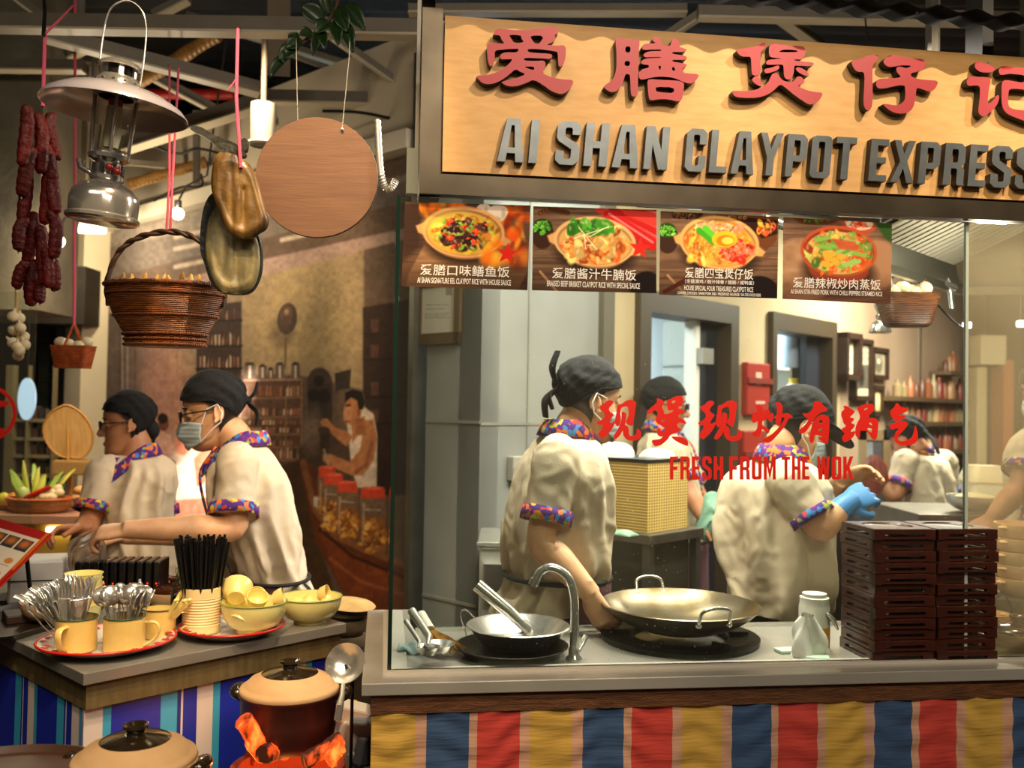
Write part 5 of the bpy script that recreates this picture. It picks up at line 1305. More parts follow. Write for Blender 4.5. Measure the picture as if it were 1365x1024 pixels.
bs = stripes_mat('blue_striped_panel', .272, bl, 0, 0.45)
mb = MB(); cbox(mb, .0, .646, .026, .04, 0, .865); o = build(mb, 'striped_panel', bs, sc_, 0)
o.location.x = .014
bs2 = stripes_mat('blue_striped_side', .262, bl2, 1, 0.45)
mb = MB(); cbox(mb, .018, .032, 0, LBL - .03, 0, .865); o = build(mb, 'striped_panel', bs2, sc_, 0); o.location.y = .028
mb = MB(); cbox(mb, .05, .68, .06, LBL, 0, .86); build(mb, 'carcass', MATS['cabinet_wood'], sc_, 0)

def CP(px, py, z=CZ): return on(px, py, z)
def lathe_part(prof, name, m, parent, seg=40, sm=50): mb = MB(); mb.lathe(prof, seg); return build(mb, name, m, parent, sm)
def bowl_prof(r, h, foot, t=.003, lip=0.0):
    """outer foot up to rim and back down inside"""
    o = [(0.0001, .002), (foot * .98, 0), (foot, .004), (foot * .96, h * .12)]
    for k in np.linspace(.15, 1, 10): o.append((foot * .96 + (r - foot * .96) * math.sin(k * PI / 2) ** .9, h * (.12 + .88 * k ** 1.6)))
    o.append((r + lip, h + .001)); i = []
    for k in np.linspace(1, .0, 10): i.append((max(.0001, (r - t) * math.sin(k * PI / 2) ** .8), h * (.10 + .90 * k ** 1.9)))
    return o + i
# ---- enamel plates with red rims and flower pattern
def enamel_plate(p, r, label, grp):
    t = thing('enamel_plate', label, 'plate', p, group=grp)
    h = .024
    mb = MB(); mb.lathe([(0.0001, .001), (r * .62, 0), (r * .70, .004), (r * .86, .014), (r, h), (r * .985, h + .001), (r * .85, .018), (r * .70, .008), (r * .6, .005), (0.0001, .005)], 56)
    build(mb, 'dish', white_enamel, t, 60)
    mb = MB(); mb.tube([((r - .001) * math.cos(a), (r - .001) * math.sin(a), h) for a in np.linspace(0, 2 * PI, 64, endpoint=False)], .0032, 8, loop=True)
    build(mb, 'red_rim', red_rim, t, 60)
    rn = random.Random(len(label)); mb = MB()
    for i in range(26):
        a = 2 * PI * i / 26; q = r * rn.uniform(.84, .91); z = .0145 + (q / r - .86) * .1
        for k in range(5):
            b = 2 * PI * k / 5; mb.ball((q * math.cos(a) + .006 * math.cos(b), q * math.sin(a) + .006 * math.sin(b), z + .006), (.004, .004, .0012), 8, 4)
    tag(build(mb, 'flower_print', mat('red_print', '#a82824', .4), t, 0), kind='stuff')
    return t
PL1 = CP(143, 864); PL2 = CP(309, 845)
enamel_plate(PL1, .158, 'red-rimmed enamel plate under the cutlery mugs at the counter corner', 'enamel plates on the serving counter')
enamel_plate(PL2, .133, 'red-rimmed enamel plate under the straw holder and bowl', 'enamel plates on the serving counter')
# ---- cream mugs
def mug(p, r, h, ang, label):
    t = thing('enamel_mug', label, 'mug', p, group='cream enamel mugs')
    lathe_part([(.0001, .002), (r * .97, 0), (r, .004), (r, h), (r - .0025, h), (r - .003, .006), (.0001, .006)], 'cup', enamel, t)
    mb = MB(); mb.tube([(r * math.cos(a), r * math.sin(a), h) for a in np.linspace(0, 2 * PI, 40, endpoint=False)], .002, 8, loop=True); build(mb, 'rim', green_rim, t, 60)
    d = Vector((math.cos(R(ang)), math.sin(R(ang)), 0))
    q = [d * (r - .003) + Vector((0, 0, h * .82)), d * (r + .024) + Vector((0, 0, h * .80)), d * (r + .032) + Vector((0, 0, h * .58)), d * (r + .022) + Vector((0, 0, h * .30)), d * (r - .002) + Vector((0, 0, h * .12))]
    mb = MB(); mb.tube([Vector(v) for v in spline([tuple(v) for v in q], 6)], .0085, 10, flat=.45, up=(0, 0, 1)); build(mb, 'handle', enamel, t, 60)
    return t
zp = .957
MA, MBp = on(101, 866, zp), on(165, 866, zp); MC = on(212, 848, zp)
mug(MA, .047, .077, -95, 'cream enamel mug bristling with forks, handle turned to the front')
mug(MBp, .047, .079, 10, 'cream enamel mug full of round spoons at the plate middle')
mug(MC, .040, .070, 20, 'cream enamel mug of yellow ladle handles behind the spoon mug')
# ---- forks and spoons
def fork(L_=.19):
    t = bpy.data.objects.new('dinner_fork', None); COL.objects.link(t)
    mb = MB()
    mb.grid(lambda i, j: ((i - .5) * (.016 if j < .12 else .007 + .012 * max(0, (j - .6) / .4)) * (1 - .3 * (j < .04)), .0015 * math.sin(j * 9) , j * L_ * .72), 5, 24)
    build(mb, 'handle', silver, t, 60, solid=.0016)
    for k in range(4):
        x = (k - 1.5) * .0062
        mb = MB(); mb.tube([(x * .9, .002, L_ * .715), (x, .006, L_ * .80), (x, .006, L_ * .92), (x * .95, .001, L_)], [.002, .0019, .0017, .0008], 6); build(mb, 'tine', silver, t, 60)
    mb = MB(); mb.tube([(-.0105, .002, L_ * .715), (0, .001, L_ * .705), (.0105, .002, L_ * .715)], .002, 6); build(mb, 'shoulder', silver, t, 60)
    return t
def spoon(L_=.175, w=.021, l=.030):
    mb = MB()
    mb.grid(lambda i, j: ((i - .5) * (.010 if j < .2 else .006), .001 * math.sin(j * 9), j * (L_ - 1.8 * l)), 4, 16)
    def bw(i, j):
        a = 2 * PI * i; q = j
        return (w * q * math.cos(a), .010 * (1 - q * q), L_ - l + l * q * math.sin(a))
    mb.grid(bw, 24, 7, wrap=True)
    return build(mb, 'soup_spoon', silver, None, 60, solid=.0016)
rn = random.Random(11)
f0 = None
for k in range(26):
    if f0 is None: f0 = fork(); o = f0
    else: o = copy_tree(f0)
    a = k / 25; tx = -1.0 + 1.25 * a + rn.uniform(-.05, .05); ty = rn.uniform(-.30, .18)
    up = Vector((tx, ty, 1)).normalized(); q = up.to_track_quat('Z', 'Y')
    o.rotation_mode = 'QUATERNION'; o.rotation_quaternion = q @ Euler((0, 0, rn.uniform(-.5, .5))).to_quaternion()
    o.location = MA + Vector((tx * .015 + rn.uniform(-.02, .02) * .6, rn.uniform(-.022, .022), .012)); o.scale = (1.55, 1.2, .86)
    tag(o, 'steel fork fanned out of the front-handled cream mug', 'fork', 'forks in the mug')
s0 = None
for k in range(15):
    if s0 is None: s0 = spoon(); o = s0
    else: o = copy_tree(s0)
    a = k / 14; tx = -.36 + .76 * a + rn.uniform(-.04, .04); ty = rn.uniform(-.12, .2)
    up = Vector((tx, ty, 1)).normalized()
    o.rotation_mode = 'QUATERNION'; o.rotation_quaternion = up.to_track_quat('Z', 'Y') @ Euler((0, 0, rn.uniform(-.7, .7))).to_quaternion()
    o.location = MBp + Vector((tx * .015 + rn.uniform(-.015, .015), rn.uniform(-.02, .02), .012)); o.scale = (1.2, 1.1, .82)
    tag(o, 'steel spoon standing bowl-up in the cream spoon mug', 'spoon', 'spoons in the mug')
l0 = None
for k in range(6):
    if l0 is None:
        mb = MB(); mb.tube([(0, 0, 0), (0, .002, .05), (0, .0, .115)], [.005, .006, .008], 10, flat=.55); mb.ball((0, 0, .118), (.009, .005, .006), 10, 6)
        l0 = build(mb, 'yellow_spoon', melamine, None, 60); o = l0
    else: o = copy_tree(l0)
    a = R(-55 + 26 * k); up = Vector((math.cos(a) * .55 + .25, math.sin(a) * .4, 1)).normalized()
    o.rotation_mode = 'QUATERNION'; o.rotation_quaternion = up.to_track_quat('Z', 'Y'); o.location = MC + Vector((.01 * math.cos(a), .012 * math.sin(a), .010)); o.scale = (.95, .95, .9)
    tag(o, 'yellow plastic spoon handle leaning out of the rear cream mug', 'spoon', 'yellow spoons in the rear mug')
# ---- ribbed holder with black straws
HP = on(268, 842, zp)
t = thing('straw_holder', 'ribbed cream cylinder holding a bundle of black straws', 'holder', HP)
pr = [(.0001, .001), (.046, 0)]
for i in range(90):
    z = .003 + .112 * i / 89; pr.append((.0475 + (.0009 * math.cos(z / .007 * 2 * PI) if .02 < z < .09 else 0), z))
pr += [(.045, .116), (.044, .008), (.0001, .008)]
lathe_part(pr, 'cylinder', mat('cream_holder', '#efd49a', .35, coat=.2), t)
straw_m = mat('black_straw', '#0c0b0b', .28)
st0 = None
for k in range(80):
    q = math.sqrt((k + .5) / 80); a = k * 2.39996
    b = Vector((.040 * q * math.cos(a) * .82, .040 * q * math.sin(a) * .82, .012)); tp = Vector((.072 * q * math.cos(a) - .006, .062 * q * math.sin(a), .235 + .012 * math.sin(k * 1.7)))
    if st0 is None:
        mb = MB(); mb.lathe([(.0036, 0), (.0036, 1), (.0027, 1), (.0027, 0)], 8); st0 = build(mb, 'black_straw', straw_m, None, 50); o = st0
    else: o = st0.copy(); COL.objects.link(o)
    d = tp - b; o.rotation_mode = 'QUATERNION'; o.rotation_quaternion = d.to_track_quat('Z', 'Y'); o.scale = (1, 1, d.length); o.location = HP + b
    tag(o, 'black drinking straw in the ribbed cream holder', 'straw', 'straws in the holder')
# ---- soy bottle behind, salt shaker
def bottle(p, label, name, cat, body, m_body, cap=None, m_cap=None, extra=None):
    t = thing(name, label, cat, p); lathe_part(body, 'body', m_body, t)
    if cap: lathe_part(cap, 'cap', m_cap, t)
    return t
SB = CP(239, 832)
t = bottle(SB, 'glass bottle of dark soy sauce behind the straw holder', 'sauce_bottle', 'bottle', [(.0001, 0), (.022, 0), (.024, .004), (.024, .085), (.018, .105), (.012, .115), (.012, .14)], glass_mat('bottle_glass', '#d8d8c8', .05), [(.0001, .155), (.013, .155), (.014, .138), (.0001, .137)], chrome)
lathe_part([(.0001, .002), (.021, .002), (.022, .08), (.0001, .081)], 'soy_sauce', mat('soy_sauce', '#120805', .1), t)
SH = CP(302, 815)
t = bottle(SH, 'small glass shaker with a bent steel spout behind the bowls', 'shaker', 'shaker', [(.0001, 0), (.019, 0), (.02, .03), (.017, .07), (.017, .078)], MATS['bottle_glass'], [(.0001, .094), (.010, .093), (.0175, .084), (.0175, .074), (.0001, .073)], chrome)
mb = MB(); mb.tube([(0, 0, .09), (.008, 0, .097), (.019, 0, .102)], [.004, .0035, .003], 8); build(mb, 'spout', chrome, t, 60)
# ---- bowls of small yellow cups
def big_bowl(p, r, h, label, m=enamel_y):
    t = thing('serving_bowl', label, 'bowl', p, group='yellow serving bowls')
    lathe_part(bowl_prof(r, h, r * .52), 'bowl', m, t, 56)
    mb = MB(); mb.tube([(r * math.cos(a), r * math.sin(a), h) for a in np.linspace(0, 2 * PI, 56, endpoint=False)], .0022, 8, loop=True); build(mb, 'rim', mat('olive_rim', '#8f9a4c', .3), t, 60)
    return t
B1 = on(338, 842, zp); B2 = CP(413, 829)
big_bowl(B1, .083, .078, 'yellow enamel bowl of small cups standing on the red-rimmed plate')
big_bowl(B2, .086, .070, 'yellow enamel bowl of small cups at the counter end')
cup0 = None
cups = [(B1, -.048, .0, .085, (-1.05, -.35), 1.3, 'small yellow cup tipped forward on the rim of the plate bowl'),
        (B1, .010, -.02, .072, (.5, .3), .9, 'small yellow cup lying in the middle of the plate bowl'), (B1, .045, .01, .078, (-.2, 1.25), .85, 'small yellow cup on its side in the plate bowl by the far rim'), (B1, .0, .035, .070, (.9, .0), .9, 'small yellow cup sunk at the back of the plate bowl'), (B1, -.01, -.045, .065, (2.6, .4), .85, 'small yellow cup upside down in the plate bowl'),
        (B2, -.03, -.01, .064, (2.7, .2), 1.0, 'small yellow cup upside down in the end bowl'), (B2, .022, .0, .072, (.1, 1.3), .8, 'small yellow cup on edge in the middle of the end bowl'), (B2, .045, -.015, .062, (2.5, -.3), .85, 'small yellow cup face down by the far rim of the end bowl'), (B2, -.005, .035, .062, (2.9, .2), .9, 'small yellow cup at the back of the end bowl'), (B2, .0, -.045, .058, (2.2, .3), .8, 'small yellow cup at the front of the end bowl')]
for c, dx, dy, dzz, (rx, ry), s, lb in cups:
    if cup0 is None:
        mb = MB(); mb.lathe([(.0001, 0), (.017, 0), (.018, .003), (.026, .012), (.030, .03), (.031, .036), (.029, .036), (.026, .015), (.016, .006), (.0001, .005)], 36); cup0 = build(mb, 'small_cup', melamine, None, 60); o = cup0
    else: o = copy_tree(cup0)
    o.location = c + Vector((dx, dy, dzz)); o.rotation_euler = (rx, ry, 0); o.scale = (s, s, s)
    tag(o, lb, 'cup', 'small yellow cups in the bowls')
# ---- stacked yellow beakers
BK = CP(110, 836)
for k in range(7):
    if k == 0:
        mb = MB(); mb.lathe([(.0001, 0), (.034, 0), (.036, .004), (.046, .058), (.0485, .062), (.0465, .062), (.035, .008), (.0001, .007)], 44); b0 = build(mb, 'yellow_beaker', enamel_y, None, 60); o = b0
    else: o = copy_tree(b0)
    o.location = BK + Vector((.001 * math.sin(k * 2), .001 * math.cos(k * 3), .0135 * k))
    tag(o, 'pale yellow beaker in the stack behind the fork mug' + (', topmost' if k == 6 else ''), 'cup', 'stacked yellow beakers')
# ---- tray with a lidded clay dish
TR = CP(40, 838)
ez = math.atan2(E1.y, E1.x)
t = thing('serving_tray', 'dark brown tray under the lidded clay dish', 'tray', CP(22, 832), ez + .5)
mb = MB()
def rrect(w, d, r, z, n=6): return [(sx * (w / 2 - r) + r * math.cos(a), sy * (d / 2 - r) + r * math.sin(a), z) for sx, sy, a0 in ((1, 1, 0), (-1, 1, PI / 2), (-1, -1, PI), (1, -1, 3 * PI / 2)) for a in np.linspace(a0, a0 + PI / 2, n)]
mb.rings([rrect(.36, .26, .03, 0), rrect(.38, .28, .03, .018), rrect(.374, .274, .03, .018), rrect(.356, .256, .03, .005)]); build(mb, 'tray_body', mat('tray_brown', '#2c2118', .35), t, 40)
def clay_dish(p, r, h, label, lid=True, cat='claypot', name='clay_dish', lidm=brown_glaze, grp=None, knob=True):
    t = thing(name, label, cat, p, group=grp)
    lathe_part([(.0001, .001), (r * .72, 0), (r * .93, h * .35), (r, h * .8), (r * 1.01, h), (r * .95, h), (r * .9, h * .4), (r * .68, .008), (.0001, .008)], 'dish', clay, t)
    if lid:
        l = lathe_part([(r * .94, h - .002), (r * .88, h + .006), (r * .7, h + .014), (r * .3, h + .021), (.0001, h + .022)], 'lid', [lidm], t)
        if knob: lathe_part([(.014, h + .019), (.013, h + .028), (.021, h + .034), (.021, h + .040), (.013, h + .040), (.010, h + .036), (.0001, h + .035)], 'knob', lidm, l)
    return t
clay_dish(on(74, 822, .965), .088, .045, 'pale clay dish with brown glazed lid beside the beaker stack', grp='lidded clay dishes')
mb = MB(); mb.box((0, 0, .011), (.10, .10, .022)); o = build(mb, 'trivet', dark_wood, None, 0, bevel=.003); o.location = on(33, 826, .955); o.rotation_euler.z = .6
tag(o, 'small dark wooden trivet on the tray', 'trivet')
clay_dish(CP(232, 806), .078, .042, 'pale clay dish with brown lid half hidden by the straws', grp='lidded clay dishes')
# ---- squeeze bottle and napkins
t = bottle(CP(185, 820), 'squat plastic squeeze bottle with pointed nozzle', 'squeeze_bottle', 'bottle', [(.0001, 0), (.028, 0), (.029, .004), (.029, .05), (.025, .058)], clear_pl, [(.026, .054), (.026, .068), (.018, .071), (.006, .073), (.003, .10), (.0001, .101)], mat('milky_cap', '#c8beb4', .4))
lathe_part([(.0001, .002), (.027, .002), (.027, .045), (.0001, .046)], 'chilli_oil', mat('chilli_oil', '#5a3a24', .3), t)
nb_ = CP(155, 806)
for k in range(3):
    mb = MB(); mb.box((0, 0, .003), (.085, .018, .005)); o = build(mb, 'wooden_spatula', mat('pale_wood', '#d8b070', .6), None, 0, bevel=.002)
    o.location = nb_ + Vector((.0, .018 * k, .03 + .004 * k)); o.rotation_euler = (.05, -.1 + .1 * k, -.5 + .25 * k)
    tag(o, 'thin pale wooden stick on the folded napkins', 'stick', 'wooden sticks on the napkins')
mb = MB(); mb.box((0, 0, .015), (.11, .09, .03)); o = build(mb, 'folded_napkins', mat('napkin', '#dccfc0', .9, bump=(30, .3)), None, 0, bevel=.004); o.location = nb_; o.rotation_euler.z = -.5
tag(o, 'small pile of folded napkins behind the spoon mug', 'napkins')
# ---- charging rack of pagers
RK = on(163, 800, CZ)
t = thing('pager_rack', 'black charging rack holding a row of pagers with red lights', 'pager rack', RK, .1)
mb = MB(); mb.box((0, 0, .02), (.27, .13, .04)); build(mb, 'dock', black, t, 0, bevel=.004)
for k in range(10):
    pg = MB(); pg.box((0, 0, 0), (.021, .105, .085)); o = build(pg, 'pager', mat('pager_black', '#0d0d0e', .25), t, 0, bevel=.004); o.location = (-.113 + .025 * k, 0, .0815)
    l_ = MB(); l_.ball((0, -.0535, -.022), (.0022, .001, .0022), 8, 6); ld = build(l_, 'red_light', mat('led_red', '#ff2010', .4, emit=('#ff1c10', 4)), o, 60)
# ---- white till printer, screen, menu board, bag
mb = MB(); o = thing('receipt_printer', 'white boxy receipt printer behind the menu board', 'printer', on(52, 800, CZ), .3)
mb.box((0, .0, .065), (.15, .14, .13)); build(mb, 'case', mat('printer_white', '#c9c6c0', .4), o, 0, bevel=.01)
mb = MB(); mb.box((0, -.0705, .07), (.151, .002, .003)); build(mb, 'seam', black, o, 0)
t = thing('till_screen', 'black till screen tilted back beyond the menu board', 'screen', at(14, 745, 2.75))
mb = MB(); c = [at(-40, 690, 2.72), at(22, 675, 2.72), at(52, 706, 2.74), at(48, 716, 2.74), at(-40, 735, 2.70)]
bk = [p + Vector((.02, .03, .0)) for p in c]
mb.add(c + bk, [tuple(range(5)), tuple(range(9, 4, -1))] + [(i, (i + 1) % 5, (i + 1) % 5 + 5, i + 5) for i in range(5)]); build(mb, 'screen_case', black, t, 0)
mb = MB(); b_ = on(20, 800, CZ); mb.tube([b_ + Vector((0, 0, .0)), b_ + Vector((0, .0, .12))], .02, 12); mb.lathe([(.0001, 0), (.07, 0), (.07, .012), (.0001, .012)], 24, Matrix.Translation(b_)); build(mb, 'stand', black, t, 40, world=True)
t = thing('menu_board', 'red-edged picture menu board tilted on the counter', 'menu', on(5, 822, CZ))
m4 = [at(-60, 788, 2.42), at(-2, 783, 2.42), at(68, 712, 2.50), at(-8, 690, 2.62)]   # lower left, lower right, upper right, upper left
m4[0] = m4[1] + (m4[3] - m4[2]) * 1.0
nrm = (m4[1] - m4[0]).cross(m4[3] - m4[0]).normalized()
if nrm.y > 0: nrm = -nrm
def menu(P):
    P.put(np.ones(P.X.shape), '#e8d8c4')
    u, v = P.U, P.V
    P.put((v > .86).astype(float), '#b0201c'); P.put((u > .94).astype(float), '#d86820'); P.put((v < .05).astype(float), '#c02414'); P.put(((u > .94) & (v < .3)).astype(float), '#c02414')
    r = random.Random(4)
    for i in range(4):
        for j, v0 in enumerate((.60, .34, .10)):
            u0 = .02 + .23 * i
            if j == 0:
                m = ((u > u0) & (u < u0 + .2) & (v > v0) & (v < v0 + .2)).astype(float); P.put(m, '#5a3a28'); P.put(np.clip(1.4 - np.hypot((u - u0 - .1) / .08, (v - v0 - .12) / .07), 0, 1) * m, '#c8763c'); P.put(m * (v < v0 + .05), '#38383c')
            else:
                P.put(np.clip((1 - np.hypot((u - u0 - .1) / .07, (v - v0 - .07) / .055)) * 6, 0, 1), ['#c86a30', '#d88a3c', '#a84a28'][(i + j) % 3]); P.put((np.abs(u - u0 - .1) < .07) & (np.abs(v - v0 + .01) < .006), '#6a5a50')
class UVPrint(Print): pass
def menu_draw(P):
    nv, nu = P.X.shape; P.U, P.V = np.meshgrid(np.linspace(0, 1, nu), np.linspace(0, 1, nv)); menu(P)
off = nrm * .003
print_object('print', lambda i, j: (m4[0].lerp(m4[1], i)).lerp(m4[3].lerp(m4[2], i), j) + off, 130, 110, menu_draw, t)
mb = MB(); mb.hexa([p for p in m4], [p - nrm * .006 for p in m4]); build(mb, 'panel', mat('menu_red', '#b82418', .4), t, 0, world=True)
mb = MB(); mid = (m4[3] + m4[2]) / 2 - nrm * .008; mb.tube([mid, Vector((mid.x - .02, mid.y + .10, CZ))], .006, 8); build(mb, 'strut', black_metal, t, 40, world=True)
# crumpled clear bag in the man's hand
def bag(p, w_, h, seed, squash=.6):
    mb = MB(); r = random.Random(seed); ph = [r.uniform(0, 6) for _ in range(6)]
    def fn(i, j):
        a = 2 * PI * i; k = math.sin(min(1, j * 1.25) * PI / 2) * (1 - .75 * max(0, (j - .55) / .45) ** 1.4)
        q = 1 + .16 * math.sin(5 * a + ph[0] + 4 * j) + .10 * math.sin(9 * a + ph[1] - 7 * j) + .06 * math.sin(17 * a + ph[2] + 11 * j)
        return (w_ * k * q * math.cos(a), w_ * squash * k * q * math.sin(a), h * j)
    mb.grid(fn, 64, 30, wrap=True); return mb
t = bag(None, .055, .15, 5); o = build(t, 'plastic_bag', glass_mat('thin_plastic', '#f4f0ea', .42, '#e8dcd0', 2.0), None, 60); o.location = at(96, 772, 2.80); o.rotation_euler = (0, .45, .3); o.location.z = max(o.location.z, CZ)
tag(o, 'crumpled clear plastic bag under the man\'s hand', 'bag')
# ================================================================== things on the wok counter
iron = mat('blackened_iron', '#191612', 0.5, 0.6, bump=(50, .2))
ss = mat('bright_steel', '#dedad2', 0.24, 0.85)
wok_m = mat('seasoned_wok', '#9a8f7a', 0.3, 0.85, var=('#6b5a3a', 9, 4), bump=(25, .08))
# strainer with a long tubular handle
def dots(n, r, z, q=.0028, tilt=0):
    mb = MB()
    for i in range(n):
        a = 2 * PI * i / n; mb.ball((r * math.cos(a), r * math.sin(a), z), (q, q, q), 6, 4)
    return mb
c = on(690, 866, .953)
t = thing('strainer_ladle', 'wide steel strainer with a thick handle resting by the tap', 'strainer', c)
lathe_part([(.0001, .004), (.075, .008), (.095, .018), (.122, .052), (.129, .056), (.126, .058), (.118, .054), (.09, .022), (.07, .012), (.0001, .008)], 'bowl', ss, t, 56)
for n, r, z, k in ((54, .1005, .026, .0022), (44, .082, .0125, .002), (30, .055, .0085, .002)):
    tag(build(dots(n, r, z, k), 'perforations', black, t, 60), 'row of dark holes', kind='stuff')
hb = at(702, 838, 2.28) - c; ht = at(636, 782, 2.30) - c
mb = MB(); mb.tube([Vector((.02, .09, .040)), hb + Vector((0, 0, -.005)), hb.lerp(ht, .35), ht], [.010, .012, .0145, .0165], 16); build(mb, 'handle', ss, t, 50)
mb = MB(); mb.lathe([(.0001, 0), (.115, .002), (.135, .022), (.138, .024), (.133, .025), (.11, .006), (.0001, .004)], 48); o = build(mb, 'perforated_dish', mat('dark_pan', '#5a564e', .3, 1.0), None, 50); o.location = on(682, 872, .951)
o.location.z = .9505; t.location.z = .957
tag(o, 'shallow dark perforated dish beneath the wide strainer', 'dish')
w0 = [at(622, 848, 2.42), at(614, 820, 2.44), at(622, 814, 2.44), at(650, 842, 2.40)]
mb = MB(); mb.tube([Vector(v) for v in spline([tuple(v) for v in w0], 6)], .0022, 6); tag(build(mb, 'wire_loop', ss, None, 60, world=True, org=w0[0]), 'thin wire loop handle standing behind the strainer', 'wire handle')
# ladles and bamboo brush at the left end
for k, (b0, b1, lb) in enumerate((((586, 868, 2.19), (549, 815, 2.32), 'steel ladle lying at the left end of the counter, thicker handle'), ((570, 872, 2.17), (541, 828, 2.28), 'second steel ladle with a thin handle against the side glass'))):
    p, q = at(*b0), at(*b1); p.z = max(p.z, .958)
    t = thing('ladle', lb, 'ladle', p)
    r = (.036, .028)[k]
    lathe_part([(.0001, -.004), (r * .6, -.001), (r, .016), (r * 1.03, .018), (r * .95, .017), (r * .55, .002), (.0001, 0)], 'bowl', ss, t, 32)
    d = q - p; mb = MB(); mb.tube([Vector((-.8 * r, .1 * r, .012)), d * .35, d], [.005, (.008, .005)[k], (.011, .006)[k]], 12); build(mb, 'handle', steel, t, 50)
p, q = at(588, 866, 2.26), at(560, 820, 2.36); p.z = .957
t = thing('bamboo_brush', 'bamboo wok brush with a white bound grip', 'brush', p)
d = q - p; rn = random.Random(9)
mb = MB(); mb.tube([d * .58, d], [.017, .015], 16); build(mb, 'grip', mat('white_binding', '#e6dfd0', .7), t, 50)
mb = MB()
for k in range(60):
    a = k * 2.4; u = math.sqrt(k / 60); e = Vector((.045 * u * math.cos(a) + .018, .030 * u * math.sin(a) - .0, .004 + .012 * rn.random())); s_ = d * .62 + Vector((.012 * u * math.cos(a), .012 * u * math.sin(a), 0))
    mb.tube([s_, s_.lerp(e, .5) + Vector((0, 0, .004)), e], [.0022, .002, .0014], 5)
tag(build(mb, 'bristles', mat('bamboo_bristle', '#b8842c', .6, var=('#7c5418', 40, 2)), t, 60), kind='stuff')
mb = MB(); mb.grid(lambda i, j: (.03 * (i - .5) * 2, .025 * (j - .5) * 2, .006 + .010 * math.sin(7 * i) * math.cos(6 * j) * math.sin(PI * i) + .012 * math.sin(PI * j)), 14, 14); o = build(mb, 'dishcloth', mat('pale_blue_cloth', '#a9c4c4', .9), None, 60, solid=.004); o.location = at(548, 856, 2.30); o.location.z = .951
tag(o, 'pale blue dishcloth tucked behind the ladles', 'cloth')
# tap
b = on(765, 880, .951)
t = thing('tap', 'chrome gooseneck tap in front of the cook', 'tap', b)
P_ = lambda px, py: at(px, py, b.y) - b
mb = MB(); mb.tube([Vector(v) for v in spline([(0, 0, .02), tuple(P_(766, 830)), tuple(P_(765, 795)), tuple(P_(757, 770)), tuple(P_(738, 757)), tuple(P_(722, 761)), tuple(P_(713, 776))], 8)], .0105, 16); build(mb, 'spout', chrome, t, 60)
lathe_part([(.0001, 0), (.020, 0), (.020, .006), (.013, .012), (.013, .03), (.0001, .031)], 'base', chrome, t)
mb = MB(); q = P_(712, 777); mb.tube([q + Vector((.003, 0, .008)), q + Vector((-.003, 0, -.006))], .0125, 14); build(mb, 'aerator', chrome, t, 60)
mb = MB(); mb.tube([(.010, 0, .02), (.022, .01, .038), (.030, .02, .052)], [.006, .007, .007], 10); build(mb, 'lever', chrome, t, 60)
# burner ring, wok
wc = at(906, 812, 2.48); wc.z = .955
t = thing('burner', 'black cast-iron wok burner ring', 'burner', Vector((wc.x, wc.y, .9505)))
lathe_part([(.12, 0), (.205, 0), (.207, .012), (.19, .016), (.175, .014), (.165, .012), (.125, .012), (.12, 0)], 'ring', iron, t, 56)
for k in range(6):
    a = 2 * PI * k / 6; mb = MB(); mb.box((.155, 0, .017), (.05, .014, .010), Matrix.Rotation(a, 4, 'Z')); build(mb, 'prong', iron, t, 0, bevel=.002)
t = thing('wok', 'large seasoned steel wok with two loop handles', 'wok', Vector((wc.x, wc.y, .9635)))
pr = []; Rw, Hw = .207, .078
for k in range(17):
    a = k / 16; pr.append((max(.0001, Rw * math.sin(a * 1.12) / math.sin(1.12)), Hw * (1 - math.cos(a * 1.12)) / (1 - math.cos(1.12))))
inn = [(max(.0001, r - .002), z + .003) for r, z in reversed(pr)]
lathe_part(pr + [(Rw + .002, Hw + .001)] + inn, 'bowl', wok_m, t, 72, 60)
for ang, tl in ((-76, 0), (104, 0)):
    a = R(ang); d = Vector((math.cos(a), math.sin(a), 0)); l = Vector((-d.y, d.x, 0)); z = Vector((0, 0, 1))
    pts = [d * .196 - l * .040 + z * (Hw - .016), d * .204 - l * .040 + z * (Hw + .002), d * .214 - l * .034 + z * (Hw + .026), d * .218 + z * (Hw + .034), d * .214 + l * .034 + z * (Hw + .026), d * .204 + l * .040 + z * (Hw + .002), d * .196 + l * .040 + z * (Hw - .016)]
    mb = MB(); mb.tube([Vector(v) for v in spline([tuple(v) for v in pts], 6)], .0048, 10); h = build(mb, 'loop_handle', ss, t, 60)
    for s in (-1, 1):
        mb = MB(); mb.ball(tuple(d * .199 + l * .040 * s + z * (Hw - .010)), .0085, 10, 8); build(mb, 'bracket', ss, h, 60)
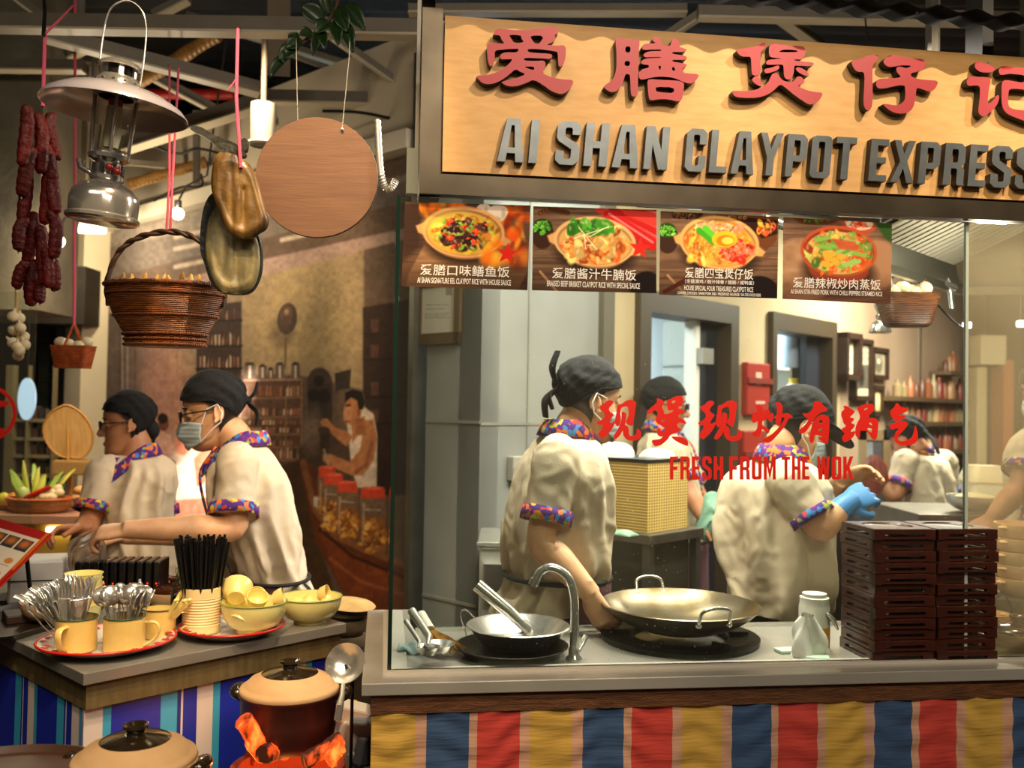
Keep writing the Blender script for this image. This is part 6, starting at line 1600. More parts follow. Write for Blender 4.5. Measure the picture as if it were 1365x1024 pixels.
# oil bottle wrapped in a cloth, pads
b = on(1085, 866, .951)
t = thing('oil_bottle', 'white plastic oil bottle beside the brown tray stacks', 'bottle', b)
lathe_part([(.0001, 0), (.036, 0), (.038, .006), (.038, .11), (.036, .116), (.036, .132), (.030, .134), (.030, .142), (.0001, .143)], 'body', mat('milky_plastic', '#e8e4d8', .4, sss=.1), t)
lathe_part([(.0385, .006), (.0388, .06), (.0385, .0605)], 'oil_level', mat('amber_oil', '#d89a28', .2), t)
mb = MB(); mb.tube([(.020, -.034, .100), (.034, -.042, .085), (.046, -.04, .06)], [.005, .006, .003], 10); build(mb, 'nozzle', ss, t, 60)
mb = MB(); r_ = random.Random(4); ph = [r_.uniform(0, 6) for _ in range(6)]
mb.grid(lambda i, j: ((.034 + .012 * math.sin(3 * 2 * PI * i + ph[0] + 3 * j) + .006 * math.sin(7 * 2 * PI * i + ph[1] - 5 * j)) * math.cos(2 * PI * i) * (1.15 - .75 * j ** 2), (.026 + .008 * math.sin(4 * 2 * PI * i + ph[2] + 4 * j)) * math.sin(2 * PI * i) * (1.15 - .6 * j), .10 * j + .004 * math.sin(9 * i + 5 * j)), 48, 24, wrap=True)
o = build(mb, 'kitchen_cloth', mat('white_cloth', '#f2eee4', .9, bump=(30, .2)), None, 60); o.location = on(1076, 874, .951)
tag(o, 'crumpled white cloth against the oil bottle', 'cloth')
for k, (px, py) in enumerate(((1049, 869), (1090, 879))):
    mb = MB(); mb.box((0, 0, .004), (.055, .035, .008)); o = build(mb, 'scouring_pad', mat('mint_pad', '#c3dcc4', .9), None, 0, bevel=.002); o.location = on(px, py, .951); o.rotation_euler.z = .3 - .5 * k
    tag(o, ('pale mint scouring pad in front of the wrapped bottle', 'pale mint scouring pad at the foot of the tray stack')[k], 'pad', 'scouring pads')
# stacks of wooden claypot trays
tray_m = mat('tray_wood', '#4a1e10', 0.32, coat=.25, var=('#2e110a', 9, 4, (1, 6, 6)))
slot_m = mat('tray_slot', '#0c0504', .7)
TWd, TD, TH = .158, .165, .0262
def pot_tray():
    t = bpy.data.objects.new('claypot_tray', None); COL.objects.link(t)
    w2, d2 = TWd / 2, TD / 2
    mb = MB()
    # top with a round recess
    n = 48; ring_o = []
    for i in range(n):
        a = 2 * PI * i / n; k = 1 / max(abs(math.cos(a)) / (w2 - .002), abs(math.sin(a)) / (d2 - .002)); ring_o.append((k * math.cos(a), k * math.sin(a)))
    rs = [[(x, y, TH - .010) for x, y in ring_o], [(x, y, TH - .001) for x, y in ring_o], [(x * .985, y * .985, TH) for x, y in ring_o]]
    for r, z in ((.060, TH), (.057, TH - .0035), (.05, TH - .005), (.0005, TH - .005)): rs.append([(r * math.cos(2 * PI * i / n), r * math.sin(2 * PI * i / n), z) for i in range(n)])
    mb.rings(rs, True); build(mb, 'top_board', tray_m, t, 30)
    for k in range(4):
        wd = (TWd, TD)[k % 2]; off = (d2, w2)[k % 2]; Rm = Matrix.Rotation(k * PI / 2, 4, 'Z')
        hw = wd / 2 - .0005; sl = wd * .31
        out = [(-hw, 0), (-sl * 1.35, 0), (-sl * 1.2, .002), (sl * 1.2, .002), (sl * 1.35, 0), (hw, 0), (hw, TH - .001), (-hw, TH - .001)]
        hole = [(-sl, .0075), (sl, .0075), (sl + .004, .011), (sl, .0150), (-sl, .0150), (-sl - .004, .011)]
        mb = MB(); mb.prism(out, [hole], lambda x, y, d, Rm=Rm, off=off: Rm @ Vector((x, -off + d, y)), 0, .010); build(mb, 'side_rail', tray_m, t, 0)
    return t
tr0 = None; rn = random.Random(21)
ax = Vector((.955, .296, 0)); base1 = on(1190, 872, .951); base2 = on(1272, 866, .951)
rz = R(8)
base1 = at(1181, 872, 2.36); base1.z = .951; base2 = base1 + Vector((math.cos(rz), math.sin(rz), 0)) * (TWd + .004)
WH = ['bottom of', 'second from the bottom of', 'third from the bottom of', 'fourth from the bottom of', 'fifth from the bottom of', 'sixth from the bottom of', 'sixth from the top of', 'fifth from the top of', 'fourth from the top of', 'third from the top of', 'just under the top of', 'topmost of']
for s, bs_ in enumerate((base1, base2)):
    for k in range(12):
        if tr0 is None: tr0 = pot_tray(); o = tr0
        else: o = copy_tree(tr0)
        o.location = bs_ + Vector((rn.uniform(-.0018, .0018) if s == 0 else rn.uniform(-.001, .006), rn.uniform(-.008, .006), k * (TH + .0006)))
        o.rotation_euler.z = rz + rn.uniform(-.025, .025) * (1 if k else 0) * .5
        tag(o, 'brown wooden claypot tray, %s the %s stack' % (WH[k], ('bottle-side', 'pot-side')[s]), 'tray', 'stacked wooden claypot trays')
# claypots at the right end
def claypot_low(p, r, h, label, grp=None):
    t = thing('clay_bowl', label, 'claypot', p, group=grp)
    lathe_part([(.0001, 0), (r * .68, 0), (r * .9, h * .3), (r * .98, h * .8), (r, h), (r * .93, h), (r * .88, h * .4), (r * .6, .008), (.0001, .007)], 'bowl', clay, t, 44)
    for a in (200, 20):
        d = Vector((math.cos(R(a)), math.sin(R(a)), 0)); mb = MB(); mb.ball(tuple(d * (r * 1.02) + Vector((0, 0, h * .80))), (.014, .014, .006), 12, 6); build(mb, 'ear', clay, t, 60)
    return t
b = at(1341, 792, 2.95); zb = b.z
mb = MB(); bx = at(1350, 815, 3.0); mb.box((bx.x + .22, bx.y + .05, zb / 2 - .001), (.7, .34, zb - .002)); o = build(mb, 'back_bench', steel_dull, None, 0, bevel=.003)
tag(o, 'low steel bench carrying the stack of pale clay bowls', 'bench')
for k in range(5):
    claypot_low(b + Vector((.05 + .004 * math.sin(k * 2.3), .004 * math.cos(k), .0415 * k)), .082, .052 if k < 4 else .056, 'pale clay bowl behind the tray stacks, %s of the stack' % ('bottom', 'second from the bottom', 'middle', 'second from the top', 'topmost')[k], 'stacked pale clay bowls')
for k, (px, py, Yp, lb) in enumerate(((1347, 868, 2.33, 'lidded pale claypot at the right end of the counter in front of the bowls'),)):
    p = on(px + 10, py - 9, .963); clay_dish(p, .082, .034, lb, lidm=brown_glaze)
mb = MB(); p = on(1352, 859, .951); mb.box((0, 0, .006), (.20, .15, .012)); o = build(mb, 'yellow_board', mat('yellow_board', '#e8dc84', .6), None, 0, bevel=.002); o.location = p; o.rotation_euler.z = .13
tag(o, 'pale yellow board under the lidded claypot', 'board')
for k, (x0, x1, yb, yt, Yw) in enumerate(((1322, 1349, 832, 766, 2.55), (1300, 1327, 822, 782, 2.6))):
    p0, p1 = on(x0, yb + 6, .951), on(x1, yb + 8, .951); w_ = (p1 - p0).length; h = (.095, .075)[k]
    pts = [p0 + (p1 - p0) * (.5 - .5 * math.cos(a)) + Vector((0, 0, h * math.sin(a) ** .6)) for a in np.linspace(0, PI, 20)]
    mb = MB(); mb.tube(pts, .0028, 8); tag(build(mb, 'wire_hoop', black_metal, None, 60, world=True, org=p0), ('tall black wire hoop in front of the pale clay bowls', 'shorter black wire hoop close to the tray stack')[k], 'wire hoop')
claypot_low(on(1322, 836, .951), .05, .04, 'small pale clay bowl half hidden by the tray stack')
# ================================================================== hanging things on the left
twine = mat('pink_twine', '#d0506a', 0.8)
def cord(name, pts, r, m, label, cat, grp=None):
    mb = MB(); mb.tube(pts, r, 8); return tag(build(mb, name, m, None, 60, world=True, org=pts[0]), label, cat, grp)
# ---- pressure lantern
LY = 2.0
lp = at(136, 296, LY)
nick = mat('nickel_plate', '#cbc7be', 0.16, 0.85); nick2 = mat('enamel_shade', '#a39da4', 0.25, .2, coat=.5)
t = thing('pressure_lantern', 'nickel pressure lantern with wide shade hanging at the left', 'lantern', lp)
tl = Matrix.Rotation(R(5), 4, 'Y')
UP = .037
def ll(prof, name, m, par=None, seg=48): mb = MB(); mb.lathe([(r, z + (UP if z > .2 else 0)) for r, z in prof], seg, tl); return build(mb, name, m, par or t, 40)
k = LY / 1250
tank = ll([(.0001, 0), (.070, 0), (.075, .004), (.075, .010), (.070, .014), (.071, .045), (.066, .062), (.052, .076), (.034, .084), (.030, .088), (.0001, .088)], 'fuel_tank', nick)
ll([(.028, .086), (.034, .090), (.034, .098), (.026, .102), (.026, .126), (.034, .130), (.042, .134), (.044, .142), (.036, .146), (.036, .150), (.0001, .151)], 'burner_collar', nick)
for a in range(8):
    mb = MB(); mb.box((.031, 0, .113), (.004, .008, .020), tl @ Matrix.Rotation(a * PI / 4, 4, 'Z')); build(mb, 'air_slot', black, tank, 0)
for a in (25, 115, 205, 295):
    mb = MB(); mb.tube([(.036 * math.cos(R(a)), .036 * math.sin(R(a)), .145), (.042 * math.cos(R(a)), .042 * math.sin(R(a)), .232 + UP)], .0042, 8, M=tl); build(mb, 'guard_rod', nick, t, 60)
ll([(.0385, .148), (.0395, .15), (.0395, .226), (.0385, .228)], 'glass_chimney', glass_mat('lamp_glass', '#f8f8f4', 0, refl=.5))
ll([(.0001, .158), (.015, .160), (.018, .185), (.016, .212), (.0001, .216)], 'mantle', mat('mantle_silk', '#efe4c4', .8))
ll([(.006, .212), (.014, .213), (.015, .228), (.006, .230)], 'mantle_tie', mat('mantle_pink', '#c04a5a', .7))
ll([(.036, .232), (.06, .240), (.105, .232), (.138, .214), (.1485, .204), (.1505, .203), (.149, .207), (.138, .220), (.105, .239), (.06, .248), (.036, .244)], 'shade', nick2, None, 72)
ll([(.046, .244), (.052, .250), (.050, .262), (.042, .270), (.040, .275), (.0001, .276)], 'vent_collar', nick)
for a in range(14):
    mb = MB(); mb.box((.0475, 0, .257 + UP), (.006, .006, .010), tl @ Matrix.Rotation(a * 2 * PI / 14, 4, 'Z')); build(mb, 'vent_slot', black, t, 0)
for a in range(6):
    mb = MB(); mb.box((.033, 0, .285 + UP), (.005, .010, .026), tl @ Matrix.Rotation(a * PI / 3, 4, 'Z')); build(mb, 'hood_post', nick, t, 0)
ll([(.030, .272), (.030, .298), (.0001, .298)], 'flue', mat('flue_dark', '#2a2622', .4, .8))
ll([(.0001, .318), (.020, .316), (.040, .306), (.0465, .297), (.044, .295), (.030, .298), (.0001, .299)], 'hood', nick)
bail = [(x, y, z + (UP if abs(x) > .04 and z < .3 else .012)) for x, y, z in [(-.043, 0, .262), (-.045, 0, .36), (-.042, 0, .42), (-.030, 0, .455), (0, 0, .47), (.030, 0, .455), (.046, 0, .42), (.049, 0, .36), (.047, 0, .262)]]
mb = MB(); mb.tube([Vector(v) for v in spline(bail, 6)], .0019, 8, M=tl); build(mb, 'bail_handle', nick, t, 60)
for x, z in ((.018, .112), (.036, .104)):
    mb = MB(); mb.ball((x, -.036, z), (.0085, .006, .0085), 12, 8, tl); build(mb, 'red_knob', mat('red_knob', '#8a1a14', .3), t, 60)
mb = MB(); mb.tube([(-.03, -.01, .10), (-.05, -.02, .11), (-.052, -.02, .125)], [.006, .006, .009], 10, M=tl); build(mb, 'filler_cap', nick, t, 60)
hook = lp + tl @ Vector((0, 0, .482))
cord('hanging_wire', [hook + Vector((0, 0, -.004)), hook + Vector((.02, .25, .55)), Vector((hook.x + .05, hook.y + .9, 3.7))], .0018, black_metal, 'thin black wire holding the pressure lantern', 'wire')
# ---- bunch of cured sausages
saus_m = mat('cured_sausage', '#7c140c', 0.5, spec=.25, coat=.06, var=('#350705', 14, 4, (1, 1, .3)), bump=(120, .5))
saus = [((36, 140), (30, 222), 9), ((50, 150), (55, 232), 9), ((68, 150), (76, 214), 8.5), ((44, 196), (28, 262), 9), ((62, 190), (60, 300), 9.5), ((70, 226), (75, 285), 8.5), ((38, 232), (29, 300), 8.5),
        ((46, 282), (36, 352), 9), ((34, 290), (24, 335), 8), ((54, 300), (59, 380), 9), ((68, 280), (72, 345), 8.5), ((36, 348), (21, 385), 7.5), ((44, 345), (41, 408), 9), ((66, 340), (74, 388), 8), ((56, 372), (53, 404), 7.5), ((60, 330), (66, 384), 8)]
s0 = None; sp = at(58, 136, 2.1)
for i, ((x0, y0), (x1, y1), r) in enumerate(saus):
    Yd = 2.1 + .018 * ((i * 7) % 5 - 2)
    a, b = at(x0, y0, Yd), at(x1, y1, Yd); rr_ = r * 2.1 / 1250
    mb = MB(); d = b - a; sd = Vector((math.sin(i * 2.1), math.cos(i * 1.3), 0)) * rr_ * .5
    q = [a, a.lerp(b, .06), a.lerp(b, .3) + sd, a.lerp(b, .65) + sd * .6, a.lerp(b, .94), b]
    sp_ = spline([tuple(v) + (w_,) for v, w_ in zip(q, (rr_ * .25, rr_ * .8, rr_ * 1.0, rr_ * 1.02, rr_ * .8, rr_ * .2))], 6)
    rn = random.Random(i)
    mb.tube([Vector(v[:3]) for v in sp_], [float(v[3]) * (1 + .06 * math.sin(j * 1.9 + i)) for j, v in enumerate(sp_)], 14)
    o = build(mb, 'cured_sausage', saus_m, None, 60, world=True, org=a)
    mb = MB(); mb.tube([b, b + Vector((.001, 0, -.005))], .0018, 6); build(mb, 'tied_tip', mat('sausage_string', '#d8b098', .7), o, 60, world=True)
    tag(o, 'dark red cured sausage in the bunch hanging by the lantern', 'sausage', 'bunch of cured sausages')
cord('twine', [at(57, 142, 2.1), at(60, 46, 2.15), at(60, 40, 2.9)], .004, twine, 'pink twine holding the sausages', 'twine', 'pink hanging twines')
cord('twine', [at(61, 44, 2.16), at(78, 28, 2.3), at(97, 8, 2.8)], .003, twine, 'loose pink twine end slanting up beside the black wire', 'twine', 'pink hanging twines')
cord('hanging_wire', [at(58, 46, 2.14), at(60, 15, 2.4), at(57, -20, 2.9)], .0045, black, 'black wire looped over the beam above the sausages', 'wire')
# ---- big hanging basket with dried fish
wick = mat('dark_wicker', '#9c561e', 0.5, var=('#6c360e', 30, 3, (1, 1, 5)), wave=(70, .7, 'Z'))
BY = 2.35; bp = at(220, 463, BY); kb = BY / 1250
t = thing('wicker_basket', 'large brown wicker basket with arched handle hanging behind the lantern', 'basket', bp)
H_ = 112 * kb * .95
pr = [(.0001, .004), (50 * kb, .0), (54 * kb, .006), (52 * kb, 12 * kb), (55 * kb, 18 * kb), (67 * kb, 38 * kb), (77 * kb, 62 * kb), (80 * kb, 79 * kb), (79 * kb, 83 * kb), (76 * kb, 80 * kb), (70 * kb, 60 * kb), (50 * kb, 22 * kb), (.0001, 18 * kb)]
mb = MB(); rs = []
for r, z in pr:
    rs.append([(r * math.cos(2 * PI * j / 72) * (1 + .012 * math.sin(36 * 2 * PI * j / 72)), .62 * r * math.sin(2 * PI * j / 72), z) for j in range(72)])
mb.rings(rs, False); build(mb, 'woven_body', wick, t, 60)
for r, z, th in ((80, 82, 3.2), (78.5, 70, 2.0), (68.5, 41, 1.8), (55, 17, 2.4), (53, 10, 2.2), (53, 3, 2.4)):
    mb = MB(); mb.tube([(r * kb * math.cos(a), .62 * r * kb * math.sin(a), z * kb) for a in np.linspace(0, 2 * PI, 64, endpoint=False)], [th * kb * (1 + .25 * math.sin(i * 2.4)) for i in range(64)], 8, loop=True); build(mb, 'woven_band', mat('wicker_band', '#86461a', .5, wave=(90, .6, 'X')), t, 60)
pts = [Vector((-77 * kb, 0, 55 * kb)), Vector((-80 * kb, 0, 86 * kb)), Vector((-66 * kb, 0, 125 * kb)), Vector((-40 * kb, 0, 146 * kb)), Vector((0, 0, 155 * kb)), Vector((34 * kb, 0, 148 * kb)), Vector((60 * kb, 0, 128 * kb)), Vector((78 * kb, 0, 90 * kb)), Vector((76 * kb, 0, 55 * kb))]
for s in (-1, 1):
    mb = MB(); q = [Vector(v) for v in spline([tuple(p) for p in pts], 7)]
    mb.tube([p + Vector((0, s * .0035 * math.cos(i * .8), s * .0035 * math.sin(i * .8))) for i, p in enumerate(q)], 3.0 * kb, 8); build(mb, 'arched_handle', mat('handle_cane', '#3c2410', .5), t, 60)
fish_m = mat('dried_fish', '#c99a45', .45, var=('#8e6424', 30, 3))
for k in range(9):
    x = -62 + 13.5 * k; lean = rn.uniform(-.3, .3); hgt = (.024, .034, .028, .022, .026, .02, .03, .022, .018)[k]
    mb = MB(); mb.ball((0, 0, .02), (.0085, .0075, .026 + hgt * .6), 12, 9); o = build(mb, 'dried_pepper', fish_m, None, 60)
    o.location = bp + Vector((x * kb, rn.uniform(-.01, .02), 68 * kb)); o.rotation_euler = (rn.uniform(-.3, .3), lean, 0)
    tag(o, 'yellow dried chilli pod poking out of the large hanging basket', 'dried chilli', 'dried chillies in the large basket')
hp_ = bp + Vector((0, 0, 155 * kb))
cord('twine', [hp_ + Vector((-.004, 0, .004)), at(226, 240, BY), at(226, 92, BY + .3), at(226, 86, 3.70)], .0032, twine, 'front pink twine running up from the large basket handle', 'twine', 'pink hanging twines')
cord('twine', [hp_ + Vector((.004, .004, .004)), at(230, 240, BY), at(238, 92, BY + .3), at(240, 90, 3.70)], .0032, twine, 'second pink twine on the large basket handle, leaning right', 'twine', 'pink hanging twines')
# ---- two dried split fish hung one over the other
def fish_print(P): pass
FY = 2.12
def dried(name, outline, Yd, thick, cols, label, tailm):
    """split dried fish: outline polygon in the picture plane at depth Yd, domed and ridged"""
    t = thing(name, label, 'dried fish', at(*outline[0], Yd), group='dried split fish')
    o = chaikin(outline, 2)
    cx = sum(p[0] for p in o) / len(o); n = 14; rs = []
    cy = sum(p[1] for p in o) / len(o)
    mb = MB()
    vs_f, vs_b = [], []
    rings_f = []
    for j in range(n + 1):
        s_ = 1 - j / n; ring_ = []
        for i, (x, y) in enumerate(o):
            px, py = cx + (x - cx) * s_, cy + (y - cy) * s_
            h = thick * (1 - s_ ** 2.2) * .6 + .006 * math.exp(-((s_ - .82) / .12) ** 2) - .007 * math.exp(-((px - cx - 6) / 4.0) ** 2) * min(1, 2 * (1 - s_)) * (py > cy - 20) - .004 * math.exp(-((px - cx + 10) / 3.5) ** 2) * min(1, 2 * (1 - s_))
            p = at(px, py, Yd); ring_.append(p + (CAM - p).normalized() * h)
        rings_f.append(ring_)
    back = [at(x, y, Yd) + Vector((0, thick * .7, 0)) for x, y in o]
    mb.rings([back] + rings_f, True)
    build(mb, 'flesh', cols, t, 60, world=True)
    return t
flesh1 = mat('dried_flesh_brown', '#8f6a30', .4, var=('#3a2410', 16, 4, (2.2, 1, .5)), coat=.2, bump=(30, .4))
flesh2 = mat('dried_flesh_pale', '#ab9866', .42, var=('#4d4a34', 14, 4, (2, 1, .6)), coat=.2, bump=(30, .4))
skin_f = mat('dark_fish_skin', '#15191a', .35, coat=.2, bump=(80, .3))
up_ = [(286, 206), (300, 200), (318, 206), (336, 222), (345, 250), (352, 278), (357, 292), (354, 305), (344, 310), (336, 317), (318, 318), (306, 312), (298, 298), (290, 278), (282, 258), (281, 235)]
t = dried('dried_fish', up_, FY, .022, flesh1, 'brown dried split fish with a dark tail, hung above the pale one', None)
for pts in ([(302, 208), (286, 192), (272, 182), (258, 176), (254, 172), (258, 168), (270, 170), (284, 180), (300, 186), (316, 192), (330, 206), (322, 212)], [(316, 196), (322, 186), (330, 184), (330, 196), (328, 204)]):
    mb = MB(); f_ = lambda x, y, d: at(x, y, FY + .004) + Vector((0, d, 0)); mb.prism(chaikin(pts, 2), [], f_, -.006, .012); build(mb, 'tail', mat('dark_tail', '#2a2616', .5, bump=(60, .5)), t, 40, world=True)
lo_ = [(292, 268), (312, 276), (330, 300), (342, 318), (346, 345), (342, 372), (332, 388), (316, 392), (298, 391), (286, 382), (277, 360), (272, 330), (276, 295)]
t = dried('dried_fish', lo_, FY + .05, .020, flesh2, 'pale dried split fish with dark skin edges, hung below', None)
mb = MB(); sk = chaikin([(282, 256), (272, 272), (267, 300), (266, 335), (272, 350), (280, 378), (294, 391), (318, 394), (336, 390), (348, 366), (349, 336), (345, 314), (330, 292), (312, 270), (296, 256)], 2)
mb.prism(sk, [], lambda x, y, d: at(x, y, FY + .065) + Vector((0, d, 0)), 0, .016); build(mb, 'dark_skin', skin_f, t, 40, world=True)
cord('twine', [at(321, 224, FY - .012), at(315, 130, FY), at(317, 40, FY + .1), at(318, 36, 3.2)], .0042, twine, 'pink twine knotted through the dried fish', 'twine', 'pink hanging twines')
mb = MB(); mb.tube([at(317, 102, FY - .002), at(310, 112, FY - .01), at(304, 120, FY - .012)], .0018, 6); tag(build(mb, 'twine', twine, None, 60, world=True, org=at(317, 102, FY)), 'loose end at the knot of the fish twine', 'twine', 'pink hanging twines')
# ---- round wooden board (left plain)
DY = 2.25; dc = at(423, 237, DY); dr = 81 * DY / 1250
t = thing('round_board', 'plain round wooden board hanging left of the shop sign', 'board', dc - Vector((0, 0, dr)))
Mx = Matrix.Translation((0, 0, dr)) @ Matrix.Rotation(R(4), 4, 'Z') @ Matrix.Rotation(PI / 2, 4, 'X')
mb = MB(); mb.lathe([(.0001, -.007), (dr - .001, -.007), (dr, -.005), (dr, .005), (dr - .001, .007), (.0001, .007)], 72, Mx); build(mb, 'disc', mat('round_board_wood', '#7c5436', .65, var=('#6c482e', 6, 5, (1, 1, 14)), bump=(20, .08, (1, 1, 18))), t, 40)
for px, py in ((397, 168), (456, 172)):
    p = at(px, py, DY - .008); mb = MB(); mb.ball(tuple(p - Vector(t.location)), (.004, .002, .004), 10, 6); build(mb, 'eyelet', steel, t, 60)
    cord('hanging_wire', [p, at(px + (-2 if px < 420 else 10), 70, DY + .1), at(px + (-2 if px < 420 else 10), 40, 3.3)], .0011, mat('grey_wire', '#8a8478', .5), ('left', 'right')[px > 420] + ' thin wire of the round wooden board', 'wire', 'wires of the round board')
# ---- white cylinder lamp, bulbs
def cyl_lamp(p, r, h, label):
    t = thing('cylinder_lamp', label, 'lamp', p)
    lathe_part([(.0001, h), (r, h), (r, .004), (r * .97, 0), (r * .85, .006), (.0001, .02)], 'housing', mat('lamp_white', '#bdb4a6', .5), t)
    lathe_part([(r * 1.0, -.004), (r * 1.22, .002), (r * 1.22, .008), (r * .98, .008)], 'rim', white, t)
    mb = MB(); mb.tube([(0, 0, h), (0, 0, h + .25)], .012, 8); build(mb, 'stem', frame_grey, t, 60)
cyl_lamp(at(350, 193, 3.6), .048, .158, 'white cylinder ceiling lamp between the dried fish and the round board')
bulb_m = mat('lit_bulb', '#fff2d8', .3, emit=('#ffdca8', 14))
for px, py, Yb, lb in ((237, 285, 4.5, 'lit round bulb hanging behind the twine of the large basket'), (78, 322, 4.4, 'lit round bulb hanging beside the sausages')):
    p = at(px, py, Yb)
    t = thing('light_bulb', lb, 'bulb', p, group='hanging bulbs')
    mb = MB(); mb.ball((0, 0, 0), .029, 16, 12); build(mb, 'globe', bulb_m, t, 60)
    lathe_part([(.0001, .066), (.017, .064), (.018, .03), (.014, .024), (.0001, .024)], 'socket', black, t)
    mb = MB(); mb.tube([(0, 0, .06), (.03, .02, .14), (.12, .05, .20), (.2, .05, .9)], .005, 6); build(mb, 'cord', black, t, 60)
    lamp('POINT', 'bulb_light', p + Vector((0, -.08, -.02)), None, 9, (1.0, .82, .55), .03)
# bright ceiling fitting behind the lantern
p = at(118, 306, 5.2)
t = thing('ceiling_fitting', 'bright oblong ceiling fitting glowing behind the lantern base', 'lamp', p)
mb = MB(); mb.box((0, 0, 0), (.16, .10, .025)); build(mb, 'diffuser', mat('diffuser_glow', '#fff6e0', .4, emit=('#ffe6b8', 9)), t, 0, bevel=.006)
mb = MB(); mb.box((0, 0, .02), (.17, .11, .015)); build(mb, 'housing', white, t, 0)
mb = MB(); mb.tube([(0, 0, .02), (0, 0, 3.69 - p.z)], .008, 8); build(mb, 'rod', frame_grey, t, 60)
lamp('POINT', 'fitting_light', p + Vector((0, -.05, -.08)), None, 26, (1.0, .84, .58), .05)
# ---- small hanging basket and garlic braid
SY = 3.3; p = at(97, 491, SY); ks = SY / 1250
t = thing('small_basket', 'small orange wicker basket hanging by the pale column', 'basket', p)
rs = []
for z, w_, d_ in ((0, 22, 12), (28 * ks, 27, 15), (30 * ks, 27.5, 15.5), (28 * ks, 25, 13), (2 * ks, 20, 11)): rs.append([(x, y, zz) for x, y, zz in rrect(2 * w_ * ks, 2 * d_ * ks, .02, z, 5)])
mb = MB(); mb.rings(rs, True); build(mb, 'woven_body', mat('orange_wicker', '#cc5f28', .5, var=('#943f14', 40, 2), wave=(60, .6, 'Z')), t, 50)
mb = MB(); mb.tube([Vector(v) for v in spline([(-.02, -.035, 26 * ks), (-.006, -.02, 44 * ks), (0, 0, 58 * ks), (.008, .02, 44 * ks), (.02, .035, 26 * ks)], 6)], .006, 8, flat=.5); build(mb, 'handle', MATS['orange_wicker'], t, 60)
garlic_m = mat('garlic', '#e6d8b4', .6, var=('#d4c094', 14, 3))
for k in range(5):
    mb = MB(); mb.ball((0, 0, 0), (.022, .020, .018), 14, 9); o = build(mb, 'garlic_bulb', garlic_m, None, 60); o.location = p + Vector((-.045 + .022 * k, .01 * math.sin(k * 2), 31 * ks + .012 * math.sin(k * 1.7 + 1)))
    tag(o, 'garlic bulb in the small orange hanging basket', 'garlic', 'garlic in the small basket')
cord('twine', [p + Vector((0, 0, 57 * ks)), at(99, 390, SY), at(99, 312, SY), at(100, 250, SY + .4), at(100, -40, SY + .4)], .0055, twine, 'pink twine of the small orange basket', 'twine', 'pink hanging twines')
for k, (x, y) in enumerate(((17, 422), (26, 424), (18, 440), (27, 437), (17, 457), (32, 449), (22, 462), (33, 460), (24, 474), (26, 468))):
    mb = MB(); mb.ball((0, 0, 0), (.020, .018, .019), 14, 9); mb.tube([(0, 0, .012), (.002, 0, .03)], [.007, .003], 8); o = build(mb, 'garlic_bulb', garlic_m, None, 60); o.location = at(x, y, SY + .02 * (k % 3)); o.rotation_euler = (rn.uniform(-.5, .5), rn.uniform(-.8, .8), 0)
    tag(o, 'garlic bulb in the braid hanging under the concrete box', 'garlic', 'hanging garlic braid')
cord('braid_string', [at(25, 476, SY + .03), at(24, 440, SY + .03), at(22, 410, SY + .03), at(22, 380, SY + .4)], .006, mat('straw_string', '#b89a60', .8), 'straw string of the garlic braid', 'string')
# ---- leaves at the top
leaf_m = mat('glossy_leaf', '#142a0c', .4, var=('#203c12', 8, 3), coat=.2)
VY = 2.9
t = thing('vine', 'leafy green vine trailing over the roof beam by the sign', 'vine', at(425, 40, VY))
stem = [at(455, -12, VY), at(440, 25, VY), at(412, 50, VY), at(385, 72, VY), at(365, 92, VY)]
mb = MB(); mb.tube([Vector(v) for v in spline([tuple(v) for v in stem], 6)], .006, 8); build(mb, 'stem', mat('vine_stem', '#4a3418', .7), t, 60, world=True)
LV = [((440, 20), (430, -14), 11), ((432, 30), (400, 5), 16), ((440, 28), (420, 42), 12), ((450, 10), (462, 40), 14), ((458, 5), (486, 38), 16), ((448, 25), (450, 58), 11), ((458, 28), (470, 68), 12), ((428, 40), (433, 62), 9), ((418, 45), (398, 44), 9), ((405, 55), (380, 62), 11), ((398, 60), (370, 78), 12), ((390, 66), (376, 82), 9), ((384, 72), (358, 102), 9), ((428, 38), (416, 72), 8), ((455, 0), (446, -30), 14), ((392, 62), (394, 40), 10)]
for (x0, y0), (x1, y1), w_ in LV:
    a, b = at(x0, y0, VY), at(x1, y1, VY - .03); d = b - a; sd = d.cross(Vector((0, 1, 0))).normalized() * (w_ * VY / 1250); nn = Vector((0, -1, .2))
    mb = MB(); mb.grid(lambda i, j: a + d * j + sd * ((i - .5) * 2 * math.sin(PI * min(1, j * .92 + .04)) ** .9 * (1 - .35 * j)) + nn * (.012 * abs(i - .5) * 2 * math.sin(PI * j) - .01 * j * j), 7, 12); build(mb, 'leaf', leaf_m, t, 60, world=True, solid=.001)
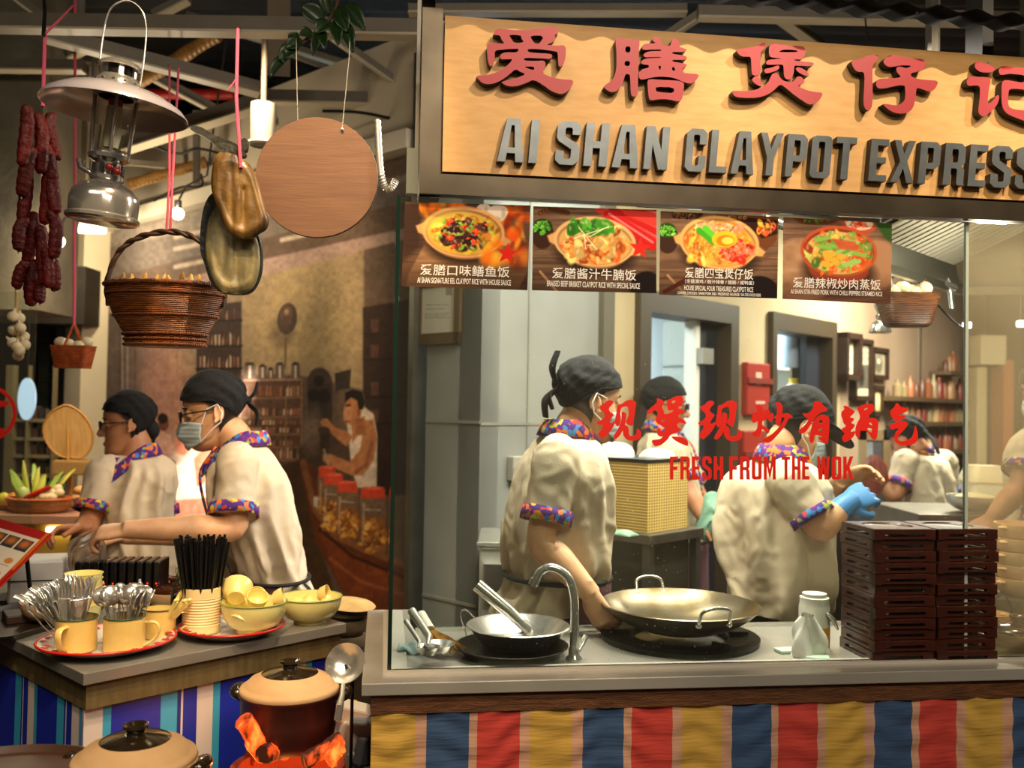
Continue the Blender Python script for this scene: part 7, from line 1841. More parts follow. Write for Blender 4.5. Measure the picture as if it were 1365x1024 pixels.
# ================================================================== kitchen background
def wall_frame(px0, px1, py0, py1, label, depth=.04, fm=None, pm=None, draw=None, F=None, bw=.03, nm='picture_frame', grp='framed pictures in the kitchen'):
    """a framed picture on the door wall between two picture columns"""
    t0, t1 = kt(px0, (py0 + py1) / 2), kt(px1, (py0 + py1) / 2); mid = (px0 + px1) / 2
    z0, z1 = dz(mid, py1), dz(mid, py0)
    t = thing(nm, label, 'picture', DW((t0 + t1) / 2, z0, .02), group=grp)
    mb = MB()
    for a, b, c, d in ((t0, t0 + bw, z0, z1), (t1 - bw, t1, z0, z1), (t0, t1, z0, z0 + bw), (t0, t1, z1 - bw, z1)): slab(mb, DW, a, b, c, d, .004, depth)
    build(mb, 'frame', fm or dark_wood, t, 0, world=True)
    if draw: print_object('print', lambda i, j: DW(t0 + bw + (t1 - t0 - 2 * bw) * i, z0 + bw + (z1 - z0 - 2 * bw) * j, depth * .5), 40, 60, draw, t)
    else:
        mb = MB(); slab(mb, DW, t0 + bw, t1 - bw, z0 + bw, z1 - bw, .004, depth * .5); build(mb, 'sheet', pm, t, 0, world=True)
    return t
def certificate(P):
    P.put(np.ones(P.X.shape), '#cbbfa6'); y0 = P.Y.min(); h = P.Y.max() - y0
    for k in range(7): P.put((np.abs(P.Y - (y0 + h * (.2 + .1 * k))) < h * .012) & (P.X < P.X.min() + (P.X.max() - P.X.min()) * .8), '#8a8070', .6)
    P.put(P.ell(P.X.mean(), y0 + h * .85, 4, 4), '#a89878')
def old_photo(P):
    y0 = P.Y.min(); h = P.Y.max() - y0; x0 = P.X.min(); w_ = P.X.max() - x0
    P.put(np.ones(P.X.shape), '#b8aa90'); P.put((P.Y > y0 + h * .42).astype(float), '#5c5448'); P.put(P.ell(x0 + w_ * .5, y0 + h * .62, w_ * .22, h * .2, 0, .4), '#2c2824'); P.put((P.Y > y0 + h * .86).astype(float), '#c4b698')
    for k in range(3): P.put((np.abs(P.Y - (y0 + h * (.1 + .1 * k))) < h * .02).astype(float), '#8c8470', .6)
def portrait(P):
    y0 = P.Y.min(); h = P.Y.max() - y0; x0 = P.X.min(); w_ = P.X.max() - x0
    P.put(np.ones(P.X.shape), '#a89a80'); P.put(P.ell(x0 + w_ * .5, y0 + h * .55, w_ * .3, h * .35, 0, .5), '#6a6050'); P.put(P.ell(x0 + w_ * .5, y0 + h * .4, w_ * .14, h * .12, 0, .3), '#d0c2a4')
def warm_photo(P): P.put(np.ones(P.X.shape), '#a88850'); P.put(P.ell(P.X.mean(), P.Y.mean(), 6, 12, 0, .8), '#f4e0a8')
wall_frame(1109, 1130, 445, 507, 'deep dark frame with a pale sheet next to the second door', .10, draw=certificate, bw=.035)
wall_frame(1131, 1155, 452, 534, 'tall dark frame with an old photograph, second from the door', .05, draw=old_photo)
wall_frame(1157, 1178, 464, 506, 'small upper dark frame with a portrait, farthest from the door', .04, draw=portrait)
wall_frame(1157, 1172, 514, 554, 'small lower dark frame with a glowing photo below the portrait', .04, draw=warm_photo)
# framed notice on the grey partition
t0, t1 = km(559, 420), km(617, 420); z0, z1 = mz(590, 459), mz(590, 372)
t = thing('framed_notice', 'brown-framed white notice hanging on the grey partition', 'notice', MW((t0 + t1) / 2, z0, .02))
mb = MB()
for a, b, c, d in ((t0, t0 - .03, z0, z1), (t1 + .03, t1, z0, z1), (t0, t1, z0, z0 + .045), (t0, t1, z1 - .03, z1)): slab(mb, MW, min(a, b), max(a, b), c, d, .004, .02)
build(mb, 'frame', mat('walnut_frame', '#5a4628', .5), t, 0, world=True)
def notice(P):
    P.put(np.ones(P.X.shape), '#cfc8b8'); y0 = P.Y.min(); x0 = P.X.min(); w_ = P.X.max() - x0; h = P.Y.max() - y0
    for k, yy in enumerate((.42, .5, .6, .64, .68)): P.put((np.abs(P.Y - (y0 + h * yy + (P.X - x0) * -.02)) < .5) & (P.X > x0 + w_ * .1) & (P.X < x0 + w_ * (.8 - .1 * (k % 2))), '#8a8474', .7)
    P.put((P.X > x0 + w_ * .7) & (P.X < x0 + w_ * .88) & (P.Y < y0 + h * .22), '#8f8a7c', .8)
print_object('print', lambda i, j: MW(t0 - .03 + (t1 - t0 + .06) * i, z0 + .045 + (z1 - z0 - .075) * j, .012), 50, 70, notice, t)
# red boxes between the doors
for (px0, px1, py0, py1, lb, band_) in ((988, 1018, 484, 553, 'red letter box on the cream wall between the doors, upper', True), (984, 1012, 574, 660, 'red letter box on the cream wall between the doors, lower', False)):
    a, b = kt(px0, 520), kt(px1, 520); z0, z1 = dz(1000, py1), dz(1000, py0)
    t = thing('letter_box', lb, 'box', DW((a + b) / 2, z0, .06), group='red boxes between the doors')
    rb = mat('red_box', '#a02a1c', .45)
    mb = MB(); slab(mb, DW, a, b, z0, z1, .002, .04); build(mb, 'case', rb, t, 0, world=True, bevel=.006)
    zf = z0 + (z1 - z0) * .60
    mb = MB(); slab(mb, DW, a - .01, b + .01, zf, zf + .03, .04, .055); build(mb, 'flap', mat('red_box_dark', '#7c2418', .5), t, 0, world=True)
    if band_:
        mb = MB(); slab(mb, DW, a + .35 * (b - a), a + .6 * (b - a), z1 - .12, z1 - .05, .0395, .042); build(mb, 'sticker', mat('sticker_pale', '#d8b0a0', .6), t, 0, world=True)
        mb = MB(); slab(mb, DW, a + .35 * (b - a), a + .75 * (b - a), z0 + .06, z0 + .075, .0395, .042); build(mb, 'slot_label', mat('sticker_pale', '#d8b0a0', .6), t, 0, world=True)
# store-room shelf seen through the second door
a = d2o[0]
t = thing('store_shelf', 'white shelf in the bright store room behind the second door', 'shelf', DW(a + .35, 1.2, -.5))
for z_ in (dz(1055, 486), dz(1055, 540)):
    mb = MB(); slab(mb, DW, a + .02, a + .95, z_ - .02, z_, -.35, -.75); build(mb, 'board', white, t, 0, world=True)
for k in (0, 1):
    mb = MB(); slab(mb, DW, a + .02 + .9 * k, a + .05 + .9 * k, .2, 2.1, -.35, -.75); build(mb, 'side', white, t, 0, world=True)
def jar(px, py, Yp, r, h, m, mc, lb, nm='store_bottle', cat='bottle', z=None):
    p = at(px, py, Yp)
    if z is not None: p.z = z
    t = thing(nm, lb, cat, p)
    lathe_part([(.0001, 0), (r, 0), (r, h * .72), (r * .6, h * .82), (r * .55, h * .85), (.0001, h * .86)], 'body', m, t, 24)
    lathe_part([(r * .62, h * .82), (r * .62, h), (.0001, h)], 'cap', mc, t, 24)
    return t
ya = (DW(a + .3, 0, -.5)).y
p = DW(a + .22, 0, -.5); px_, _ = proj(p)
j1 = jar(1054, 484, p.y + .05, .055, .30, mat('blue_white_plastic', '#b8c8dc', .4), black, 'clear bottle with black cap on the upper store-room shelf', z=dz(1055, 486))
j2 = jar(1058, 538, p.y + .05, .05, .17, mat('yellow_tub', '#e0d8c0', .4), mat('yellow_label', '#d8b820', .5), 'white tub with a yellow lid on the lower store-room shelf', z=dz(1055, 540))
# bamboo-mat covered box on a steel cabinet
mat_b = mat('bamboo_mat', '#c9a85c', .6)
nt = mat_b.node_tree; N = nt.nodes.new; K = nt.links.new
tc = N('ShaderNodeTexCoord'); sep = N('ShaderNodeSeparateXYZ'); K(tc.outputs['Object'], sep.inputs[0])
def wv(out, f):
    m_ = N('ShaderNodeMath'); m_.operation = 'MULTIPLY'; m_.inputs[1].default_value = f; K(out, m_.inputs[0])
    s_ = N('ShaderNodeMath'); s_.operation = 'SINE'; K(m_.outputs[0], s_.inputs[0]); return s_.outputs[0]
ad = N('ShaderNodeMath'); ad.operation = 'ADD'; K(sep.outputs[0], ad.inputs[0]); K(sep.outputs[1], ad.inputs[1])
v1 = wv(sep.outputs[2], 620.0); v2 = wv(ad.outputs[0], 300.0)
mx = N('ShaderNodeMath'); mx.operation = 'MAXIMUM'; K(v1, mx.inputs[0]); K(v2, mx.inputs[1])
rp = N('ShaderNodeValToRGB'); rp.color_ramp.elements[0].position = .35; rp.color_ramp.elements[0].color = lin(hx('#8c6c2e')) + (1,); rp.color_ramp.elements[1].position = .8; rp.color_ramp.elements[1].color = lin(hx('#d6b76e')) + (1,)
K(mx.outputs[0], rp.inputs[0]); K(rp.outputs[0], nt.nodes['Principled BSDF'].inputs['Base Color'])
BC = at(863, 711, 3.22); zt = at(863, 615, 3.22).z; wr_ = .25
br = math.atan2(E1.y, E1.x)
lr = .34
tb = thing('steel_cabinet', 'stainless cabinet behind the sink cook carrying the bamboo-mat box', 'cabinet', Vector((BC.x, BC.y, 0)))
def kb4(o, a0, a1, b0, b1, z0, z1): 
    P4 = lambda a, b, z: Vector((o.x, o.y, 0)) + E1 * a + E2 * b + Vector((0, 0, z))
    return [P4(a0, b0, z0), P4(a1, b0, z0), P4(a1, b1, z0), P4(a0, b1, z0)], [P4(a0, b0, z1), P4(a1, b0, z1), P4(a1, b1, z1), P4(a0, b1, z1)]
mb = MB(); mb.hexa(*kb4(BC, -.04, .30, -.04, .60, BC.z - .035, BC.z - .001)); build(mb, 'top', steel_dull, tb, 0, world=True, bevel=.003)
mb = MB(); mb.hexa(*kb4(BC, .0, .26, .0, .56, .12, BC.z - .036)); build(mb, 'body', mat('greasy_steel', '#6e6a5c', .38, .8, var=('#55503f', 4, 4)), tb, 0, world=True)
for a_, b_ in ((-.03, -.03), (.265, -.03), (.265, .56)):
    mb = MB(); mb.hexa(*kb4(BC, a_, a_ + .03, b_, b_ + .03, 0, BC.z - .036)); build(mb, 'leg', steel_dull, tb, 0, world=True)
t = thing('mat_box', 'box wrapped in woven bamboo matting on the steel cabinet', 'box', BC)
mb = MB(); mb.hexa(*kb4(BC, 0, wr_, 0, lr, BC.z, zt)); build(mb, 'matting', mat_b, t, 0, world=True)
mb = MB(); mb.hexa(*kb4(BC, -.003, wr_ + .003, -.003, lr + .003, zt - .006, zt + .005)); build(mb, 'dark_rim', black, t, 0, world=True)
for k, (a_, b_, rx, h, lb) in enumerate(((.07, .20, .075, .055, 'white cloth bundle on the bamboo-mat box, on the sink cook\'s side'), (.17, .08, .065, .035, 'white cloth bundle on the bamboo-mat box, on the doorway side'))):
    p = Vector((BC.x, BC.y, zt + .003)) + E1 * a_ + E2 * b_
    mb = MB(); mb.grid(lambda i, j: (rx * math.cos(2 * PI * i) * math.cos(j * PI / 2) ** .7 * (1 + .06 * math.sin(6 * PI * i + 3 * j)), rx * .8 * math.sin(2 * PI * i) * math.cos(j * PI / 2) ** .7, h * math.sin(j * PI / 2)), 32, 12, wrap=True)
    o = build(mb, 'cloth_bundle', mat('linen_white', '#e4ddd0', .9), None, 60); o.location = p
    tag(o, lb, 'cloth', 'cloth bundles on the mat box')
mb = MB(); mb.grid(lambda i, j: (.09 * (i - .5) * 2, .03 * (j - .5) * 2 + .006 * math.sin(9 * i), .022 * math.sin(PI * j) ** .6 * (.8 + .25 * math.sin(11 * i)) * math.sin(PI * i) ** .3), 24, 12)
p = at(826, 708, 3.16); p.z = BC.z
o = build(mb, 'rolled_towel', mat('green_towel', '#86a68c', .95, bump=(60, .4)), None, 60, solid=.003); o.location = p + Vector((-.02, .04, .0)); o.rotation_euler.z = 2.4
tag(o, 'pale green rolled towel on the steel cabinet before the mat box', 'towel')
# towel held by the person in the doorway
pts = [at(952, 655, 3.95), at(940, 662, 3.95), at(932, 690, 3.95), at(928, 708, 3.95), at(936, 722, 3.95), at(950, 722, 3.95), at(951, 704, 3.95), at(968, 698, 3.95), at(969, 672, 3.95), at(963, 660, 3.95)]
c = sum(pts, Vector()) / len(pts)
mb = MB(); o2 = chaikin([(p.x, p.z) for p in pts], 2)
n = len(o2); rs = []
for k in range(8):
    s_ = 1 - k / 7; rs.append([Vector((c.x + (x - c.x) * s_, 3.93 - .045 * (1 - s_ ** 2) + .008 * math.sin(i * .8 + k), c.z + (z - c.z) * s_)) for i, (x, z) in enumerate(o2)])
mb.rings([[Vector((x, 4.0, z)) for x, z in o2]] + rs, True); o = build(mb, 'hand_towel', mat('mint_towel', '#8fbca4', .95, bump=(60, .4)), None, 60, world=True, org=c)
tag(o, 'mint green towel hanging from the hands of the person in the doorway', 'towel')
# bright steel dish beside the sink cook, wall socket
p = at(664, 800, 3.2)
t = thing('sink_unit', 'bright steel sink unit behind the sink cook', 'sink', Vector((p.x, p.y, 0)))
zt2 = at(664, 724, 3.2).z
mb = MB(); mb.box((0, .15, (zt2 - .01) / 2), (.13, .36, zt2 - .01)); build(mb, 'body', mat('white_steel', '#cfd0ca', .3, .6), t, 0, bevel=.006)
mb = MB(); mb.box((0, .15, zt2), (.15, .38, .016)); build(mb, 'rim', ss, t, 0, bevel=.003)
mb = MB(); mb.rings([rrect(.10, .012, .005, 0), rrect(.10, .05, .01, .10)], True, True, 0, Matrix.Translation((0, -.05, zt2 - .16))); build(mb, 'scoop', ss, t, 40)
a = kt(687, 620); mb = MB(); slab(mb, DW, a - .05, a + .05, dz(687, 640), dz(687, 608), .001, .035); o = build(mb, 'wall_switch_box', mat('switch_grey', '#a8a296', .5), None, 0, world=True, org=DW(a, dz(687, 640)), bevel=.004)
tag(o, 'grey switch box on the grey wall behind the sink cook', 'switch box')
# long back shelf with bottles on the brown wall
def kw(px): return kt(px, 540)
rn = random.Random(31); bottles = 0
t = thing('bottle_shelf', 'dark wall shelving on the brown wall holding rows of bottles', 'shelf', DW(kw(1225), 1.2, .1))
rows = [(1238, 1262, 493), (1170, 1272, 531), (1180, 1280, 562), (1190, 1284, 600)]
zsh = []
for (x0, x1, py) in rows:
    z_ = dz(1225, py); zsh.append(z_)
    mb = MB(); slab(mb, DW, kw(x0), kw(x1), z_ - .03, z_, .002, .16); build(mb, 'board', mat('shelf_brown', '#5c4630', .5), t, 0, world=True)
bcols = ['#a87c54', '#8a4c2c', '#c09c70', '#5e3420', '#a8643e', '#94805c', '#7a2c1c']
bm = [mat('store_jar_%d' % i, c_, .35) for i, c_ in enumerate(bcols)]
for (x0, x1, py), z_ in zip(rows, zsh):
    ta, tb_ = kw(x0) + .08, kw(x1) - .06; nb2 = max(3, int((tb_ - ta) / .11))
    for k in range(nb2):
        q = ta + (tb_ - ta) * (k + .5) / nb2; h = rn.uniform(.10, .21); r = rn.uniform(.022, .036)
        mb = MB(); mb.lathe([(.0001, 0), (r, 0), (r, h * .65), (r * .45, h * .8), (r * .4, h), (.0001, h)], 16); o = build(mb, 'shelf_bottle', bm[rn.randrange(7)], None, 40); o.location = DW(q, z_ + .001, .08)
        tag(o, 'bottle standing in a row on the far brown wall shelves', 'bottle', 'bottles on the far shelves')
# grey screen in a wooden frame, bag in the worker's hand
c0 = at(1165, 640, 5.35)
t = thing('framed_screen', 'grey screen in a pale wooden frame beside the worker with the bag', 'screen', c0)
a0, a1 = at(1145, 640, 5.4), at(1186, 574, 5.4)
w_, h = a1.x - a0.x, a1.z - a0.z
for (cx, cz_, sx, sz) in ((0, h - .03, w_, .06), (-w_ / 2 + .02, h / 2, .04, h), (w_ / 2 - .02, h / 2, .04, h)):
    mb = MB(); mb.box((cx, 0, cz_), (sx, .03, sz)); build(mb, 'frame', mat('pale_frame', '#b0966c', .6), t, 0)
mb = MB(); mb.box((0, .01, h / 2), (w_ - .08, .02, h - .06)); build(mb, 'panel', mat('grey_screen', '#6e7478', .3), t, 0)
mb = MB(); mb.box((-w_ / 2 + .06, -.003, h / 2 - .02), (.035, .01, h - .10)); build(mb, 'bright_edge', mat('pale_blue_edge', '#b8c4d0', .3), t, 0)
mb = MB(); mb.box((0, .02, -c0.z / 2), (.3, .4, c0.z - .004)); o = build(mb, 'prep_bench', steel_dull, None, 0); o.location = c0 + Vector((.1, .25, 0)); tag(o, 'steel bench under the framed screen at the back', 'bench')
mb = bag(None, .075, .24, 8, .5); o = build(mb, 'plastic_bag', mat('pink_plastic', '#a8584c', .35, trans=.35), None, 60); o.location = at(1165, 668, 4.88)
tag(o, 'dusky pink plastic bag held by the worker at the back', 'bag')
# back bench with tubs, seen through the steamed pane
p = at(1340, 700, 3.95)
mb = MB(); zt3 = at(1340, 682, 3.95).z; mb.box((0, 0, zt3 / 2), (1.1, .5, zt3 - .002)); o = build(mb, 'steel_bench', steel_dull, None, 0, bevel=.004); o.location = Vector((p.x + .12, p.y + .1, 0)); tag(o, 'steel prep bench behind the steamed-up pane', 'bench')
t = thing('food_tub', 'white lidded food tub on the prep bench behind the steamed pane', 'tub', Vector((at(1310, 645, 4.0).x, 4.0, zt3)))
mb = MB(); mb.rings([rrect(.13, .12, .03, 0), rrect(.15, .14, .03, .12)]); build(mb, 'tub', mat('tub_white', '#dfe0d0', .5), t, 40)
mb = MB(); mb.rings([rrect(.16, .15, .03, .12), rrect(.16, .15, .03, .14), rrect(.12, .11, .03, .19)]); build(mb, 'lid', mat('tub_lid', '#e8dcb8', .5), t, 40)
for k, (px, lb) in enumerate(((1300, 'steel mixing bowl on the prep bench nearest the pane joint'), (1352, 'steel mixing bowl on the prep bench under the bare forearm'))):
    t = thing('mixing_bowl', lb, 'bowl', Vector((at(px, 690, 3.88).x, 3.88, zt3)), group='mixing bowls')
    lathe_part(bowl_prof(.11, .07, .05), 'bowl', steel, t)
    mb = MB(); mb.ball((0, 0, .05), (.09, .09, .035), 16, 8); build(mb, 'contents', mat('pale_dough', '#c8b890', .8), t, 60)
# cupboard and doors far right
for (x0, x1, y0, y1, c_, lb) in ((1308, 1342, 447, 486, '#cdbfa0', 'cream wall cupboard on the far wall behind the steamed pane'), (1302, 1316, 490, 640, '#b8a884', 'pale door post on the far wall behind the steamed pane'), (1338, 1352, 480, 640, '#a8643c', 'orange-brown door post behind the worker at the edge')):
    a0, a1 = at(x0, y1, 7.2), at(x1, y0, 7.2)
    mb = MB(); mb.box(((a0.x + a1.x) / 2, 7.3, (a0.z + a1.z) / 2), (a1.x - a0.x, .2, a1.z - a0.z)); o = build(mb, 'wall_cupboard' if y1 < 500 else 'door_post', mat('far_' + c_[1:], c_, .6), None, 0, bevel=.006)
    tag(o, lb, 'cupboard' if y1 < 500 else 'post')

# ================================================================== extractor hood, hanging bar, basket, bell lamp
HZ0 = at(1280, 384, 3.3)
D2 = Vector((.97, -.2, 0)); F0 = at(1273, 347, 3.2); FB = Vector((.24, -.05, .125))
hood_m = mat('hood_steel', '#a8a292', .28, .9, var=('#8c8676', 3, 3), bump=(30, .04))
t = thing('extractor_hood', 'large stainless extractor hood with slotted grease filter', 'hood', HZ0)
def quad(mb, a, b, c, d, th=.004):
    n_ = (b - a).cross(d - a).normalized() * th
    mb.hexa([a, b, c, d], [a + n_, b + n_, c + n_, d + n_])
HL = .72
mb = MB(); quad(mb, HZ0, HZ0 - E1 * HL, F0 - E1 * HL, F0); build(mb, 'side_panel', hood_m, t, 0, world=True)
mb = MB(); quad(mb, HZ0 + D2 * .9, HZ0, F0, F0 + FB * 1.9); build(mb, 'back_panel', hood_m, t, 0, world=True)
for q in (HZ0 - E1 * HL, HZ0 + D2 * .9):
    mb = MB(); mb.beam(HZ0 + Vector((0, 0, -.012)), q + Vector((0, 0, -.012)), .022, .026); build(mb, 'lip', hood_m, t, 0, world=True)
f_t = lambda u, v: F0 - E1 * (HL * u) + FB * (1.9 * v)
mb = MB(); quad(mb, f_t(0, 0), f_t(0, 1), f_t(1, 1), f_t(1, 0), .006); fl = build(mb, 'filter_back', mat('filter_dark', '#1c1a16', .5, .5), t, 0, world=True)
for k in range(17):
    u0 = .03 + k / 17.5; mb = MB(); off = Vector((0, 0, -.014)); quad(mb, f_t(u0, 0) + off, f_t(u0, 1) + off, f_t(u0 + .040, 1) + off, f_t(u0 + .040, 0) + off, .006); build(mb, 'filter_slat', mat('slat_steel', '#b3aa97', .35, .4), fl, 0, world=True)
for q in (f_t(.05, .5), f_t(.9, .3)):
    mb = MB(); mb.beam(q, Vector((q.x, q.y, 3.68)), .03, .03, (1, 0, 0)); build(mb, 'hanger', steel_dull, t, 0, world=True)
# strip of ceiling tiles / filters seen right above the posters
mb = MB()
t = thing('filter_strip', 'row of slotted hood filters above the posters', 'filter', S(.7, .31, 2.045))
for k in range(34):
    u0 = .08 + k * .045; mb = MB(); sbox(mb, u0, u0 + .040, .30, .33, 2.085, 2.20)
    build(mb, 'filter', mat('filter_pale', '#a9ab9c', .5, .2) if (k * 7) % 5 > 1 else mat('filter_mid', '#6f7266', .5, .2), t, 0, world=True)
for u0 in (.1, 1.5):
    mb = MB(); sbox(mb, u0, u0 + .02, .305, .325, 2.20, 3.68); build(mb, 'hanger', steel_dull, t, 0, world=True)
# utensil bar with hooks
b0, b1 = at(1184, 352, 2.95), at(1272, 384, 3.22)
t = thing('utensil_bar', 'steel utensil bar with small hooks below the hood', 'rail', b0)
mb = MB(); mb.tube([b0 + (b0 - b1) * 1.5, b1], .013, 12); build(mb, 'bar', ss, t, 60, world=True)
for k in range(5):
    p = b0.lerp(b1, .08 + .22 * k); mb = MB(); mb.tube([Vector(v) for v in spline([tuple(p + Vector((0, 0, -.0))), tuple(p + Vector((-.012, -.01, .018))), tuple(p + Vector((-.022, -.012, .032)))], 5)], .0035, 6); build(mb, 'hook', chrome, t, 60, world=True)
for k in (.0, .93):
    p = b0.lerp(b1, k); mb = MB(); mb.tube([p + Vector((0, 0, -.01)), p + Vector((.004, 0, -.05)), p + Vector((.008, 0, -.075))], [.010, .008, .009], 10); build(mb, 'clip', chrome, t, 60, world=True)
# basket on the bar
p = at(1209, 436, 3.02); kk = 3.02 / 1250
t = thing('hanging_basket', 'brown wicker basket hanging from the utensil bar', 'basket', p)
rs = []
for z, w_, d_ in ((0, 25, 16), (4 * kk, 29, 19), (38 * kk, 37, 24), (44 * kk, 38, 25), (44 * kk, 35, 22), (6 * kk, 26, 16)): rs.append([(x, y, zz) for x, y, zz in rrect(2 * w_ * kk, 2 * d_ * kk, .025, z, 5)])
mb = MB(); mb.rings(rs, True); build(mb, 'woven_body', mat('brown_wicker', '#6d3a10', .45, var=('#3e1e06', 30, 3, (1, 1, 5)), wave=(55, .5, 'Z')), t, 50)
mb = MB(); pts = [(-.085, 0, .10), (-.05, 0, .16), (0, 0, .185), (.05, 0, .16), (.085, 0, .10)]; mb.tube([Vector(v) for v in spline(pts, 6)], .006, 8); build(mb, 'handle', MATS['brown_wicker'], t, 60)
for k in range(4):
    mb = MB(); mb.ball((0, 0, 0), (.026, .022, .019), 14, 9); o = build(mb, 'garlic_bulb', garlic_m, None, 60); o.location = p + Vector((-.05 + .034 * k, -.01, .115 + .012 * (k % 2))); o.rotation_euler = (.4 * k, .3, 0)
    tag(o, 'garlic bulb in the basket hanging from the utensil bar', 'garlic', 'garlic in the bar basket')
# second small lantern behind the basket
p = at(1173, 444, 3.2)
t = thing('bell_lantern', 'small shiny nickel lantern hanging behind the fourth poster', 'lantern', p)
lathe_part([(.0001, .002), (.034, 0), (.037, .003), (.034, .02), (.026, .034), (.014, .042), (.010, .046), (.016, .054), (.016, .06), (.010, .064), (.012, .075), (.02, .09), (.02, .14), (.03, .15), (.0001, .16)], 'body', nick, t, 36)
mb = MB(); mb.tube([(0, 0, .155), (0, 0, .4), (0, .3, 3.69 - p.z)], .003, 6); build(mb, 'wire', black_metal, t, 60)
pts = [at(1238, 392, 3.25), at(1255, 412, 3.3), at(1275, 432, 3.35), at(1290, 440, 3.4)]
mb = MB(); mb.tube([Vector(v) for v in spline([tuple(q) for q in pts], 6)], .004, 6); tag(build(mb, 'cable', black, None, 60, world=True, org=pts[0]), 'thin dark cable curving from the utensil bar to the pane joint', 'cable')
for px, py in ((1289, 434), (1361, 432)):
    q = at(px, py, 5.5); mb = MB(); mb.box((0, 0, 0), (.045, .03, .035)); o = build(mb, 'wall_light', mat('white_glow', '#ffffff', .4, emit=('#f4f8ff', 5)), None, 0, bevel=.006); o.location = q
    t2 = MB(); t2.tube([(0, 0, .02), (0, 0, 3.69 - q.z)], .004, 6); build(t2, 'rod', black_metal, o, 60)
    tag(o, ('small square white light at the pane joint', 'small square white light at the far edge of the steamed pane')[px > 1300], 'light', 'small square lights')

# ================================================================== dim shop at the far left
# red ring decal on its own glass leaf
LYp = 3.5
ga, gb = at(-70, 700, LYp), at(48, 440, LYp)
t = thing('glass_leaf', 'clear glass leaf carrying a red round emblem at the left edge', 'glass panel', Vector(((ga.x + gb.x) / 2, LYp, 0)))
mb = MB(); mb.box(((ga.x + gb.x) / 2, LYp, (0 + 1.95) / 2), (gb.x - ga.x, .008, 1.95)); build(mb, 'pane', g_clear, t, 0, world=True)
def gl_fr(x, y, d): p = at(x, y, LYp); return Vector((p.x, LYp - .005 - d, p.z))
cx, cy, ro, ri = -14, 551, 37, 32
mb = MB(); mb.prism([(cx + ro * math.cos(a), cy + ro * math.sin(a)) for a in np.linspace(0, 2 * PI, 48, endpoint=False)], [[(cx + ri * math.cos(a), cy + ri * math.sin(a)) for a in np.linspace(0, 2 * PI, 48, endpoint=False)]], gl_fr, 0, .001); build(mb, 'red_ring', red_vinyl, t, 0, world=True)
for pl in ([(-10, 535), (4, 534), (14, 536), (12, 541), (2, 543), (-10, 542)], [(-10, 572), (0, 570), (8, 572), (6, 577), (-4, 580), (-12, 578)], [(-22, 545), (-12, 545), (-12, 570), (-22, 570)]):
    mb = MB(); mb.prism(chaikin(pl), [], gl_fr, 0, .001); build(mb, 'red_mark', red_vinyl, t, 0, world=True)
# shelf unit, oval light, dark slatted post
def lbx(px0, px1, py0, py1, Yp, dpt, name, label, cat, m, bevel=.004):
    a0, a1 = at(px0, py1, Yp), at(px1, py0, Yp); a0.z = 0
    mb = MB(); mb.box((0, 0, 0), (a1.x - a0.x, dpt, a1.z - a0.z)); o = build(mb, name, m, None, 0, bevel=bevel); o.location = ((a0.x + a1.x) / 2, Yp + dpt / 2, (a0.z + a1.z) / 2)
    return tag(o, label, cat)
beige = mat('shelf_beige', '#8c7d5c', .7)
z0 = 0
t = thing('shelf_rack', 'dim beige shelf rack in the shop at the far left', 'shelf', Vector((at(25, 600, 5.6).x, 5.6, 0)))
for px0, px1 in ((5, 19), (33, 38), (68, 72)):
    a0, a1 = at(px0, 640, 5.6), at(px1, 487, 5.6); mb = MB(); mb.box(((a0.x + a1.x) / 2, 5.62, a1.z / 2), (a1.x - a0.x, .06, a1.z)); build(mb, 'post', beige, t, 0, world=True)
for py in (560, 585, 608, 634):
    a0, a1 = at(5, py, 5.6), at(72, py, 5.6); mb = MB(); mb.box(((a0.x + a1.x) / 2, 5.72, a0.z), (a1.x - a0.x, .22, .018)); build(mb, 'board', beige, t, 0, world=True)
rn = random.Random(8)
for py in (560, 585, 608, 634):
    for k in range(6):
        q = at(20 + 9 * k, py, 5.66); h = rn.uniform(.04, .075); mb = MB(); mb.box((0, 0, h / 2), (rn.uniform(.02, .036), .06, h)); o = build(mb, 'carton', mat('carton_%d' % (k % 3), ('#5c4636', '#3c322a', '#7a6a54')[k % 3], .7), None, 0); o.location = (q.x, 5.68, q.z + .010)
        tag(o, 'small dim carton on the far left shelf rack', 'carton', 'cartons on the shelf rack')
p = at(36, 532, 5.45)
t = thing('oval_sign', 'glowing pale blue oval sign in the shop at the far left', 'sign', p)
mb = MB(); mb.lathe([(.0001, -.01), (1, -.01), (1, .01), (.0001, .01)], 40, Matrix.Rotation(PI / 2, 4, 'X') @ Matrix.Diagonal((.050, .122, 1, 1))); build(mb, 'face', mat('oval_glow', '#b8d4f0', .4, emit=('#b4d0f0', .8)), t, 40)
mb = MB(); mb.tube([(0, 0, .12), (0, 0, 3.69 - p.z)], .004, 6); build(mb, 'rod', black_metal, t, 60)
lbx(46, 66, 432, 660, 6.2, .12, 'slatted_post', 'dark green slatted post behind the small orange basket', 'post', mat('green_post', '#3d4438', .6, wave=(9, .8, 'Z')))
lbx(66, 110, 432, 660, 6.6, .06, 'glass_door', 'dark shop door behind the palm-leaf fan', 'door', mat('dark_door', '#37342e', .25, var=('#54503f', 2, 3)))
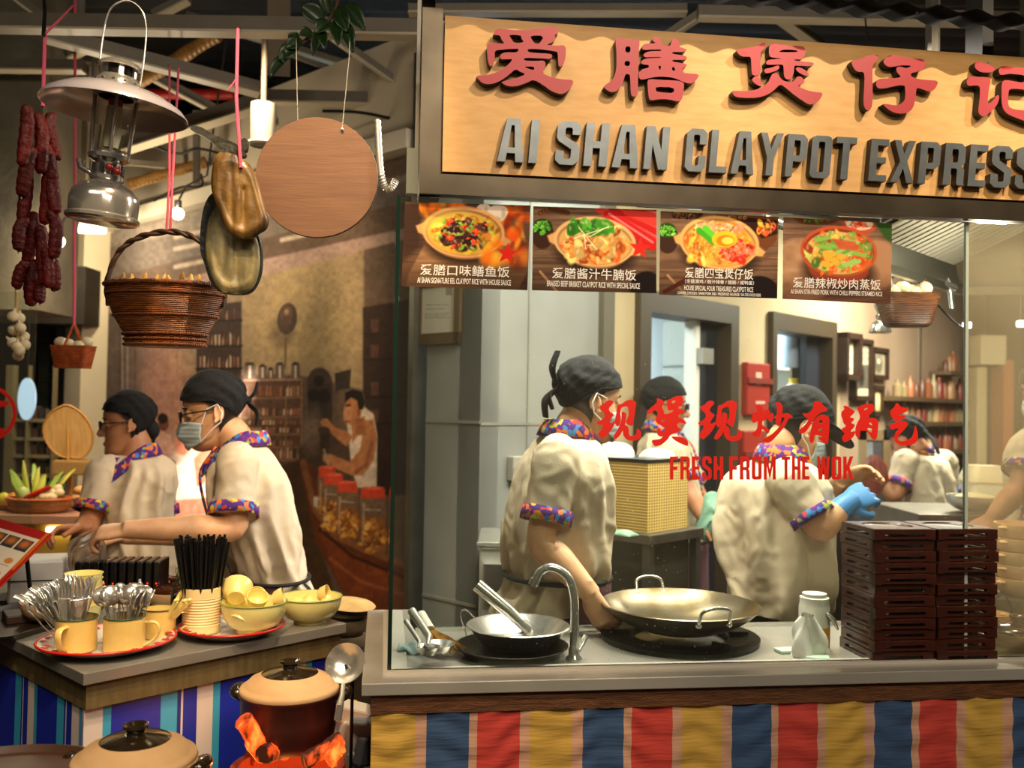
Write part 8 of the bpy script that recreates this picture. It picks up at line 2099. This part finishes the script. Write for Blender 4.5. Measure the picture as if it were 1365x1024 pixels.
# palm-leaf fan leaning on a small bamboo chair
FYp = 4.6; fc = at(92, 577, FYp); kf = FYp / 1250
t = thing('palm_fan', 'large round palm-leaf fan leaning on the small bamboo chair', 'fan', at(92, 612, FYp))
outl = [(cx_, cy_) for cx_, cy_ in ((92, 539), (104, 544), (116, 555), (124, 572), (124, 588), (116, 604), (104, 612), (94, 610), (82, 611), (68, 602), (59, 586), (58, 570), (66, 554), (80, 544))]
mb = MB(); mb.prism(chaikin(outl, 2), [], lambda x, y, d: Vector((at(x, y, FYp).x, FYp + d + .0008 * (y - 577), at(x, y, FYp).z)), -.004, .004); build(mb, 'blade', mat('palm_leaf', '#d9b071', .7, var=('#c79a58', 10, 3, (6, 1, 1)), wave=(30, .3, 'X')), t, 0, world=True)
mb = MB(); mb.tube([Vector((at(91, 545, FYp).x, FYp - .006, at(91, 545, FYp).z)), Vector((at(92, 615, FYp).x, FYp - .006, at(92, 615, FYp).z)), Vector((at(92, 640, FYp).x, FYp - .03, at(92, 640, FYp).z))], .006, 8); build(mb, 'rib_handle', mat('fan_rib', '#b8863c', .6), t, 60, world=True)
mb = MB(); mb.tube([Vector((at(x, y, FYp).x, FYp - .003 + .0008 * (y - 577), at(x, y, FYp).z)) for x, y in chaikin(outl, 1)], .005, 6, loop=True); build(mb, 'bound_edge', MATS['fan_rib'], t, 60, world=True)
# ledge with vegetables: yellow-fronted counter
LZ = at(60, 682, 4.35).z
t = thing('back_counter', 'yellow-fronted back counter with a pinkish ledge at the left', 'counter', Vector((at(70, 700, 4.3).x, 4.3, 0)))
x0, x1 = at(-60, 690, 4.2).x, at(128, 690, 4.2).x
mb = MB(); mb.box(((x0 + x1) / 2, 4.55, LZ - .02), (x1 - x0, .7, .04)); build(mb, 'ledge', mat('pink_ledge', '#a87c64', .5), t, 0, world=True, bevel=.003)
mb = MB(); mb.box(((x0 + x1) / 2, 4.57, (LZ - .04) / 2), (x1 - x0 - .02, .62, LZ - .042)); build(mb, 'front', mat('yellow_front', '#d8a844', .5), t, 0, world=True)
a0, a1 = at(56, 711, 4.2), at(88, 705, 4.2); mb = MB(); mb.box(((a0.x + a1.x) / 2, 4.245, (a0.z + a1.z) / 2), (a1.x - a0.x, .02, .022)); build(mb, 'light_strip', mat('strip_glow', '#fff4c8', .4, emit=('#fff0b8', 6)), t, 0, world=True)
# bamboo chair on the ledge
ch = thing('bamboo_chair', 'small bamboo stool with a woven seat on the back counter', 'stool', at(102, 672, 4.62))
ch.location.z = LZ
cz1 = at(100, 612, 4.62).z - LZ
bam = mat('pale_bamboo', '#cf9f57', .5, var=('#b5843e', 14, 3))
for dx, dy in ((-.075, -.06), (.075, -.06), (-.075, .09), (.075, .09)):
    mb = MB(); mb.tube([(dx, dy, 0), (dx, dy, cz1)], .011, 10); build(mb, 'leg', bam, ch, 60)
mb = MB(); mb.box((0, .015, cz1 - .04), (.18, .18, .07)); build(mb, 'woven_seat', mat('woven_seat', '#c49a55', .7, wave=(60, .8, 'X')), ch, 0, bevel=.008)
# vegetables in a shallow basket
vb = at(52, 676, 4.32); vb.z = LZ; kv = 4.32 / 1250
t = thing('vegetable_basket', 'shallow bamboo basket of vegetables on the back counter', 'basket', vb)
mb = MB(); mb.lathe([(.0001, 0), (.11, 0), (.135, .02), (.142, .062), (.146, .066), (.138, .066), (.128, .03), (.10, .012), (.0001, .01)], 44, Matrix.Diagonal((1, .7, 1, 1))); build(mb, 'woven_body', mat('bamboo_basket', '#c8823a', .55, var=('#9c5c20', 26, 3, (1, 1, 4)), wave=(60, .6, 'Z')), t, 50)
mb = MB(); mb.tube([(.143 * math.cos(a), .100 * math.sin(a), .064) for a in np.linspace(0, 2 * PI, 48, endpoint=False)], .006, 8, loop=True); build(mb, 'red_bound_rim', mat('rim_orange', '#c46a34', .6), t, 60)
def veg(name, cat, mb_, m, dx, dy, dz_, rot, lb, grp='vegetables in the shallow basket'):
    o = build(mb_, name, m, None, 60); o.location = vb + Vector((dx, dy, dz_)); o.rotation_euler = rot; return tag(o, lb, cat, grp)
leafg = mat('cabbage_leaf', '#7fa038', .5, var=('#b8c860', 9, 3)); darkg = mat('dark_greens', '#2c5a24', .5); chil = mat('red_chilli', '#c01e18', .25, coat=.4)
def leafblade(l, w_, bend):
    mb = MB(); mb.grid(lambda i, j: ((i - .5) * 2 * w_ * math.sin(PI * (.12 + .8 * j)), bend * l * j * j + .01 * abs(i - .5), l * j), 7, 12); return mb
for k in range(9):
    veg('leafy_stalk', 'greens', leafblade(.13 + .03 * (k % 3), .014 + .006 * (k % 2), .25), leafg if k % 2 else mat('yellow_leaf', '#b8b848', .5), -.075 + .011 * k, .01 * (k % 3), .045, (rn.uniform(-.3, .2), -.5 + .12 * k, rn.uniform(-1, 1)), 'pale green leafy stalk standing up in the vegetable basket')
for k in range(5):
    veg('dark_greens', 'greens', leafblade(.12, .022, .4), darkg, .0 + .02 * k, .02, .05, (.2, .5 + .12 * k, .5 * k), 'dark green leaf lying across the vegetable basket')
mb = MB(); mb.ball((0, 0, 0), (.026, .026, .036), 16, 10); veg('cabbage', 'cabbage', mb, mat('pale_cabbage', '#c4d488', .5), -.045, -.05, .085, (.3, 0, 0), 'pale green cabbage at the front of the vegetable basket')
for k in range(2):
    mb = MB(); mb.tube([Vector(v) for v in spline([(-.06, 0, 0), (0, 0, .014), (.06, 0, .035)], 6)], [.004 + .006 * math.sin(PI * i / 12) + .001 for i in range(13)], 10); veg('red_chilli', 'chilli', mb, chil, .02, -.045 - .015 * k, .075 + .006 * k, (0, -.15, .1), 'long red chilli in the vegetable basket')
for k in range(7):
    mb = MB(); mb.ball((0, 0, 0), (.021, .021, .018), 14, 9); veg('garlic_bulb', 'garlic', mb, garlic_m, .045 + .02 * (k % 4), -.05 + .025 * (k // 3), .075 + .018 * (k // 3), (0, 0, 0), 'garlic bulb heaped at the fan side of the vegetable basket', 'garlic in the vegetable basket')
for k in range(3):
    mb = MB(); mb.ball((0, 0, 0), (.030, .026, .028), 14, 9); o = build(mb, 'fruit', mat('fruit_%d' % k, ('#c8c040', '#e08a2c', '#6a9a30')[k], .4), None, 60); o.location = Vector((at(2 + 13 * k, 662, 4.4).x, 4.42, LZ + .05)); 
    tag(o, ('yellow-green fruit in the dish left of the vegetable basket', 'orange fruit in the dish left of the vegetable basket', 'green fruit in the dish left of the vegetable basket')[k], 'fruit', 'fruit at the left edge')
mb = MB(); mb.lathe([(.0001, 0), (.06, 0), (.085, .03), (.08, .03), (.055, .008), (.0001, .008)], 32); o = build(mb, 'fruit_dish', mat('bamboo_basket', '#c8823a', .55), None, 60); o.location = Vector((at(14, 680, 4.4).x, 4.42, LZ)); tag(o, 'shallow dish of fruit at the left edge of the back counter', 'dish')
for k in range(3):
    mb = MB(); mb.ball((0, 0, 0), (.038, .032, .022), 14, 9); o = build(mb, 'straw_bundle', mat('bun', '#d0a064', .7), None, 60); o.location = Vector((at(107, 660, 4.42).x + .008 * k, 4.40, LZ + .025 + .036 * k)); tag(o, 'round straw bundle in the pile next to the woman', 'straw bundle', 'pile of straw bundles')
# ================================================================== claypots and stove in front of the serving counter
STZ = .46
def low_stand(p, w_, d_, z, label, rz=0):
    t = thing('low_stand', label, 'stand', Vector((p.x, p.y, 0)), rz)
    mb = MB(); mb.box((0, 0, z - .015), (w_, d_, .03)); build(mb, 'top', dark_wood, t, 0, bevel=.004)
    for sx in (-1, 1):
        for sy in (-1, 1):
            mb = MB(); mb.box((sx * (w_ / 2 - .03), sy * (d_ / 2 - .03), (z - .03) / 2), (.035, .035, z - .03)); build(mb, 'leg', dark_wood, t, 0)
    return t
red_clay = mat('brown_clay_pot', '#52231a', .5, coat=.08, var=('#3e1710', 7, 3))
terra = mat('terracotta', '#a5452a', .7, var=('#8a3620', 8, 4), bump=(40, .2))
def claypot(p, r, h, label, lid_m=dark_glaze, grp=None, body=red_clay, ears=(150, 12)):
    t = thing('claypot', label, 'claypot', p, group=grp)
    lathe_part([(.0001, 0), (r * .62, 0), (r * .78, h * .05), (r * .93, h * .25), (r * .97, h * .55), (r * .985, h * .93), (r * 1.03, h * .97), (r * 1.03, h), (r * .95, h), (r * .93, h * .5), (r * .7, .012), (.0001, .01)], 'pot', body, t, 64)
    l = lathe_part([(r * 1.0, h - .002), (r * 1.015, h + .005), (r * .99, h + .011), (r * .93, h + .013), (r * .90, h + .017), (r * .80, h + .028), (r * .58, h + .039), (r * .575, h + .0395)], 'lid', clay, t, 64)
    g = lathe_part([(r * .58, h + .0385), (r * .40, h + .045), (r * .20, h + .049), (r * .17, h + .050), (.0001, h + .050)], 'glazed_dome', lid_m, l, 64)
    lathe_part([(r * .16, h + .048), (r * .14, h + .053), (r * .16, h + .059), (r * .21, h + .063), (r * .205, h + .068), (r * .15, h + .067), (r * .11, h + .061), (.0001, h + .060)], 'ring_knob', lid_m, l, 40)
    for a in ears:
        d = Vector((math.cos(R(a)), math.sin(R(a)), 0)); u = Vector((-d.y, d.x, 0)); z = Vector((0, 0, 1))
        pts = [d * r * .97 - u * .022 + z * h * .86, d * r * 1.13 - u * .018 + z * h * .93, d * r * 1.16 + z * h * .95, d * r * 1.13 + u * .018 + z * h * .93, d * r * .97 + u * .022 + z * h * .86]
        mb = MB(); mb.tube([Vector(v) for v in spline([tuple(v) for v in pts], 6)], [.011 + .003 * math.sin(PI * i / 24) for i in range(25)], 12); build(mb, 'ear', lid_m, t, 60)
    return t
# big pot over the stove
PY = 2.16
rim = at(386, 920, PY); r_ = 64 * PY / 1250; hgt = .128
pb = Vector((rim.x, rim.y, rim.z - hgt))
claypot(pb, r_, hgt, 'brown claypot with a pale lid steaming over the glowing terracotta stove', ears=(168, 10))
sb = Vector((pb.x, pb.y, pb.z - .012)); rs_ = .128
t = thing('charcoal_stove', 'terracotta stove holding burning logs under the claypot', 'stove', Vector((sb.x, sb.y, sb.z - .20)))
zt_ = .17
lathe_part([(.0001, 0), (rs_ * .68, 0), (rs_ * .74, .02), (rs_ * .92, zt_ - .025), (rs_ * 1.0, zt_ - .018), (rs_ * 1.0, zt_), (rs_ * .86, zt_), (rs_ * .82, zt_ - .06), (.0001, zt_ - .065)], 'fire_bowl', terra, t, 56)
for a in (262, 22, 142):
    Mx = Matrix.Rotation(R(a), 4, 'Z'); mb = MB(); mb.hexa([Mx @ Vector(v) for v in ((rs_ * .74, -.024, zt_ - .02), (rs_ * 1.03, -.030, zt_ - .02), (rs_ * 1.03, .030, zt_ - .02), (rs_ * .74, .024, zt_ - .02))], [Mx @ Vector(v) for v in ((rs_ * .66, -.016, .19), (rs_ * .98, -.024, .182), (rs_ * .98, .024, .182), (rs_ * .66, .016, .19))]); build(mb, 'pot_rest', terra, t, 0, bevel=.004)
low_stand(sb, .25, .22, sb.z - .201, 'low dark stand under the terracotta stove', .7)
# burning logs
fm = mat('glowing_wood', '#2a0c04', .8)
nt = fm.node_tree; N = nt.nodes.new; K = nt.links.new; b_ = nt.nodes['Principled BSDF']
tc = N('ShaderNodeTexCoord'); nz = N('ShaderNodeTexNoise'); nz.inputs['Scale'].default_value = 34; nz.inputs['Detail'].default_value = 4
mp = N('ShaderNodeMapping'); mp.inputs['Scale'].default_value = (1, 1, .45); K(tc.outputs['Object'], mp.inputs[0]); K(mp.outputs[0], nz.inputs['Vector'])
rp = N('ShaderNodeValToRGB'); cr = rp.color_ramp; cr.elements[0].position = .36; cr.elements[0].color = (.02, .002, 0, 1); cr.elements[1].position = .70; cr.elements[1].color = (1, .42, .06, 1); e = cr.elements.new(.52); e.color = (1, .09, .008, 1)
K(nz.outputs[0], rp.inputs[0]); K(rp.outputs[0], b_.inputs['Emission Color']); b_.inputs['Emission Strength'].default_value = 1.5
fm2 = fm.copy(); fm2.node_tree.nodes['Color Ramp'].color_ramp.elements[0].position = .48; fm2.node_tree.nodes['Color Ramp'].color_ramp.elements[1].position = .64; fm2.node_tree.nodes['Color Ramp'].color_ramp.elements[2].position = .88
logs = [((325, 960, 2.03), (352, 1008, 2.07), .021, fm, 'bright glowing log sticking up beside the claypot'), ((350, 1006, 2.03), (378, 998, 2.12), .020, fm2, 'charred log end at the fire bowl rim under the pot'), ((455, 984, 2.06), (405, 1016, 2.02), .017, fm2, 'charred log slanting into the fire under the ladle handle'), ((452, 996, 2.04), (436, 1016, 2.02), .019, fm, 'glowing ember chunk by the charred log'), ((358, 1000, 2.22), (382, 1004, 2.20), .016, fm, 'glowing ember at the back of the fire bowl'), ((420, 1002, 2.22), (446, 990, 2.20), .014, fm, 'glowing log at the back of the fire bowl')]
for (a, b, r, m, lb) in logs:
    p, q = at(*a), at(*b); n = 9; rn = random.Random(int(a[0]))
    mb = MB(); mb.tube([p.lerp(q, i / n) + Vector((rn.uniform(-1, 1), rn.uniform(-1, 1), rn.uniform(-1, 1))) * .0018 for i in range(n + 1)], [r * (1 + rn.uniform(-.12, .12)) for _ in range(n + 1)], 9)
    tag(build(mb, 'burning_log', m, None, 35, world=True, org=(p + q) / 2), lb, 'log', 'burning logs in the stove')
lamp('POINT', 'fire_glow', pb + Vector((0, -.02, -.035)), None, 1.1, (1.0, .35, .08), .05)
# big ladle standing behind the pot
lb0, lb1 = at(460, 884, 2.2), at(450, 960, 2.08)
t = thing('soup_ladle', 'large steel ladle hung upside down beside the claypot', 'ladle', lb1)
rl = 27 * 2.2 / 1250
Mx = Matrix.Translation(lb0 - lb1) @ Matrix.Rotation(R(62), 4, 'X') @ Matrix.Rotation(R(-8), 4, 'Y')
mb = MB(); mb.lathe([(.0001, -rl * .55), (rl * .4, -rl * .5), (rl * .75, -rl * .3), (rl * .95, -.002), (rl, 0), (rl * .97, .001), (rl * .72, -rl * .26), (rl * .38, -rl * .44), (.0001, -rl * .5)], 40, Mx); build(mb, 'bowl', ss, t, 60)
e0 = Mx @ Vector((0, -rl * .98, -.002))
mb = MB(); mb.tube([e0, e0.lerp(Vector((0, 0, 0)), .3) + Vector((.003, -.01, 0)), Vector((.004, 0, .03)), Vector((0, 0, 0))], [.0055, .0065, .0085, .0085], 12, flat=.6); build(mb, 'handle', ss, t, 60)
mb = MB(); hs = at(470, 900, 2.26); mb.tube([Vector((hs.x, hs.y, 0)), Vector((hs.x, hs.y, hs.z + .02))], .004, 10); mb.tube([Vector((hs.x, hs.y, hs.z + .01)), lb0 + Vector((0, .012, -.01))], .004, 8)
tag(build(mb, 'ladle_stand', black_metal, None, 60, world=True, org=Vector((hs.x, hs.y, 0))), 'thin dark upright holding the large ladle', 'stand')
# front claypot, its stand, and the dark board
QY = 1.78
rim = at(180, 1014, QY); r2 = 78 * QY / 1250
claypot(Vector((rim.x, rim.y, rim.z - .10)), r2, .10, 'pale claypot with dark domed lid in front of the counter corner', body=clay, ears=(172, 2))
low_stand(Vector((rim.x, rim.y, 0)), .34, .30, rim.z - .101, 'low dark stand under the pale front claypot', .4)
c = at(-20, 1030, 1.60)
t = thing('wooden_tub', 'dark brown round wooden tub lid at the lower left corner', 'tub', Vector((c.x, c.y + .0, 0)))
zt4 = at(30, 985, 1.85).z
lathe_part([(.0001, zt4 - .03), (.21, zt4 - .03), (.225, zt4 - .02), (.225, zt4), (.212, zt4 + .004), (.205, zt4 - .008), (.0001, zt4 - .010)], 'lid', mat('tub_wood', '#4c2e1c', .45, var=('#3a2114', 6, 4, (1, 6, 1)), coat=.15), t, 64)
lathe_part([(.0001, 0), (.17, 0), (.20, zt4 - .031), (.0001, zt4 - .031)], 'tub', dark_wood, t, 48)
# stack of trays and cloths behind the counter's end
sp = at(462, 868, 2.85)
for k, (dx, r, h, hh, lb) in enumerate(((0, .060, 0.0, .05, 'bottom grey pot of the stack behind the counter end'), (-.004, .064, .052, .045, 'middle grey pot of the stack behind the counter end'), (.004, .058, .099, .03, 'upper grey pot of the stack behind the counter end'))):
    mb = MB(); mb.lathe([(.0001, 0), (r * .8, 0), (r, hh * .4), (r * .96, hh), (.0001, hh)], 32); o = build(mb, 'grey_pot', mat('smoky_clay', '#6a5c46', .7, var=('#4c4030', 9, 4)), None, 50); o.location = sp + Vector((dx, 0, h)); tag(o, lb, 'pot', 'grey pots behind the counter end')
mb = MB(); mb.lathe([(.0001, 0), (.03, .002), (.074, .006), (.078, .010), (.07, .016), (.03, .022), (.0001, .024)], 40); o = build(mb, 'straw_plate', mat('straw_lid', '#b89860', .7, var=('#a08048', 20, 3)), None, 50); o.location = sp + Vector((.006, 0, .130)); o.rotation_euler = (.05, .1, 0); tag(o, 'pale round lid on top of the grey pot stack', 'lid')
p = Vector((sp.x, sp.y, 0)); mb = MB(); mb.box((0, 0, (sp.z - .002) / 2), (.2, .2, sp.z - .002)); o = build(mb, 'storage_crate', mat('dim_crate', '#2c2118', .7), None, 0, bevel=.006); o.location = p; tag(o, 'dark crate under the grey pot stack', 'crate')
# rubbish between the two counters
g = at(476, 1000, 2.42)
items = [((470, 950), (.085, .05, .045), '#e2dcd4', (.2, .3, .3), 'white carton lying on the heap between the counters'), ((466, 985), (.07, .06, .10), '#c8c4c0', (.1, .2, .5), 'pale grey carton standing in the heap between the counters'), ((480, 972), (.06, .05, .08), '#6f7684', (.4, .1, .2), 'blue-grey packet in the heap between the counters'), ((490, 957), (.05, .03, .02), '#d8d2cc', (.2, .5, .1), 'small white packet against the striped counter'), ((487, 1000), (.07, .05, .07), '#4a4f5c', (0, .2, .9), 'dark blue packet low in the heap between the counters'), ((462, 1012), (.08, .06, .06), '#a8a49e', (.1, 0, .2), 'crumpled grey packet at the bottom of the heap')]
for (px, py), s_, c_, rot, lb in items:
    mb = MB(); mb.box((0, 0, 0), s_); o = build(mb, 'carton', mat('pack_' + c_[1:], c_, .6), None, 0, bevel=.006); o.location = at(px, py, 2.40); o.rotation_euler = rot; tag(o, lb, 'packet', 'packets between the counters')
o = thing('spray_bottle', 'bottle with a yellow cap in the heap between the counters', 'bottle', at(469, 948, 2.48))
lathe_part([(.0001, -.10), (.024, -.10), (.024, -.01), (.012, .0), (.0001, .001)], 'body', mat('pack_e2dcd4', '#e2dcd4', .6), o)
lathe_part([(.0135, -.004), (.0135, .026), (.0001, .027)], 'cap', mat('cap_yellow', '#e0b818', .4), o)
mb = MB(); bz = at(470, 1030, 2.42).z; mb.box((0, 0, bz / 2), (.10, .12, bz - .004)); o = build(mb, 'waste_bin', mat('bin_grey', '#6c6a66', .5), None, 0, bevel=.01); o.location = Vector((at(470, 1000, 2.44).x, 2.48, 0)); tag(o, 'grey bin under the packets between the counters', 'bin')
